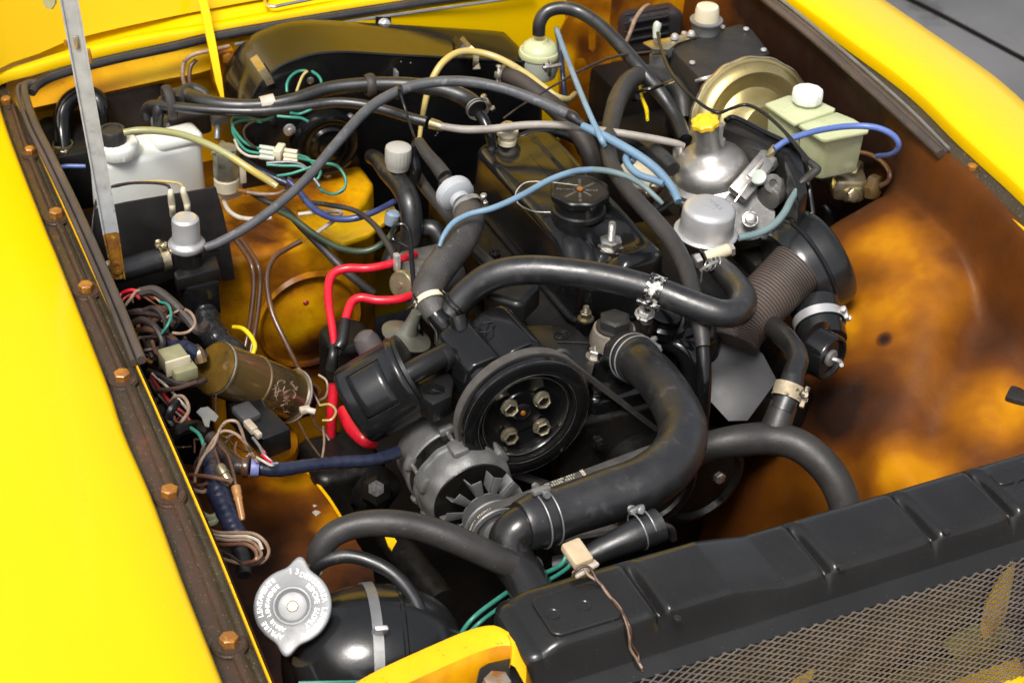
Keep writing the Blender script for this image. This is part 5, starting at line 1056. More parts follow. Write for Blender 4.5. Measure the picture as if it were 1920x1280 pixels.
# ---- white fluid tank
t=thing('washer_tank','white translucent plastic tank with a black screw cap, behind the grey stay at left','tank',P(270,300,-.16))
st=mat('rust_stained_white_plastic',(.72,.74,.70),(.66,.69,.64),ns=10,rough=.36,rv=.06,bump=.05,sss=.15,c3=(.45,.24,.05),ns3=9,w3=.68)
tc=P(282,272,-.045)
tk=[(168,310),(205,306),(285,291),(352,272),(378,262),(372,248),(345,240),(270,247),(200,258),(172,280)]
q=B().prism([P(a,c,-.048) for a,c in tk],-Z*.16,bev=.010,seg=3,scale=1.05); part('tank',q,st,t,ang=50)
q=B().box(P(330,258,-.045),(.07,.045,.02),(unit((.98,.1,0)),unit((-.1,.98,0)),Z),.009,3); part('shoulder',q,K['white'],t)
nc=P(222,283,-.043); un=1/S(nc)
q=B().lathe([(38,-6),(40,-3),(40,14),(38,19),(34,22),(24,23)],nc,Z,u=un,seg=96,mod=lambda th,i: 1+(.008*math.cos(30*th) if i in(1,2) else 0)); part('neck_ring',q,K['white'],t)
q=B().lathe([(25,0),(25,26),(23,29),(17,30),(16,27),(1,27)],nc+Z*un*20-X*un*8,Z,u=un,seg=60,mod=lambda th,i: 1+.02*math.cos(15*th)); part('cap',q,K['matte'],t)
hose([(232,249,.0,6.5),(258,245,.002,7),(300,246,.004,7),(345,254,.004,7),(390,271,.0,7),(430,292,-.008,7),(470,318,-.02,7),(505,340,-.035,7),(520,350,-.04,6)],7,mat('clear_green_tube',(.36,.34,.12),(.27,.28,.16),ns=8,rough=.2,rv=.05,bump=.03,c3=(.48,.36,.08),ns3=6,w3=.5),'yellow green clear tube running from the white tank cap to the right')
q=B().box(P(218,372,y=.52),(.03,.004,.03),None,.002)
# ---- black bracket plate and stay
t=thing('bracket_plate','flat matte black bracket plate in front of the white tank','bracket',P(310,440,y=.44))
q=B().prism([P(a,c,y=.44) for a,c in [(178,392),(235,380),(405,351),(418,395),(428,440),(438,500),(441,524),(418,528),(400,505),(330,520),(240,560),(180,560)]],Y*.003,bev=.001); part('plate',q,K['matte'],t)
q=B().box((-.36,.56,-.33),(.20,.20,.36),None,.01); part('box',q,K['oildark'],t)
d0=P(122,-40,x=-.415); d1=P(222,516,x=-.400); d_=unit(d1-d0)
w_=unit(np.cross(d_,unit(CAM-(d0+d1)/2))); n_=np.cross(w_,d_); 
if np.dot(n_,CAM-d0)<0: n_=-n_
t=thing('bonnet_stay','grey galvanised bonnet stay with a rusty waxed foot crossing the left corner','bonnet stay',d1)
L_=np.linalg.norm(d1-d0); a0=d0-d_*.45
dm=d0+d_*L_*.84
def chan(p,q_,wa,wb,m,name,th=.009):
    b2=B(); R=[]
    for p_,w2 in ((p,wa),(q_,wb)):
        h=w2/2; R.append([p_-w_*h,p_-w_*h+n_*th,p_-w_*h*.82+n_*th,p_-w_*h*.70+n_*(th*.62),p_+w_*h*.70+n_*(th*.62),p_+w_*h*.82+n_*th,p_+w_*h+n_*th,p_+w_*h])
    b2.rings(R); return part(name,b2,m,t)
chan(a0,dm,.0235,.0205,K['prop'],'channel')
rw=mat('amber_waxed_rusty_steel',(.30,.13,.012),(.10,.045,.02),ns=45,rough=.3,coat=.5,bump=.3,c3=(.55,.33,.03),ns3=60,w3=.56)
chan(dm,d0+d_*(L_+.003),.0205,.016,rw,'rusty_foot',.0092)
q=B().lathe([(.0075,0),(.0072,.0015),(.004,.0015),(.0035,-.001)],d0+d_*L_*.965+n_*.0062,n_,seg=20,mod=lambda th,i:1+.3*abs(math.cos(th))); part('slot_rim',q,rw,t)
q=B(); o=d0+d_*.078+n_*.006; q.box(o,(.006,.007,.016),(w_,n_,d_),.001); part('pawl',q,K['brass'],t)
q=B(); q.box(o+w_*.013-n_*.003,(.004,.006,.006),(w_,n_,d_),.001); part('rivet',q,K['rust'],t)
q=B(); q.box(o-w_*.013+d_*.02,(.004,.008,.018),(w_,n_,d_),.001); part('rivet',q,K['rust'],t)
q=B().prism([P(a,c,x=-.43) for a,c in [(80,-20),(104,-20),(103,8),(96,18),(86,16),(80,4)]],X*.002); part('latch_tab',q,K['greenish'],t,'dull tab')
# yellow hinge arm
q=B(); pts=[P(371,-30,y=.86),P(384,20,y=.83),P(398,90,y=.77),P(409,150,y=.735),P(416,182,y=.72)]; R=[]
for p,w2 in zip(pts,(.013,.013,.012,.010,.005)):
    R.append([p-X*w2/2,p+X*w2/2,p+X*w2/2-Y*.004,p-X*w2/2-Y*.004])
q.rings(R); solo('hinge_strap',q,K['yellow'],'narrow yellow bonnet hinge arm pointing down into the left rear corner','hinge')
q=B().prism([P(a,c,y=.79) for a,c in [(404,100),(440,95),(450,130),(445,180),(418,200),(400,150)]],Y*.02,bev=.003); solo('hinge_mount',q,K['wax_br'],'orange brown waxed hinge mounting behind the yellow hinge arm','bracket')
q=B().hexa(P(427,108,y=.785),FR,.010,.006,dome=.1); solo('hinge_bolt',q,K['rust'],'amber coated bolt head beside the yellow hinge arm','bolt')
hose([(350,170,-.05,4),(343,145,-.03,4),(345,118,-.012,4),(362,103,-.0,4),(395,95,.004,4),(430,87,.004,4)],4,'tan','pale pipe curling up left of the yellow hinge arm','pipe',cat='pipe')
hose([(360,170,-.05,4),(355,148,-.035,4),(358,125,-.02,4),(368,112,-.012,4)],4,'pipe','short amber pipe beside the pale one, left of the yellow hinge arm','pipe',cat='pipe')
# ---- rear left pipes and duct
hose([(120,285,-.10,14),(117,250,-.08,16),(116,220,-.065,17),(128,192,-.05,17),(152,177,-.045,17),(178,182,-.05,17),(190,205,-.065,17),(190,250,-.10,17)],17,'gloss','shiny black bent pipe in the far left corner behind the stay',cat='pipe',name='pipe')
ringclamp(P(118,274,-.09),Z,.0135,'gold clamp at the foot of the shiny black bent pipe in the far left corner',w=.010,wires=False,m='brass',screw=(-.6,-.8,.1))
q=B(); domed(q,P(238,222,-.125),.062,.035,.03,.085,.03,axes=(unit((1,.1,0)),unit((-.1,1,0)),Z)); solo('air_duct',q,K['rubberb'],'dark rounded rubber duct behind the white tank','duct')
q=B(); q.box(P(140,300,-.14),(.08,.14,.10),None,.012); solo('black_box',q,K['satin'],'black box in the far left corner under the bent pipe','box')
hose([(105,316,-.05,4),(125,312,-.05,4.5),(160,312,-.05,4)],4,'blue','short blue wire in the far left corner','wire',cat='wire')
hose([(300,250,-.05,8),(296,225,-.03,10),(300,200,-.012,12),(312,186,-.008,12)],11,'rubber','black hose tail dropping from the left ends of the heater hoses')
hose([(335,190,-.004,12),(342,174,.0,12),(360,166,.0,11),(382,174,-.004,9),(392,186,-.01,7)],11,'rubberg','grey hose bend above the left ends of the heater hoses')
t=thing('hose_tee','small grey metal tee and clamp under the strapped heater hoses','hose fitting',P(310,235,-.06))
q=B(); cyl(q,P(300,238,-.05),P(300,222,-.035),.013,.002); cyl(q,P(308,240,-.05),P(318,232,-.045),.009,.001); part('tee',q,K['grey'],t)
q=B(); domed(q,P(352,240,-.09),.032,.026,.012,.035,.008); solo('heater_valve',q,K['rubberb'],'brown dusted heater valve body behind the white tank','valve')
# ---- silver solenoid
t=thing('solenoid_valve','silver cylindrical solenoid with two cream terminals on a black bracket','solenoid',P(350,500,-.12))
sc=P(350,455,-.055); us=1/S(sc)
q=B().lathe([(33,-10),(35,-6),(35,0),(33,3),(28,6),(26,10),(26,46),(25,52),(21,56),(1,57)],sc,unit((.02,0,1)),u=us,seg=56); part('can',q,K['alu'],t)
q=B().lathe([(24,-46),(30,-42),(30,-14),(26,-10)],sc,Z,u=us,seg=48); q.t([(390,463,-.052,6),(405,462,-.05,6)],6); part('base',q,K['satin'],t)
q=B(); q.prism([P(a,c,-.085) for a,c in [(325,510),(345,488),(405,478),(412,503),(330,524)]],-Z*.02,bev=.003); part('bracket',q,K['satin'],t)
q=B(); q.box(P(372,550,-.13),(.05,.05,.06),None,.008); part('lower_body',q,K['gloss'],t)
for (px,py,px2,py2) in [(323,390,320,356),(351,388,344,352)]:
    q=B().t([(px+1,py+14,-.030,5.5),(px,py,-.012,6),(px-1,py-8,-.006,6.5),(px2,py2+8,.012,6),(px2,py2,.016,4.5)],6,n=12); part('terminal',q,K['cream'],t)
q=B(); cyl(q,P(318,480,-.075),P(334,477,-.073),.004,.001); part('spigot',q,K['alu'],t)
hose([(386,464,-.05,9),(398,462,-.048,10.5),(412,458,-.044,10.5)],10,'rubberg','grey rubber end sleeve on the right side of the silver solenoid',name='sleeve',cat='hose sleeve')
hose([(318,481,-.078,21),(300,486,-.08,22),(262,497,-.08,22.5),(225,508,-.08,22.5),(195,516,-.08,22)],22,'rubber','thick black hose running left from the silver solenoid to the gutter',n=22)
ringclamp(P(308,484,-.079),P(318,481,-.078)-P(262,497,-.08),.0158,'gold band clamp with an ear on the thick hose left of the solenoid',w=.011,wires=False,m='brass',screw=(-.2,.3,1))
q=B().lathe([(1,-9),(7,-7),(9,0),(7,7),(1,9)],P(203,497,-.06),unit((1,.3,0)),u=1/1450.,seg=20); solo('ball_end',q,K['alu'],'small pale ball end on the hose left of the stay foot','ball joint')
g_='thin wires to the silver solenoid'
hose([(320,356,.014,2.5),(312,347,.016,2.8),(285,343,.012,2.8),(240,344,.0,2.8),(205,352,-.01,2.8),(185,368,-.02,2.8),(176,400,-.04,2.8),(172,440,-.06,2.8)],2.8,'darkw','dark thin wire from the left cream terminal of the solenoid','wire',cat='wire',group=g_)
hose([(344,352,.014,2.5),(335,344,.016,2.6),(300,340,.012,2.6),(250,343,.0,2.6),(215,350,-.01,2.6)],2.6,'yelh','yellowish thin wire from the right cream terminal of the solenoid','wire',cat='wire',group=g_)
# taped bundle under solenoid
q=B(); L=[(378,560,-.14,26),(385,590,-.15,25),(395,620,-.155,26),(415,645,-.16,28),(440,665,-.165,26),(470,690,-.18,20)]
rm=[random.uniform(-.10,.10) for _ in range(40)]; q.t(L,26,n=26,per=14,mod=lambda f,i: 1+rm[(i//4)%40]*(1-abs((i%4)-1.5)/4)+.02*math.sin(i*.7)); solo('taped_bundle',q,mat('shiny_black_tape',(.010,.010,.011),(.02,.02,.022),ns=30,rough=.2,rv=.08,bump=.7,bs=90,bump2=.6),'crumpled shiny black taped bundle between the solenoid and the brown can','cable bundle')
q=B()
for (px,py) in [(376,532),(393,530)]:
    o=P(px,py,-.12); q.tube([o+.0065*(math.cos(a)*X+math.sin(a)*unit((0,-.6,.8))) for a in np.linspace(.6,5.7,12)],.0013,n=6,per=2)
q.tube([P(345,527,-.115),P(365,534,-.115),P(376,540,-.12)],.0012,n=6); solo('spring_clip',q,K['zinc'],'two small wire loops of a spring clip under the solenoid bracket','clip')
# ---- washer pump
t=thing('washer_pump','small tarnished metal washer pump on a cream bracket right of the white tank','pump',P(428,360,-.12))
wp=P(424,322,-.075); uw=1/S(wp)
q=B().lathe([(21,-12),(23,-8),(24,0),(24,40),(22,46),(20,47),(19,52),(12,54),(1,54)],wp,unit((.06,0,1)),u=uw,seg=44); part('motor',q,mat('tarnished_gold_steel',(.34,.33,.26),(.42,.40,.30),ns=14,rough=.35,metal=.7,bump=.1,c3=(.16,.13,.08),ns3=30,w3=.58),t)
for (px,py) in [(417,266),(440,280),(402,283)]:
    q=B().lathe([(6,0),(6,5),(5,7),(3,7.5)],P(px,py+6,-.042),Z,u=uw,seg=16); part('screw',q,K['brass'],t)
q=B(); q.lathe([(20,-40),(24,-36),(24,-14),(20,-10)],wp,Z,u=uw,seg=36); q.box(P(452,322,-.08),(.010,.02,.03),None,.002); part('base',q,K['cream'],t)
q=B().prism([P(a,c,y=.56) for a,c in [(408,348),(455,340),(456,366),(440,374),(420,380),(410,370)]],Y*.01,bev=.002); part('bracket',q,K['cream'],t)
q=B().t([(446,356,-.10,5),(462,361,-.10,5.5)],5); part('nozzle',q,K['rust'],t)
hose([(460,360,-.10,4),(490,364,-.10,4),(520,363,-.098,3.5),(540,352,-.095,3.5),(547,340,-.095,3.2),(541,334,-.095,3)],4,'tan','tan wire leaving the washer pump to the right','wire',cat='wire')
hose([(420,378,-.12,4),(430,396,-.12,4.5),(450,408,-.12,4.5),(480,411,-.115,4.5),(510,408,-.11,4)],4.3,'white_w','pale tube curving under the washer pump','tube',cat='tube')
hose([(468,360,-.11,5),(500,378,-.11,6),(535,395,-.115,7),(570,430,-.12,7.5),(610,470,-.13,8),(650,510,-.15,8),(700,550,-.18,8)],7,'rubberg','straight dusty grey hose running diagonally behind the red leads')
q=B(); q.box(P(411,224,-.03),(.024,.012,.014),None,.002); cyl(q,P(408,234,-.035),P(407,262,-.05),.0042,.001); solo('level_sensor',q,K['grey'],'small grey plastic connector standing above the washer pump','connector')
# ---- white six pin connector with green wires
t=thing('wire_connector','cream and clear plastic multi pin connector with green wires beside the blower motor','connector',P(522,290,-.05))
cd_=unit(P(560,294,-.04)-P(486,284,-.04)); cy_=unit(np.cross(Z,cd_))
for k in range(3):
    o0=P(487,276+k*9,-.035-.001*k); o1=P(515,280+k*9,-.035-.001*k); q=B(); cyl(q,o0,o1,.0038,.0006,seg=14); part('pin_tube',q,K['nylon'],t)
    o0=P(532,282+k*9,-.035-.001*k); o1=P(558,286+k*9,-.035-.001*k); q=B(); cyl(q,o0,o1,.0038,.0006,seg=14); part('pin_tube',q,K['cream'],t)
q=B(); q.box(P(524,286,-.036),(.012,.026,.018),(cd_,cy_,Z),.002); part('housing',q,K['cream'],t)
g_='green wires by the blower motor'
gw=[[(487,280,-.035),(460,268,-.035),(440,245,-.03),(434,228,-.028),(440,221,-.027),(462,221,-.025),(492,226,-.02),(515,218,-.01)],
 [(487,288,-.036),(462,282,-.036),(444,262,-.034),(436,244,-.03),(440,232,-.028),(460,226,-.026),(490,229,-.02)],
 [(545,212,.0),(560,214,-.005),(580,207,.0),(592,200,.0)],
 [(520,218,.0),(545,220,.0),(565,222,-.003),(578,228,-.008)],
 [(556,290,-.036),(575,296,-.03),(586,306,-.03),(600,320,-.035),(598,332,-.04),(590,340,-.045)],
 [(556,296,-.037),(575,300,-.03),(600,305,-.025),(630,310,-.022),(644,326,-.03),(648,345,-.04),(642,358,-.045),(625,364,-.05),(605,358,-.05),(592,342,-.045),(580,322,-.035),(560,312,-.03),(530,311,-.03),(500,309,-.03)],
 [(610,306,-.02),(632,312,-.02),(647,332,-.03),(646,352,-.04),(634,361,-.045)],
 [(520,330,-.035),(545,326,-.03),(570,318,-.025),(590,311,-.02)],
 [(538,173,.0),(538,158,.008),(545,144,.012),(560,134,.014),(574,133,.014)],
 [(585,134,.014),(596,142,.012),(602,152,.008),(603,163,.0)]]
lab=['outer green wire looping left of the multi pin connector','inner green wire looping left of the multi pin connector','green wire end passing over the blower motor top','green wire lying in front of the blower motor top','green wire dropping from the right of the multi pin connector','long green wire making a full loop below the blower motor','short green wire inside the loop below the blower motor','green wire crossing under the weathered grey hose','green wire arching over the heater face at left','green wire falling right of the small heater screw']
for L,lb in zip(gw,lab): hose(L,2.9,'teal',lb,'wire',cat='wire',group=g_,n=8,per=6)
hose([(487,295,-.037),(465,292,-.037),(448,280,-.036),(440,262,-.034)],2.8,'white_w','pale wire at the lower left of the multi pin connector','wire',cat='wire',n=8)
hose([(480,278,-.03),(462,262,-.03),(457,246,-.028),(465,234,-.024),(480,227,-.02)],2.5,'darkw','dark wire looping left of the blower motor','wire',cat='wire',n=8)
hose([(500,306,-.032),(545,304,-.030),(570,312,-.03),(585,330,-.035),(600,350,-.045)],3,'grey','grey wire following the green loop below the blower motor','wire',cat='wire',n=8)
hose([(556,172,.0),(562,155,.008),(568,142,.012),(576,134,.014)],2.8,'yelh','yellow green wire beside the green arch on the heater face','wire',cat='wire',n=8)
q=B().t([(530,345,-.04,9),(515,325,-.04,0.5)],3)
hose([(540,338,-.07,5),(560,358,-.08,6),(585,388,-.09,6.5),(620,408,-.09,6.5),(660,410,-.085,6.5),(700,398,-.08,6),(740,378,-.08,6)],6.5,mat('blue_sleeved_harness',(.05,.07,.20),(.03,.04,.10),ns=30,rough=.35,bump=.3,bs=150),'dark blue sleeved cable sagging in front of the footwell box','cable',cat='cable')
hose([(520,395,-.10,5),(550,410,-.10,6),(590,440,-.11,6.5),(640,466,-.115,6.5),(690,470,-.11,6.5),(730,445,-.10,6),(745,410,-.10,5)],6,mat('dark_green_hose',(.03,.045,.025),(.05,.07,.04),ns=20,rough=.35,bump=.1),'dark green hose sagging across the footwell box')
hose([(560,402,-.105,4),(600,398,-.10,4),(640,400,-.10,4),(590,440,-.11,4)],4,'white_w','pale bent tube lying on the yellow flange','tube',cat='tube')
hose([(455,300,-.07,8),(480,318,-.075,9),(510,332,-.08,9),(540,345,-.085,8)],9,'navy','fat dark blue taped cable beside the washer pump','cable',cat='cable')
q=B().lathe([(14,-8),(15,0),(15,14),(10,18)],P(735,412,-.10),unit((.2,0,1)),u=1/1380.,seg=20); solo('pale_plug',q,mat('pale_blue_plastic',(.25,.32,.42),(.2,.25,.3),ns=20,rough=.4),'small pale blue plug in front of the elbow hose with the grey cap','plug')
# ---- right rear: servo, reservoirs
t=thing('servo_box','slanted black sheet metal box with rivets in front of the gold servo drum','box',P(1340,120,-.15))
bx=[(1240,150),(1232,92),(1262,80),(1330,60),(1388,48),(1410,62),(1462,130),(1475,160),(1400,190),(1330,215),(1300,205)]
tp=[(1262,92),(1292,72),(1345,58),(1392,44),(1412,56),(1440,92),(1474,140),(1400,165),(1326,150)]
q=B().prism([P(a,c,-.015) for a,c in [(1258,92),(1290,68),(1390,42),(1412,54),(1446,98),(1385,128),(1322,156)]],-Z*.14,bev=.006); part('box',q,K['matte'],t)
for (px,py) in [(1283,60),(1354,48),(1399,52),(1432,91),(1298,115)]:
    q=B().lathe([(6,0),(5,2.5),(1,4)],P(px,py+3,-.013),Z,u=1/1200.,seg=14); part('rivet',q,K['alu'],t)
q=B().prism([P(a,c,-.010) for a,c in [(1245,72),(1300,60),(1308,68),(1270,80),(1255,92),(1225,92),(1205,80),(1215,76)]],-Z*.003,bev=.001); part('flange',q,K['brass'],t)
for (px,py) in [(1265,72),(1296,66)]:
    q=B().lathe([(8,0),(8,3),(5,8),(2,9)],P(px,py,-.008),Z,u=1/1200.,seg=16); part('bolt',q,K['alu'],t)
q=B().t([(1305,152,-.02,3),(1320,148,-.01,4),(1345,142,-.01,4)],4,n=8); part('pin',q,K['alu'],t)
t=thing('small_switch','little pale switch with a nut in front of the black servo box','switch',P(1235,110,-.06))
q=B(); cyl(q,P(1238,130,-.06),P(1238,100,-.035),.017,.003); q.lathe([(.014,0),(.014,.008),(.008,.014)],P(1248,96,-.025),unit((.8,-.3,.4)),seg=24); cyl(q,P(1222,97,-.02),P(1240,96,-.02),.006,.001); part('body',q,K['grey'],t)
q=B(); cyl(q,P(1231,80,-.01),P(1233,62,.006),.005,.001); q.t([(1229,72,.004,5),(1232,50,.02,8),(1236,42,.026,6)],7,n=12); part('terminal',q,K['nylon'],t)
q=B(); cyl(q,P(1231,88,-.016),P(1231,76,-.008),.006,.001); part('cap',q,K['rust'],t)
sc=P(1420,240,y=.40); us=.90/S(sc); sx=unit((-.04,-.93,.36))
t=thing('brake_servo','gold passivated brake servo drum behind the silver bell','brake servo',P(1420,260,y=.45))
q=B().lathe([(118,-70),(140,-40),(141,-26),(144,-24),(144,-18),(137,-16),(134,-10),(126,0),(116,4),(112,3),(96,-8),(84,-11),(78,-8),(66,8),(56,26),(48,34),(1,36)],sc,sx,u=us,seg=96); part('drum',q,K['gold'],t,ang=30)
q=B().lathe([(144.5,-27),(147,-26),(147,-17),(144.5,-16)],sc,sx,u=us,seg=144,cap0=False,cap1=False,mod=lambda th,i: 1+.008*math.cos(16*th)); part('crimp_ring',q,K['brass'],t)
t=thing('fluid_reservoir','yellowed translucent brake fluid reservoir with a round white cap, right of the gold servo','reservoir',P(1540,290,-.1))
rz=.0
q=B().prism([P(a,c,.006) for a,c in [(1434,194),(1478,178),(1500,180),(1535,188),(1567,203),(1563,208),(1490,232),(1477,224)]],-Z*.006,bev=.002); q.prism([P(a,c,.001) for a,c in [(1440,198),(1480,182),(1535,192),(1560,205),(1490,230),(1476,222)]],-Z*.065,bev=.005,scale=.94); part('rear_chamber',q,K['greenish'],t)
q=B().prism([P(a,c,.001) for a,c in [(1495,232),(1530,212),(1570,210),(1600,222),(1630,240),(1628,246),(1550,262),(1540,260)]],-Z*.006,bev=.002); q.prism([P(a,c,-.004) for a,c in [(1500,234),(1535,216),(1570,212),(1600,226),(1624,244),(1550,260),(1540,257)]],-Z*.070,bev=.005,scale=.93); part('front_chamber',q,K['greenish'],t)
q=B(); cpx_=P(1512,194,.006); q.lathe([(18,-3),(20,0),(20,6),(28,7),(29,12),(29,24),(27,28),(22,30),(1,31)],cpx_,Z,u=1/S(cpx_),seg=60,mod=lambda th,i: 1+(.02*math.cos(10*th) if i in(3,4,5,6) else 0)); part('cap',q,K['white'],t)
t=thing('master_cylinder','stained brass coloured brake master cylinder under the reservoir','master cylinder',P(1580,340,-.13))
mcx=unit(P(1648,372,-.10)-P(1540,318,-.10)); 
q=B(); cyl(q,P(1520,305,-.10),P(1610,335,-.105),.026,.006); q.box(P(1590,345,-.105),(.05,.045,.035),(unit((.9,-.4,0)),unit((.4,.9,0)),Z),.008); cyl(q,P(1600,375,-.12),P(1598,350,-.10),.016,.004); part('body',q,K['brass'],t)
q=B(); cyl(q,P(1628,345,-.10),P(1648,352,-.10),.017,.004); q.hexa(P(1632,355,-.10),unit((.3,-.9,.2)),.016,.012,dome=.2); part('end_plug',q,K['coil'],t)
q=B(); q.hexa(P(1595,365,-.098),unit((0,-.9,.3)),.011,.010,dome=.1); part('union_nut',q,K['brass'],t)
hose([(1650,350,-.09,5),(1665,340,-.08,5),(1668,325,-.07,5),(1655,305,-.07,5),(1630,290,-.075,5),(1600,285,-.085,5)],5,'pipe','brown brake pipe curling from the end of the master cylinder','brake_pipe',cat='pipe')
hose([(1545,385,-.16,10),(1555,400,-.17,11),(1556,430,-.2,11),(1545,460,-.24,11)],9,'satin','black cable hanging left of the master cylinder','cable',cat='cable')
t=thing('filler_bottle','grey metal collared bottle with a cream stopper at the top, behind the servo box','reservoir',P(1325,50,-.08))
fb=P(1323,54,-.01); uf=1/S(fb)
q=B().lathe([(27,-30),(26,-6),(28,12),(31,16),(31,19),(27,20)],fb,Z,u=uf,seg=48); part('collar',q,K['grey'],t)
q=B().lathe([(24,10),(22,38),(20,44),(14,46),(1,46)],fb+Z*uf*2,Z,u=uf,seg=40); part('stopper',q,K['cream'],t)
t=thing('rubber_grommet_box','ribbed black rubber boot on the orange bulkhead left of the cream stopper','rubber boot',P(1215,60,y=.82))
q=B(); domed(q,P(1212,48,y=.855),.055,.036,.02,.035,.012,axes=(X,Z,-Y)); part('boot',q,K['sealblk'],t)
for k in range(4):
    q=B(); q.box(P(1212,22+k*16,y=.816),(.085,.004,.004),None,.0015); part('rib',q,K['sealblk'],t)
hose([(1172,85,-.02,3.5),(1182,60,.0,4),(1192,35,.01,4),(1206,16,.01,4),(1216,10,.0,3.5)],4,'tan','pale brown pipe rising in front of the ribbed black boot','pipe',cat='pipe')
hose([(1480,50,-.02,4.5),(1498,80,-.03,5),(1512,110,-.05,5),(1520,140,-.07,5),(1526,160,-.09,5)],5,'copper','left of two brown pipes running down beside the right gutter','brake_pipe',cat='pipe',group='paired brown pipes at the right')
hose([(1488,48,-.02,4.5),(1507,80,-.03,5),(1521,110,-.05,5),(1530,140,-.07,5),(1538,160,-.09,5)],5,'copper','right of two brown pipes running down beside the right gutter','brake_pipe',cat='pipe',group='paired brown pipes at the right')
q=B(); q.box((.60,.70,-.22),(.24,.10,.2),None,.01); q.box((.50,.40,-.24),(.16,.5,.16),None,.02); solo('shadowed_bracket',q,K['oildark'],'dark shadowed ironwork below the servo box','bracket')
hose([(1198,120,-.03,3),(1200,150,-.04,3),(1203,180,-.05,3),(1212,205,-.05,4),(1214,225,-.05,3)],3,'yelw','yellow wire showing inside the arch of the dusty hose','wire',cat='wire')
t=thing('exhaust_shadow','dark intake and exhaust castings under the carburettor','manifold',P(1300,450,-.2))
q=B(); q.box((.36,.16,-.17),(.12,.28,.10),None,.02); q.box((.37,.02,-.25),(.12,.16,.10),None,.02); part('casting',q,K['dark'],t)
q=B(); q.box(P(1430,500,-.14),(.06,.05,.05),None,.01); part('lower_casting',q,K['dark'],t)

hose([(438,613,-.15,4),(455,616,-.14,4.5),(470,630,-.14,4.5),(478,648,-.145,4.5),(474,664,-.15,4.5)],4.5,'yelw','bright yellow wire arching behind the brown coil can','wire',cat='wire')
# ================================================================ front of the bay
t=thing('radiator','black painted radiator top tank with pressed cross grooves along the front','radiator',(.15,-.47,-.3))
gx=[P(1250,1163,-.032)[0],P(1560,1072,-.040)[0],P(1755,1004,-.040)[0],P(1897,955,-.040)[0]]
xa,xb=P(1372,1106,-.03)[0],P(1478,1098,-.04)[0]
prf=[(-.426,-.30),(-.426,-.12),(-.426,-.040),(-.4275,-.033),(-.432,-.0295),(-.440,-.0285),(-.455,-.028),(-.475,-.028),(-.498,-.0283),(-.5075,-.0290),(-.5118,-.0305),(-.5142,-.0335),(-.5155,-.042),(-.518,-.060),(-.521,-.078),(-.524,-.083),(-.536,-.087),(-.5385,-.090),(-.536,-.094)]
xs=sorted(set(list(np.linspace(-.20,.60,90))+[g+d for g in gx for d in [k*.002 for k in range(-10,11)]]+[xa-.002,xa,xa+.002,xb-.002,xb,xb+.002]))
rows=[]
for x in xs:
    s_=-.013*min(1,max(0,(x-xa)/(xb-xa)))+ .000
    r_=[]
    for i,(y,z) in enumerate(prf):
        zz=z+s_*(1 if 2<=i<=11 else .5 if i<13 and i>11 else 0); yy=y
        if i>=4 and i<=12:
            for g in gx:
                k=math.exp(-((x-g)/.0062)**2); f_=sm((-.428-y)/.02) if i<10 else 1.; 
                zz-=.0115*k*f_*(1 if i<11 else .5); yy+=.0045*k*(1 if i in (10,11,12) else .3 if i==9 else 0)
                k2=math.exp(-((x-g)/.014)**2)-k; zz+=.0030*max(0,k2)*f_
        # rounded left end
        e=max(0,(-.175-x)/.025); zz-=.010*e*e if i in range(3,12) else 0
        r_.append((x,yy,zz))
    rows.append(r_)
vs=[p for r in rows for p in r]; n=len(prf)
q=B().add(vs,[(i*n+k,i*n+k+1,(i+1)*n+k+1,(i+1)*n+k) for i in range(len(rows)-1) for k in range(n-1)]); part('top_tank',q,K['rad'],t,ang=60)
q=B(); R=[]
for k,(dx,sc_) in enumerate([(0,1),(-.004,1.0),(-.010,.97),(-.015,.90),(-.018,.8)]):
    e0=rows[0]; ce_=np.array((-.2+dx,-.472,-.16)); R.append([np.array((e0[0][0]+dx*(1+.0),ce_[1]+(p[1]-ce_[1])*sc_,ce_[2]+(p[2]-ce_[2])*(1-(1-sc_)*.35))) for p in e0])
n=len(R[0]); q.add([p for r in R for p in r],[(i*n+k,i*n+k+1,(i+1)*n+k+1,(i+1)*n+k) for i in range(4) for k in range(n-1)]+[tuple(4*n+k for k in range(n))]); part('end_cap',q,K['rad'],t,ang=60)
pc_=P(1082,1140,-.028); q=B(); domed(q,pc_-Z*.001,.040,.030,.010,.0042,.0025); part('raised_pad',q,K['rad'],t)
for (px,py) in [(1037,1150),(1095,1134)]:
    c=P(px,py,-.0245); q=B().lathe([(.0078,-.002),(.0076,.0004),(.0062,.0007),(.0054,.0001),(.001,.0001)],c,Z,seg=28); part('pressed_dimple',q,K['rad'],t)
for (px,py) in [(1270,1157),(1578,1062),(1775,995),(1905,900),(1890,885)]:
    q=B().lathe([(.0045,-.003),(.004,0),(.002,.001)],P(px,py,-.031 if px<1400 else -.040),Z,seg=16); part('spot_weld',q,K['rad'],t)
q=B(); domed(q,P(1893,892,-.041),.022,.012,.006,.003,.002); part('raised_pad',q,K['rad'],t)
wl=wax('waxed_red_oxide_core',bias=-.19,ns=7,seed=6.6,rough=.5,grit=.1)
q=B(); q.box((.18,-.490,-.28),(.80,.05,.34),None,.004); part('core',q,K['primer'],t)
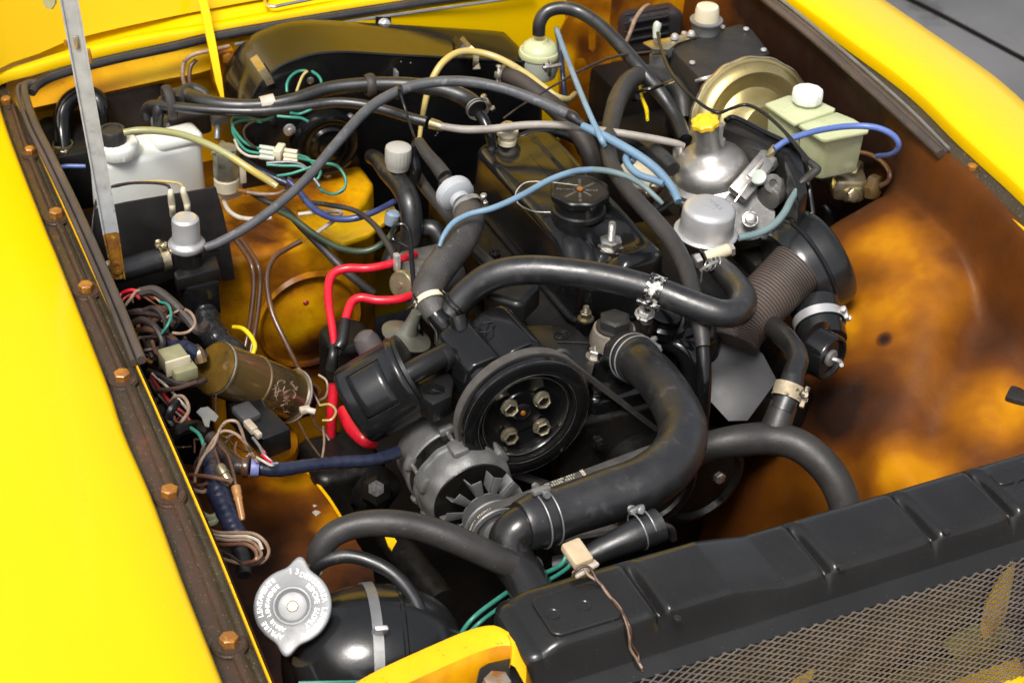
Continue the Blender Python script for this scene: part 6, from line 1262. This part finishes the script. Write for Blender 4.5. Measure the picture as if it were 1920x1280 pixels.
# expanded metal grille
t=thing('mesh_grille','dark grey expanded metal mesh guard hanging below the radiator front edge','grille',(.2,-.55,-.3))
def gp(x,s):   # s metres down the sheet
    b_=.030*math.exp(-((x+.20)/.10)**2)
    return np.array((x,-.5385-.06*s-.10*s*s-b_*min(1,s/.03)*1.0,-.089-s*.985))
q=B(); q2=B(); H_=.215; pitch=.0158; 
def strand(q_,x0,sg,dy):
    pts=[]; n_=14; sl=.50
    for i in range(n_+1):
        s=H_*i/n_; x=x0+sg*s/sl
        if -.19<=x<=.60: pts.append(gp(x,s)+Y*dy)
    if len(pts)<2: return
    pts=np.array(pts); R=[]
    for i,p in enumerate(pts):
        d=unit(pts[min(i+1,len(pts)-1)]-pts[max(0,i-1)]); nn_=np.array((0,-1,-.1)); nn_=unit(nn_-d*np.dot(nn_,d)); s_=np.cross(d,nn_)
        R.append([p+s_*.00095+nn_*.0005,p-s_*.00095+nn_*.0005,p-s_*.00055-nn_*.0006,p+s_*.00055-nn_*.0006])
    q_.rings(R)
x=-.19-H_/.5
while x<.60: strand(q,x,1,0.0003); x+=pitch
x=-.19
while x<.60+H_/.5: strand(q2,x,-1,-.0003); x+=pitch
part('mesh',q,K['mesh'],t,kind='stuff'); part('mesh',q2,K['mesh'],t,kind='stuff')
# front panel seen through and below the mesh
t=thing('grille_surround','yellow front panel and strut seen through the mesh at the lower right corner','body panel',(.3,-.6,-.5))
q=B(); q.loft([[ (-.30,-.578,-.42),(.2,-.585,-.335),(.60,-.585,-.335)],[(-.30,-.60,-.42),(.2,-.607,-.325),(.60,-.607,-.325)],[(-.30,-.615,-.43),(.2,-.625,-.328),(.60,-.625,-.328)],[(-.30,-.70,-.47),(.2,-.72,-.36),(.60,-.72,-.36)]],N=20,smooth=False)
yl=P(1920,1200,z=-.27); yl2=P(1760,1282,z=-.27)
q=B(); dl=unit(yl-yl2); a_=yl2-dl*.3; b_=yl+dl*.35; fw=unit(np.array((-dl[1],dl[0],0))); fw=fw if fw[1]<0 else -fw
q.loft([[a_-Z*.04,b_-Z*.04],[a_-Z*.005,b_-Z*.005],[a_+fw*.004,b_+fw*.004],[a_+fw*.02+Z*.002,b_+fw*.02+Z*.002],[a_+fw*.2-Z*.02,b_+fw*.2-Z*.02]],N=8,smooth=False); part('front_lip',q,K['yellow_dull'],t)
q=B().prism([P(a,c,y=-.530) for a,c in [(1906,1046),(1900,1090),(1888,1150),(1866,1190),(1845,1200),(1838,1180),(1852,1130),(1868,1098)]],Y*.004,bev=.001); part('strut',q,K['yellow_dull'],t)
q=B().prism([P(a,c,y=-.528) for a,c in [(1768,1212),(1790,1190),(1830,1172),(1885,1172),(1906,1190),(1890,1215),(1830,1228),(1800,1240)]],Y*.004,bev=.001); part('gusset',q,mat('olive_waxed_yellow',(.20,.18,.02),(.11,.095,.02),ns=25,rough=.35,bump=.1),t)
q=B().prism([P(a,c,y=-.528) for a,c in [(1640,1290),(1720,1245),(1800,1235),(1900,1200),(1960,1170),(1960,1300)]],Y*.004,bev=.001); part('gusset',q,mat('olive_brown_wax',(.07,.05,.018),(.04,.03,.015),ns=25,rough=.4,bump=.1),t)
q=B().prism([P(a,c,y=-.528) for a,c in [(1485,1282),(1500,1270),(1520,1262),(1526,1258),(1522,1272),(1505,1284)]],Y*.003); part('paint_chip',q,K['yellow_dull'],t)
# yellow flange at the lower left of the radiator
t=thing('slam_panel_end','bright yellow curved flange with orange wax below, at the bottom centre','body panel',P(850,1240,-.1))
fl=[(640,1300),(672,1276),(720,1250),(790,1218),(870,1184),(915,1172),(940,1176),(955,1192),(960,1215),(958,1245)]
A0=[P(a,c,-.045) for a,c in fl]
dn_=[p+np.array((.008,-.050,-.035)) for p in A0]
A1=[p+np.array((.002,-.006,.001)) for p in A0]; A2=[p+np.array((.004,-.026,-.006)) for p in A0]; A3=[p+np.array((.006,-.040,-.022)) for p in A0]; A4=[p+np.array((.006,-.046,-.06)) for p in A0]; Ab=[p+np.array((-.001,.003,-.012)) for p in A0]
K['wax_s']=wax('orange_waxed_lower_panel',bias=.14,ns=9,seed=9.1,rough=.3,grit=.1)
q=B().loft([Ab,A0,A1,A2],N=40); part('flange',q,K['yellow_edge'],t,ang=60)
q=B().loft([A2,A3,A4,[p-Z*.1 for p in A4]],N=40); part('lower_face',q,K['wax_s'],t,ang=60)
t=thing('radiator_bracket','black bracket with a rusty bolt at the bottom edge beside the radiator','bracket',P(940,1270,-.08))
q=B().prism([P(a,c,-.052) for a,c in [(893,1275),(898,1250),(915,1240),(960,1230),(975,1240),(990,1290),(985,1330),(895,1330)]],-Z*.02,bev=.003); part('plate',q,K['satin'],t)
q=B(); c=P(932,1292,-.052); q.lathe([(.0165,0),(.0165,.002),(.013,.0035)],c,Z,seg=28); q.hexa(c+Z*.003,Z,.0135,.012,dome=.1); part('bolt',q,mat('rust_spotted_zinc',(.42,.36,.28),(.30,.20,.12),ns=50,rough=.5,metal=.6,bump=.3,c3=(.35,.13,.02),ns3=60,w3=.52),t)
# ---- expansion tank with pressure cap
tp_=P(700,1235,-.145); t=thing('expansion_tank','glossy black round expansion tank with a grey strap, at the bottom left','tank',tp_-Z*.08)
q=B(); R=[]
ex=unit((.96,-.28,0)); ey=np.array((-ex[1],ex[0],0)); 
for k in range(0,25):
    ph=math.pi*k/24; rr=math.sin(ph)**.8; R.append([tp_+ex*(-math.cos(ph)*.098)+ (ey*math.cos(a)*.082+Z*math.sin(a)*.078)*rr for a in np.linspace(0,2*math.pi,48,endpoint=False)])
q.rings(R); part('tank',q,K['canister'],t,ang=60)
cc_=P(548,1135,-.055); cn=unit(unit(CAM-cc_)+np.array((-.10,.16,.22)))
uc=1/S(cc_)
q=B(); q.t([(566,1162,-.092,40),(580,1180,-.100,46),(602,1207,-.112,56),(640,1240,-.13,74),(690,1262,-.16,80)],50,n=36); part('filler_neck',q,K['canister'],t,ang=60)
q=B(); q.t([(575,1230,-.10,30),(590,1260,-.12,40),(620,1300,-.15,50)],30,n=24); part('shoulder',q,K['canister'],t)
# seam and strap
def onell(th,h,k=1.02):
    rr=math.sin(math.acos(max(-1,min(1,-h/.098))))**.8
    return tp_+ex*h+(ey*math.cos(th)*.082+Z*math.sin(th)*.078)*rr*k
q=B(); R=[]
for i,th in enumerate(np.linspace(-.9,2.6,40)):
    h=-.012+.015*math.sin(th*.8); R.append([onell(th,h-.0055,1.006),onell(th,h+.0055,1.006),onell(th,h+.0055,1.028),onell(th,h-.0055,1.028)])
q.rings(R); part('strap',q,K['grey'],t)
q=B(); q.box(onell(2.0,.004,1.04),(.014,.006,.03),(ex,unit((0,1,.6)),unit((0,-.6,1))),.002); part('strap_clip',q,K['alu'],t)
q=B(); R=[[onell(th,h,1.0+.0)for th in np.linspace(0,2*math.pi,60,endpoint=False)] for h in (.030,.0315,.033)]
R=[[onell(th,h,k) for th in np.linspace(0,2*math.pi,60,endpoint=False)] for h,k in ((.028,.99),(.030,1.018),(.033,1.018),(.035,.99))]; q.rings(R,False,False); part('moulding_seam',q,K['canister'],t)
tc_=thing('pressure_cap','stamped grey metal pressure cap with two ears and lettering on the expansion tank','cap',cc_)
upv=ROT[:,1]; rtv=ROT[:,0]
def earmod(th,i):
    if i in (1,2,3,4,5,6):
        d=min(abs((th-RAD(83)+math.pi)%(2*math.pi)-math.pi),abs((th-RAD(265)+math.pi)%(2*math.pi)-math.pi)); return 1+.30*math.exp(-(d/.20)**2)
    return 1
q=B().lathe([(70,-13),(73,-12),(73.5,-3),(72,-1),(69,0),(68,0),(66,.3),(40,.3),(36,2.5),(33,2.2),(27,-4),(22,-5),(12,-5),(1,-5)],cc_,cn,u=uc,seg=120,ref=rtv,mod=earmod); part('plate',q,mat('stamped_zinc_cap',(.26,.265,.27),(.20,.205,.21),ns=14,rough=.45,rv=.08,metal=.15,bump=.08,c3=(.30,.305,.31),ns3=9,w3=.55),tc_,ang=30)
q=B().lathe([(11,-4.5),(9,-2.5),(5,-2.0),(1,-2)],cc_,cn,u=uc,seg=24); part('rivet',q,K['brass'],tc_)
q=B(); ct=cc_+cn*uc*.5
text_arc(q,'DESSERRER LENTEMENT',ct,cn,rtv,57*uc,74,-70,.0074); text_arc(q,'REMOVE SLOWLY',ct,cn,rtv,43*uc,52,-52,.0070)
text_arc(q,'APRIRE LENTAMENTE',ct,cn,rtv,57*uc,-108,-232,.0074); text_arc(q,'ABRIR LENTAMENTE',ct,cn,rtv,43*uc,-108,-232,.0062)
text_arc(q,'13',ct,cn,rtv,61*uc,95,84,.0080); part('lettering',q,K['stamp'],tc_)
# small hoses at the bottom left
hose([(592,1052,-.06,19),(600,1030,-.045,22),(625,1002,-.03,24),(670,984,-.022,25),(725,980,-.02,26),(785,988,-.025,26),(845,1008,-.035,27),(900,1032,-.05,27),(955,1056,-.07,27),(1000,1068,-.09,27)],25,'rubberg','long dusty black hose arching from the expansion tank behind the radiator neck',n=22)
hose([(588,1078,-.07,10),(594,1062,-.06,12),(618,1048,-.05,13),(655,1042,-.045,13.5),(700,1054,-.047,13.5),(740,1078,-.055,13.5),(772,1115,-.07,13.5),(792,1160,-.09,13.5),(802,1215,-.12,13.5),(806,1285,-.16,13.5)],13,'rubber','thin shiny black hose looping from the pressure cap neck over the expansion tank',n=18)
q=B(); cyl(q,P(590,1066,-.066),P(580,1085,-.08),.010,.002); solo('neck_spout',q,K['brass'],'small tan metal spout above the pressure cap','spout')
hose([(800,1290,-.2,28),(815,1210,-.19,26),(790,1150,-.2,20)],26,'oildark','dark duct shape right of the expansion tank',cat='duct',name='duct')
g_='pair of green wires at the radiator end'
hose([(858,1196,-.12,4),(885,1160,-.10,4.5),(925,1128,-.095,4.5),(975,1095,-.10,4.5),(1020,1075,-.09,4.5),(1052,1058,-.07,4.5),(1064,1036,-.06,4)],4.5,'teal','upper of two green wires passing under the radiator neck','wire',cat='wire',group=g_)
hose([(870,1196,-.12,4),(900,1166,-.10,4),(940,1136,-.10,4),(985,1106,-.10,4),(1030,1086,-.09,4),(1062,1066,-.07,4),(1076,1048,-.06,4)],4,'teal','lower of two green wires passing under the radiator neck','wire',cat='wire',group=g_)
hose([(560,1279,-.05,3),(620,1278,-.05,3),(690,1277,-.055,3)],3,'teal','green wire along the bottom edge under the expansion tank','wire',cat='wire')
t=thing('plug_block','tan plastic plug block with brown wires resting on the radiator edge','connector',P(1085,1045,-.04))
bd=unit(P(1100,1062,-.012)-P(1072,1022,-.006)); bw=unit(P(1095,1010,-.01)-P(1055,1018,-.01)); bw=unit(bw-bd*np.dot(bw,bd)); bn=np.cross(bw,bd)
q=B().box(P(1082,1038,-.012),(.0225,.031,.012),(bw,bd,bn),.003); part('block',q,K['foam'],t)
q=B().box(P(1098,1066,-.020),(.030,.010,.005),(unit((.95,.2,.1)),unit((-.2,.95,0)),Z),.002); part('tongue',q,K['white_w'],t)
g_='twisted brown wires lying over the radiator top'
hose([(1073,1080,-.022,2.5),(1080,1070,-.014,2.8),(1095,1061,-.010,2.8),(1108,1066,-.012,2.8),(1120,1088,-.020,2.8),(1135,1105,-.024,2.8),(1152,1128,-.024,2.8),(1172,1156,-.025,2.8),(1182,1180,-.032,2.8),(1184,1205,-.055,2.8),(1196,1225,-.07,2.8),(1198,1238,-.075,2.8),(1205,1258,-.085,2.8)],2.8,'brownw','right hand brown wire twisting over the radiator top','wire',cat='wire',group=g_,n=8)
hose([(1095,1064,-.012,2.5),(1104,1078,-.018,2.8),(1124,1092,-.022,2.8),(1140,1114,-.024,2.8),(1160,1136,-.024,2.8),(1174,1164,-.027,2.8),(1180,1190,-.04,2.8),(1182,1215,-.06,2.8),(1194,1235,-.074,2.8),(1204,1252,-.08,2.8)],2.6,'tan','left hand brown wire twisting over the radiator top','wire',cat='wire',group=g_,n=8)
# ---- brown can (coil) and neighbours
o0=P(404,690,-.110)
for zz_ in np.arange(-.12,-.40,-.005):
    o1=P(552,744,zz_)
    if abs(np.dot(unit(o1-o0),unit(o0-CAM)))>.66: break
print('coil end',zz_,np.linalg.norm(o1-o0)); ax_=unit(o1-o0); L_=np.linalg.norm(o1-o0); uq=1/S(o0)
t=thing('ignition_coil','brown waxed metal coil can with a rolled rim, lying left of the pump filter','ignition coil',(o0+o1)/2-Z*.04)
r_=.0345
q=B().lathe([(r_*.95,.001),(r_*1.0,.0),(r_*1.02,.0015),(r_*1.02,.004),(r_*.985,.005),(r_*.99,L_*.44),(r_*1.03,L_*.45),(r_*1.03,L_*.475),(r_*.985,L_*.485),(r_*.985,L_*.80),(r_*.95,L_*.82),(r_*.95,L_*.93),(r_*1.03,L_*.94),(r_*1.05,L_*.96),(r_*1.03,L_*.98),(r_*.9,L_*1.0),(r_*.5,L_*1.02)],o0,ax_,seg=64); part('can',q,K['coil'],t,ang=30)
q=B().lathe([(r_*1.035,L_*.945),(r_*1.062,L_*.96),(r_*1.035,L_*.975)],o0,ax_,seg=64,cap0=False,cap1=False); part('crimp_ring',q,K['alu'],t)
q=B().lathe([(r_*1.0,-.0008),(r_*1.022,.0005),(r_*1.022,.0018)],o0,ax_,seg=64,cap0=False,cap1=False); part('rim',q,K['zinc'],t)
q=B().lathe([(r_*.96,.0004),(r_*.955,-.001),(r_*.5,-.0013),(.001,-.0013)],o0,ax_,seg=48); part('end_disc',q,mat('amber_waxed_disc',(.20,.11,.012),(.12,.07,.015),ns=30,rough=.25,metal=.3,coat=.5,bump=.1,c3=(.06,.04,.02),ns3=40,w3=.56),t)
q=B(); R=[]
a_,g1,g2=frame(ax_,Z); th0=math.atan2(np.dot(unit(CAM-o0),g2),np.dot(unit(CAM-o0),g1))
random.seed(5)
for k in range(16):
    th=th0+random.uniform(-.7,.9); h=L_*random.uniform(.52,.74); pts=[]
    for j in range(5): pts.append(o0+a_*(h+random.uniform(-.004,.004))+(r_*.99)*(math.cos(th)*g1+math.sin(th)*g2)); h+=random.uniform(-.005,.006); th+=random.uniform(-.14,.16)
    q.tube(pts,.0007,n=5,per=3)
part('flaking_varnish',q,K['tan'],t,kind='stuff')
q=B(); cyl(q,o1+ax_*.002,o1+ax_*.022,.024,.004); part('tower',q,K['dark'],t)
q=B(); q.box(P(572,768,-.16),(.014,.010,.008),None,.002); cyl(q,P(576,768,-.158),P(592,772,-.16),.004,.001); part('terminal',q,K['white_w'],t)
t=thing('relay_box','dirty olive cream relay box beside the end of the brown coil can','relay',P(334,682,-.1))
rd=unit(P(352,708,-.075)-P(316,660,-.075)); rw_=unit(P(340,655,-.075)-P(306,682,-.075)); rw_=unit(rw_-rd*np.dot(rw_,rd))
olv=mat('dirty_olive_plastic',(.28,.27,.15),(.20,.19,.11),ns=30,rough=.45,bump=.15)
q=B().box(P(325,674,-.078),(.030,.028,.024),(rw_,rd,np.cross(rw_,rd)),.0025); part('body',q,olv,t); q=B().box(P(344,696,-.080),(.030,.024,.018),(rw_,rd,np.cross(rw_,rd)),.0025); part('base',q,olv,t)
q=B().box(P(334,686,-.071),(.032,.004,.022),(rw_,rd,np.cross(rw_,rd)),.001); part('lip',q,K['cream'],t)
t=thing('control_unit','black box module with a chamfered lid under the brown coil can','module',P(480,800,-.2))
md=unit(P(520,830,-.16)-P(450,755,-.16)); mw=unit(np.cross(Z,md)); 
q=B().box(P(484,795,-.175),(.10,.042,.035),(md,mw,Z),.005); part('case',q,K['satin'],t); q=B().box(P(462,775,-.155),(.035,.026,.012),(md,mw,Z),.004); part('lid',q,K['shield'],t)
q=B(); q.box(P(470,800,-.14),(.022,.010,.010),(md,mw,Z),.002); q.box(P(482,812,-.142),(.016,.007,.008),(md,mw,Z),.0015); part('plug',q,K['white_w'],t)
# ---- lower left apron tray
K['wax_t']=wax('brown_waxed_tray',bias=-.20,ns=6,seed=7.7,rough=.38,coat=.1,amp=.6,grit=.1,patches=[(*P(545,885,-.28),.05,.30),(*P(640,970,-.28),.05,.25),(*P(600,1020,-.28),.07,.12),(*P(470,960,-.28),.10,.02)])
t=thing('apron_tray','brown waxed sheet metal tray with a chipped yellow edge, below the wiring at lower left','body panel',P(520,960,-.35))
q=B().prism([P(a,c,-.285) for a,c in [(300,860),(430,880),(577,884),(610,925),(645,975),(700,1060),(720,1200),(560,1300),(350,1300)]],-Z*.012,bev=.003); part('tray',q,K['wax_t'],t)
q=B().tube([P(a,c,-.283) for a,c in [(560,885),(577,886),(592,903),(618,936),(642,974)]],.0022,n=8,per=4); part('chipped_edge',q,K['yellow_edge'],t)
for (px,py,r2) in [(590,948,4),(593,961,8)]:
    q=B().lathe([(r2,0),(r2*.9,1),(1,1.4)],P(px,py,-.284),Z,u=1/1500.,seg=7,mod=lambda th,i:1+.25*math.sin(3*th)); part('paint_flake',q,K['white_w'],t)
q=B(); q.lathe([(60,-30),(62,0),(55,14),(30,24),(1,26)],P(500,830,-.26),unit((.2,-.3,1)),u=1/1400.,seg=40); solo('waxed_dome',q,K['wax_f'],'orange yellow dome of the chassis showing behind the black module','body panel')
# yellow glimpses low in the bay
for (L,lb) in [([(722,1006),(740,1008),(744,1014),(735,1030),(728,1022)],'small yellow painted tab under the long dusty hose'),([(425,880),(440,868),(470,862),(468,872),(440,884)],'small yellow painted tab behind the taped harness')]:
    q=B().prism([P(a,c,-.22) for a,c in L],-Z*.003); solo('painted_tab',q,K['yellow_dull'],lb,'tab')
# subframe rails down in the dark
q=B(); q.t([(660,900,-.34,26),(700,960,-.34,28),(760,1040,-.34,30),(830,1130,-.34,30)],28,n=20); solo('subframe_rail',q,K['dark'],'oily dark subframe tube low between tray and alternator','subframe',ang=60)
t=thing('steering_joint','dark oily steering joint with a big nut, low left of the alternator','joint',P(705,925,-.3))
q=B(); q.hexa(P(706,925,-.26),unit((-.2,-.5,.8)),.020,.018,dome=.3); cyl(q,P(690,940,-.30),P(720,900,-.26),.026,.004); part('nut',q,K['dark'],t)
q=B(); domed(q,P(640,900,-.32),.05,.05,.02,.05,.015); part('housing',q,K['dark'],t)
# ---- wiring harness
t=thing('wiring_loom','dark taped wiring loom running down the left side over the brown tray','cable bundle',P(430,960,-.1))
q=B().t([(392,848,-.12,17),(398,875,-.115,20),(404,905,-.11,22),(416,940,-.115,21),(432,975,-.12,20),(446,1005,-.125,19),(452,1030,-.13,17)],19,n=20,per=14,mod=lambda f,i: 1+.035*math.sin(i*1.3)); part('taped_trunk',q,K['navy'],t)
q=B().t([(448,1025,-.13,15),(456,1050,-.135,15),(458,1078,-.14,13)],14,n=16); part('tail',q,K['rubberg'],t)
q=B().t([(395,820,-.12,14),(410,835,-.12,12),(436,868,-.115,14),(452,875,-.115,15),(466,876,-.115,14)],13,n=16); part('taped_branch',q,K['darkw'],t)
q=B().t([(470,875,-.115,13),(520,880,-.12,14),(580,872,-.13,12.5),(640,866,-.14,12),(700,862,-.15,12),(745,848,-.16,12)],13,n=16,per=14,mod=lambda f,i: 1+.03*math.sin(i*1.3)); part('taped_branch',q,K['navy'],t)
q=B(); cyl(q,P(455,875,-.114),P(468,876,-.114),.0125,.001); part('brown_band',q,K['pipe'],t)
q=B(); cyl(q,P(470,876,-.113),P(486,877,-.114),.0108,.001); part('blue_tape',q,mat('lavender_tape',(.20,.22,.48),(.16,.18,.38),ns=60,rough=.4,bump=.3),t)
t=thing('bullet_connectors','amber plastic bullet connector sleeves hanging by the taped loom','connector',P(450,950,-.12))
q=B().lathe([(7,-6),(9,-4),(9,10),(7.5,14),(8.5,18),(8.5,22),(7,26),(6,60),(4,66),(1,67)],P(443,916,-.09),unit(P(455,975,-.105)-P(443,916,-.09)),u=1/1620.,seg=24); part('sleeve',q,mat('amber_plastic',(.38,.18,.05),(.30,.15,.06),ns=30,rough=.3,coat=.3),t)
q=B().lathe([(9,-6),(11,0),(11,14),(9,16),(9,34),(7,38),(1,39)],P(414,878,-.085),unit(P(434,910,-.095)-P(414,878,-.085)),u=1/1620.,seg=24); part('sleeve',q,K['brass'],t)
# tangle
t=thing('tangled_wires','tangle of dirty brown, red and green wires between left gutter and coil can','wires',P(320,640,-.15))
def wire(L,r,m,lb=None): part('wire',B().t(L,r,n=8,per=6),K[m],t,lb)
wire([(222,560,-.06),(230,549,-.055),(250,544,-.05),(272,552,-.055),(290,560,-.06)],3.5,'red','pinkish red wire'); wire([(225,572,-.06),(235,558,-.055),(252,552,-.05),(262,560,-.05)],3,'redw')
wire([(230,578,-.06),(245,560,-.05),(258,545,-.045),(282,550,-.05),(300,565,-.055)],3,'tan')
wire([(262,548,-.05),(290,545,-.045),(320,565,-.05),(350,595,-.06),(372,620,-.07),(386,610,-.075)],10,'rubberb','grey brown sleeve')
wire([(235,590,-.07),(260,585,-.06),(300,590,-.06),(330,610,-.065)],8,'darkw'); wire([(240,610,-.07),(265,600,-.06),(290,612,-.06),(305,640,-.07),(300,665,-.085)],7,'darkw')
wire([(250,620,-.08),(280,618,-.065),(310,625,-.065),(330,640,-.075)],6,'brownw'); wire([(262,585,-.06),(285,577,-.05),(300,585,-.05),(310,605,-.055),(312,625,-.06)],5,'darkw')
wire([(300,566,-.05),(315,572,-.045),(321,590,-.045),(314,610,-.05),(303,625,-.06)],2.8,'teal','green wire'); wire([(330,575,-.055),(356,585,-.05),(366,605,-.05),(356,620,-.055),(340,625,-.06),(324,624,-.065)],3,'tan','pale looped wire')
wire([(303,603,-.06),(320,590,-.055),(335,582,-.05)],2.4,'tan'); wire([(310,560,-.05),(330,570,-.05),(345,580,-.05)],3,'brownw')
wire([(250,640,-.09),(262,660,-.09),(258,690,-.10)],4,'copper'); wire([(260,610,-.08),(252,640,-.08),(262,665,-.09),(285,680,-.10)],4,'rust','orange wire')
wire([(285,640,-.08),(292,660,-.08),(305,668,-.075),(318,668,-.075)],4,'copper'); wire([(320,640,-.08),(335,655,-.08),(345,650,-.08),(365,662,-.09),(378,668,-.10)],14,'navy'); wire([(365,655,-.09),(372,662,-.09),(378,680,-.10)],12,'coil')
wire([(278,695,-.09),(300,705,-.085),(330,718,-.085),(365,720,-.09),(385,712,-.095)],6,'darkw'); wire([(290,732,-.09),(330,728,-.085),(368,716,-.085)],4.5,'brownw')
wire([(283,705,-.09),(300,730,-.095),(320,755,-.10),(345,775,-.11),(360,795,-.12)],3.4,'redw','red wire'); wire([(280,712,-.09),(296,738,-.095),(322,765,-.11),(352,790,-.12),(375,805,-.13)],3.4,'brownw'); wire([(285,700,-.085),(310,722,-.09),(335,748,-.10),(352,768,-.11)],3,'white_w')
wire([(320,752,-.09),(328,744,-.08),(342,743,-.075),(352,756,-.075),(353,772,-.08),(342,788,-.085),(338,792,-.09)],3.5,'tan','pale looped wire'); wire([(312,785,-.09),(322,765,-.08),(332,754,-.08)],9,'satin')
wire([(318,820,-.12),(340,803,-.11),(368,800,-.12),(392,812,-.12)],13,'dark'); wire([(358,802,-.10),(374,815,-.095),(382,840,-.10),(376,870,-.11)],3.5,'teal','green wire'); wire([(300,760,-.11),(318,790,-.12),(335,810,-.13)],8,'dark')
wire([(365,905,-.10),(368,885,-.095),(382,855,-.085),(400,835,-.075),(412,805,-.06),(425,790,-.055),(443,790,-.055),(452,805,-.065),(462,835,-.08),(474,852,-.09),(480,862,-.10)],3.2,'tan','pale looped wire')
wire([(370,880,-.10),(385,850,-.085),(402,822,-.07),(418,808,-.062),(440,812,-.062),(462,832,-.07),(472,850,-.09),(482,866,-.10)],3,'tan'); wire([(362,900,-.11),(372,870,-.10),(378,845,-.095),(385,830,-.09)],3,'brownw')
wire([(400,835,-.08),(408,860,-.08),(414,880,-.085)],3,'brownw'); wire([(405,830,-.08),(425,850,-.08),(436,880,-.08),(442,905,-.085),(445,912,-.09)],3,'brownw'); wire([(355,890,-.10),(390,893,-.09),(425,900,-.085),(436,905,-.085)],4,'copper')
wire([(468,850,-.10),(490,862,-.095),(508,872,-.10),(520,868,-.105)],2.6,'white_w','frayed pale wire'); wire([(490,852,-.10),(502,862,-.10),(512,868,-.10)],2.4,'red','red wire'); wire([(500,862,-.105),(505,870,-.10),(518,868,-.10)],2.6,'blueh','light blue wire')
wire([(474,820,-.10),(486,836,-.10),(495,852,-.10),(510,866,-.105)],3,'grey'); wire([(355,905,-.11),(375,910,-.105),(390,905,-.10)],4,'copper'); wire([(356,915,-.11),(378,922,-.11),(388,918,-.11)],4,'tan'); wire([(355,912,-.12),(372,918,-.12),(392,912,-.12)],4,'brownw')
q=B(); 
for L in ([(370,770,-.12),(385,762,-.10),(398,775,-.10),(410,780,-.11),(402,790,-.11),(388,792,-.115)],): q.prism([P(a,c,-.105) for a,c in [(368,772),(376,764),(390,762),(402,772),(410,780),(404,790),(394,786),(392,800),(384,798),(378,782)]],-Z*.0012)
part('torn_foil',q,K['grey'],t)
wire([(560,690,-.19),(575,712,-.19),(590,740,-.2),(600,760,-.21)],2.2,'tan'); wire([(600,760,-.20),(618,758,-.19),(630,770,-.19),(622,786,-.2),(604,788,-.2)],2.4,'yelh'); wire([(606,800,-.2),(608,830,-.2),(604,860,-.2)],2.4,'tan'); wire([(560,790,-.2),(575,820,-.2),(600,855,-.2)],2.2,'brownw')
for k,(a,c) in enumerate([(300,650),(320,600),(290,600),(350,640),(345,700),(310,740),(290,670)]):
    random.seed(k+40); L=[(a+random.uniform(-30,30)+0,c+random.uniform(-25,25),-.10+random.uniform(-.03,.01)) for _ in range(5)]; wire(L,random.choice([3,4,5,6]),random.choice(['darkw','brownw','darkw','rubberb']))
g=thing('coiled_wires','coil of pale and dark oily wires wrapped round the foot of the taped loom','wires',P(450,1025,-.12))
def gw_(L,r,m): part('wire',B().t(L,r,n=8,per=7),K[m],g)
gw_([(385,990,-.09),(410,998,-.085),(445,998,-.08),(475,1000,-.08),(496,1014,-.085),(504,1034,-.09),(494,1052,-.10),(470,1058,-.11),(435,1052,-.115),(410,1044,-.12)],3.4,'tan'); gw_([(392,1000,-.09),(430,1005,-.085),(462,1005,-.082),(484,1014,-.085),(492,1030,-.09)],3.4,'white_w')
gw_([(395,1008,-.09),(430,1012,-.085),(465,1012,-.085),(484,1026,-.09),(490,1040,-.095),(480,1050,-.10)],3.4,'tan'); gw_([(398,1020,-.095),(430,1020,-.09),(462,1020,-.09),(480,1034,-.095),(478,1050,-.10),(455,1056,-.11)],4,'copper'); gw_([(400,1026,-.10),(430,1040,-.11),(455,1056,-.11),(478,1058,-.105),(497,1045,-.095)],3,'darkw')
q=B().tube([P(a,c,-.16) for a,c in [(380,965),(395,970),(408,965),(402,978),(388,982)]],.004,n=8); solo('crumpled_tape',q,K['greenish'],'scrap of crumpled olive tape beside the taped loom','tape')

random.seed(21)
def sprawl(n,x0,x1,y0,y1,z0,z1,par):
    for k in range(n):
        x=random.uniform(x0,x1); y=random.uniform(y0,y1); z=random.uniform(z0,z1); a=random.uniform(0,6.28); L=[]
        for j in range(7):
            L.append((x,y,z)); a+=random.uniform(-.9,.9); x+=math.cos(a)*16; y+=math.sin(a)*12+4; z+=random.uniform(-.006,.004)
            x=min(max(x,x0-5),x1+5); y=min(max(y,y0-5),y1+8)
        part('wire',B().t(L,random.choice([1.6,2,2.4,3]),n=6,per=5),K[random.choice(['darkw','brownw','darkw','tan','copper','redw','brownw'])],par)
tw=D.objects['tangled_wires']
sprawl(10,240,330,560,680,-.12,-.08,tw); sprawl(9,290,400,720,830,-.14,-.11,tw); sprawl(8,370,520,820,870,-.14,-.12,tw); sprawl(5,520,620,700,830,-.25,-.2,tw)
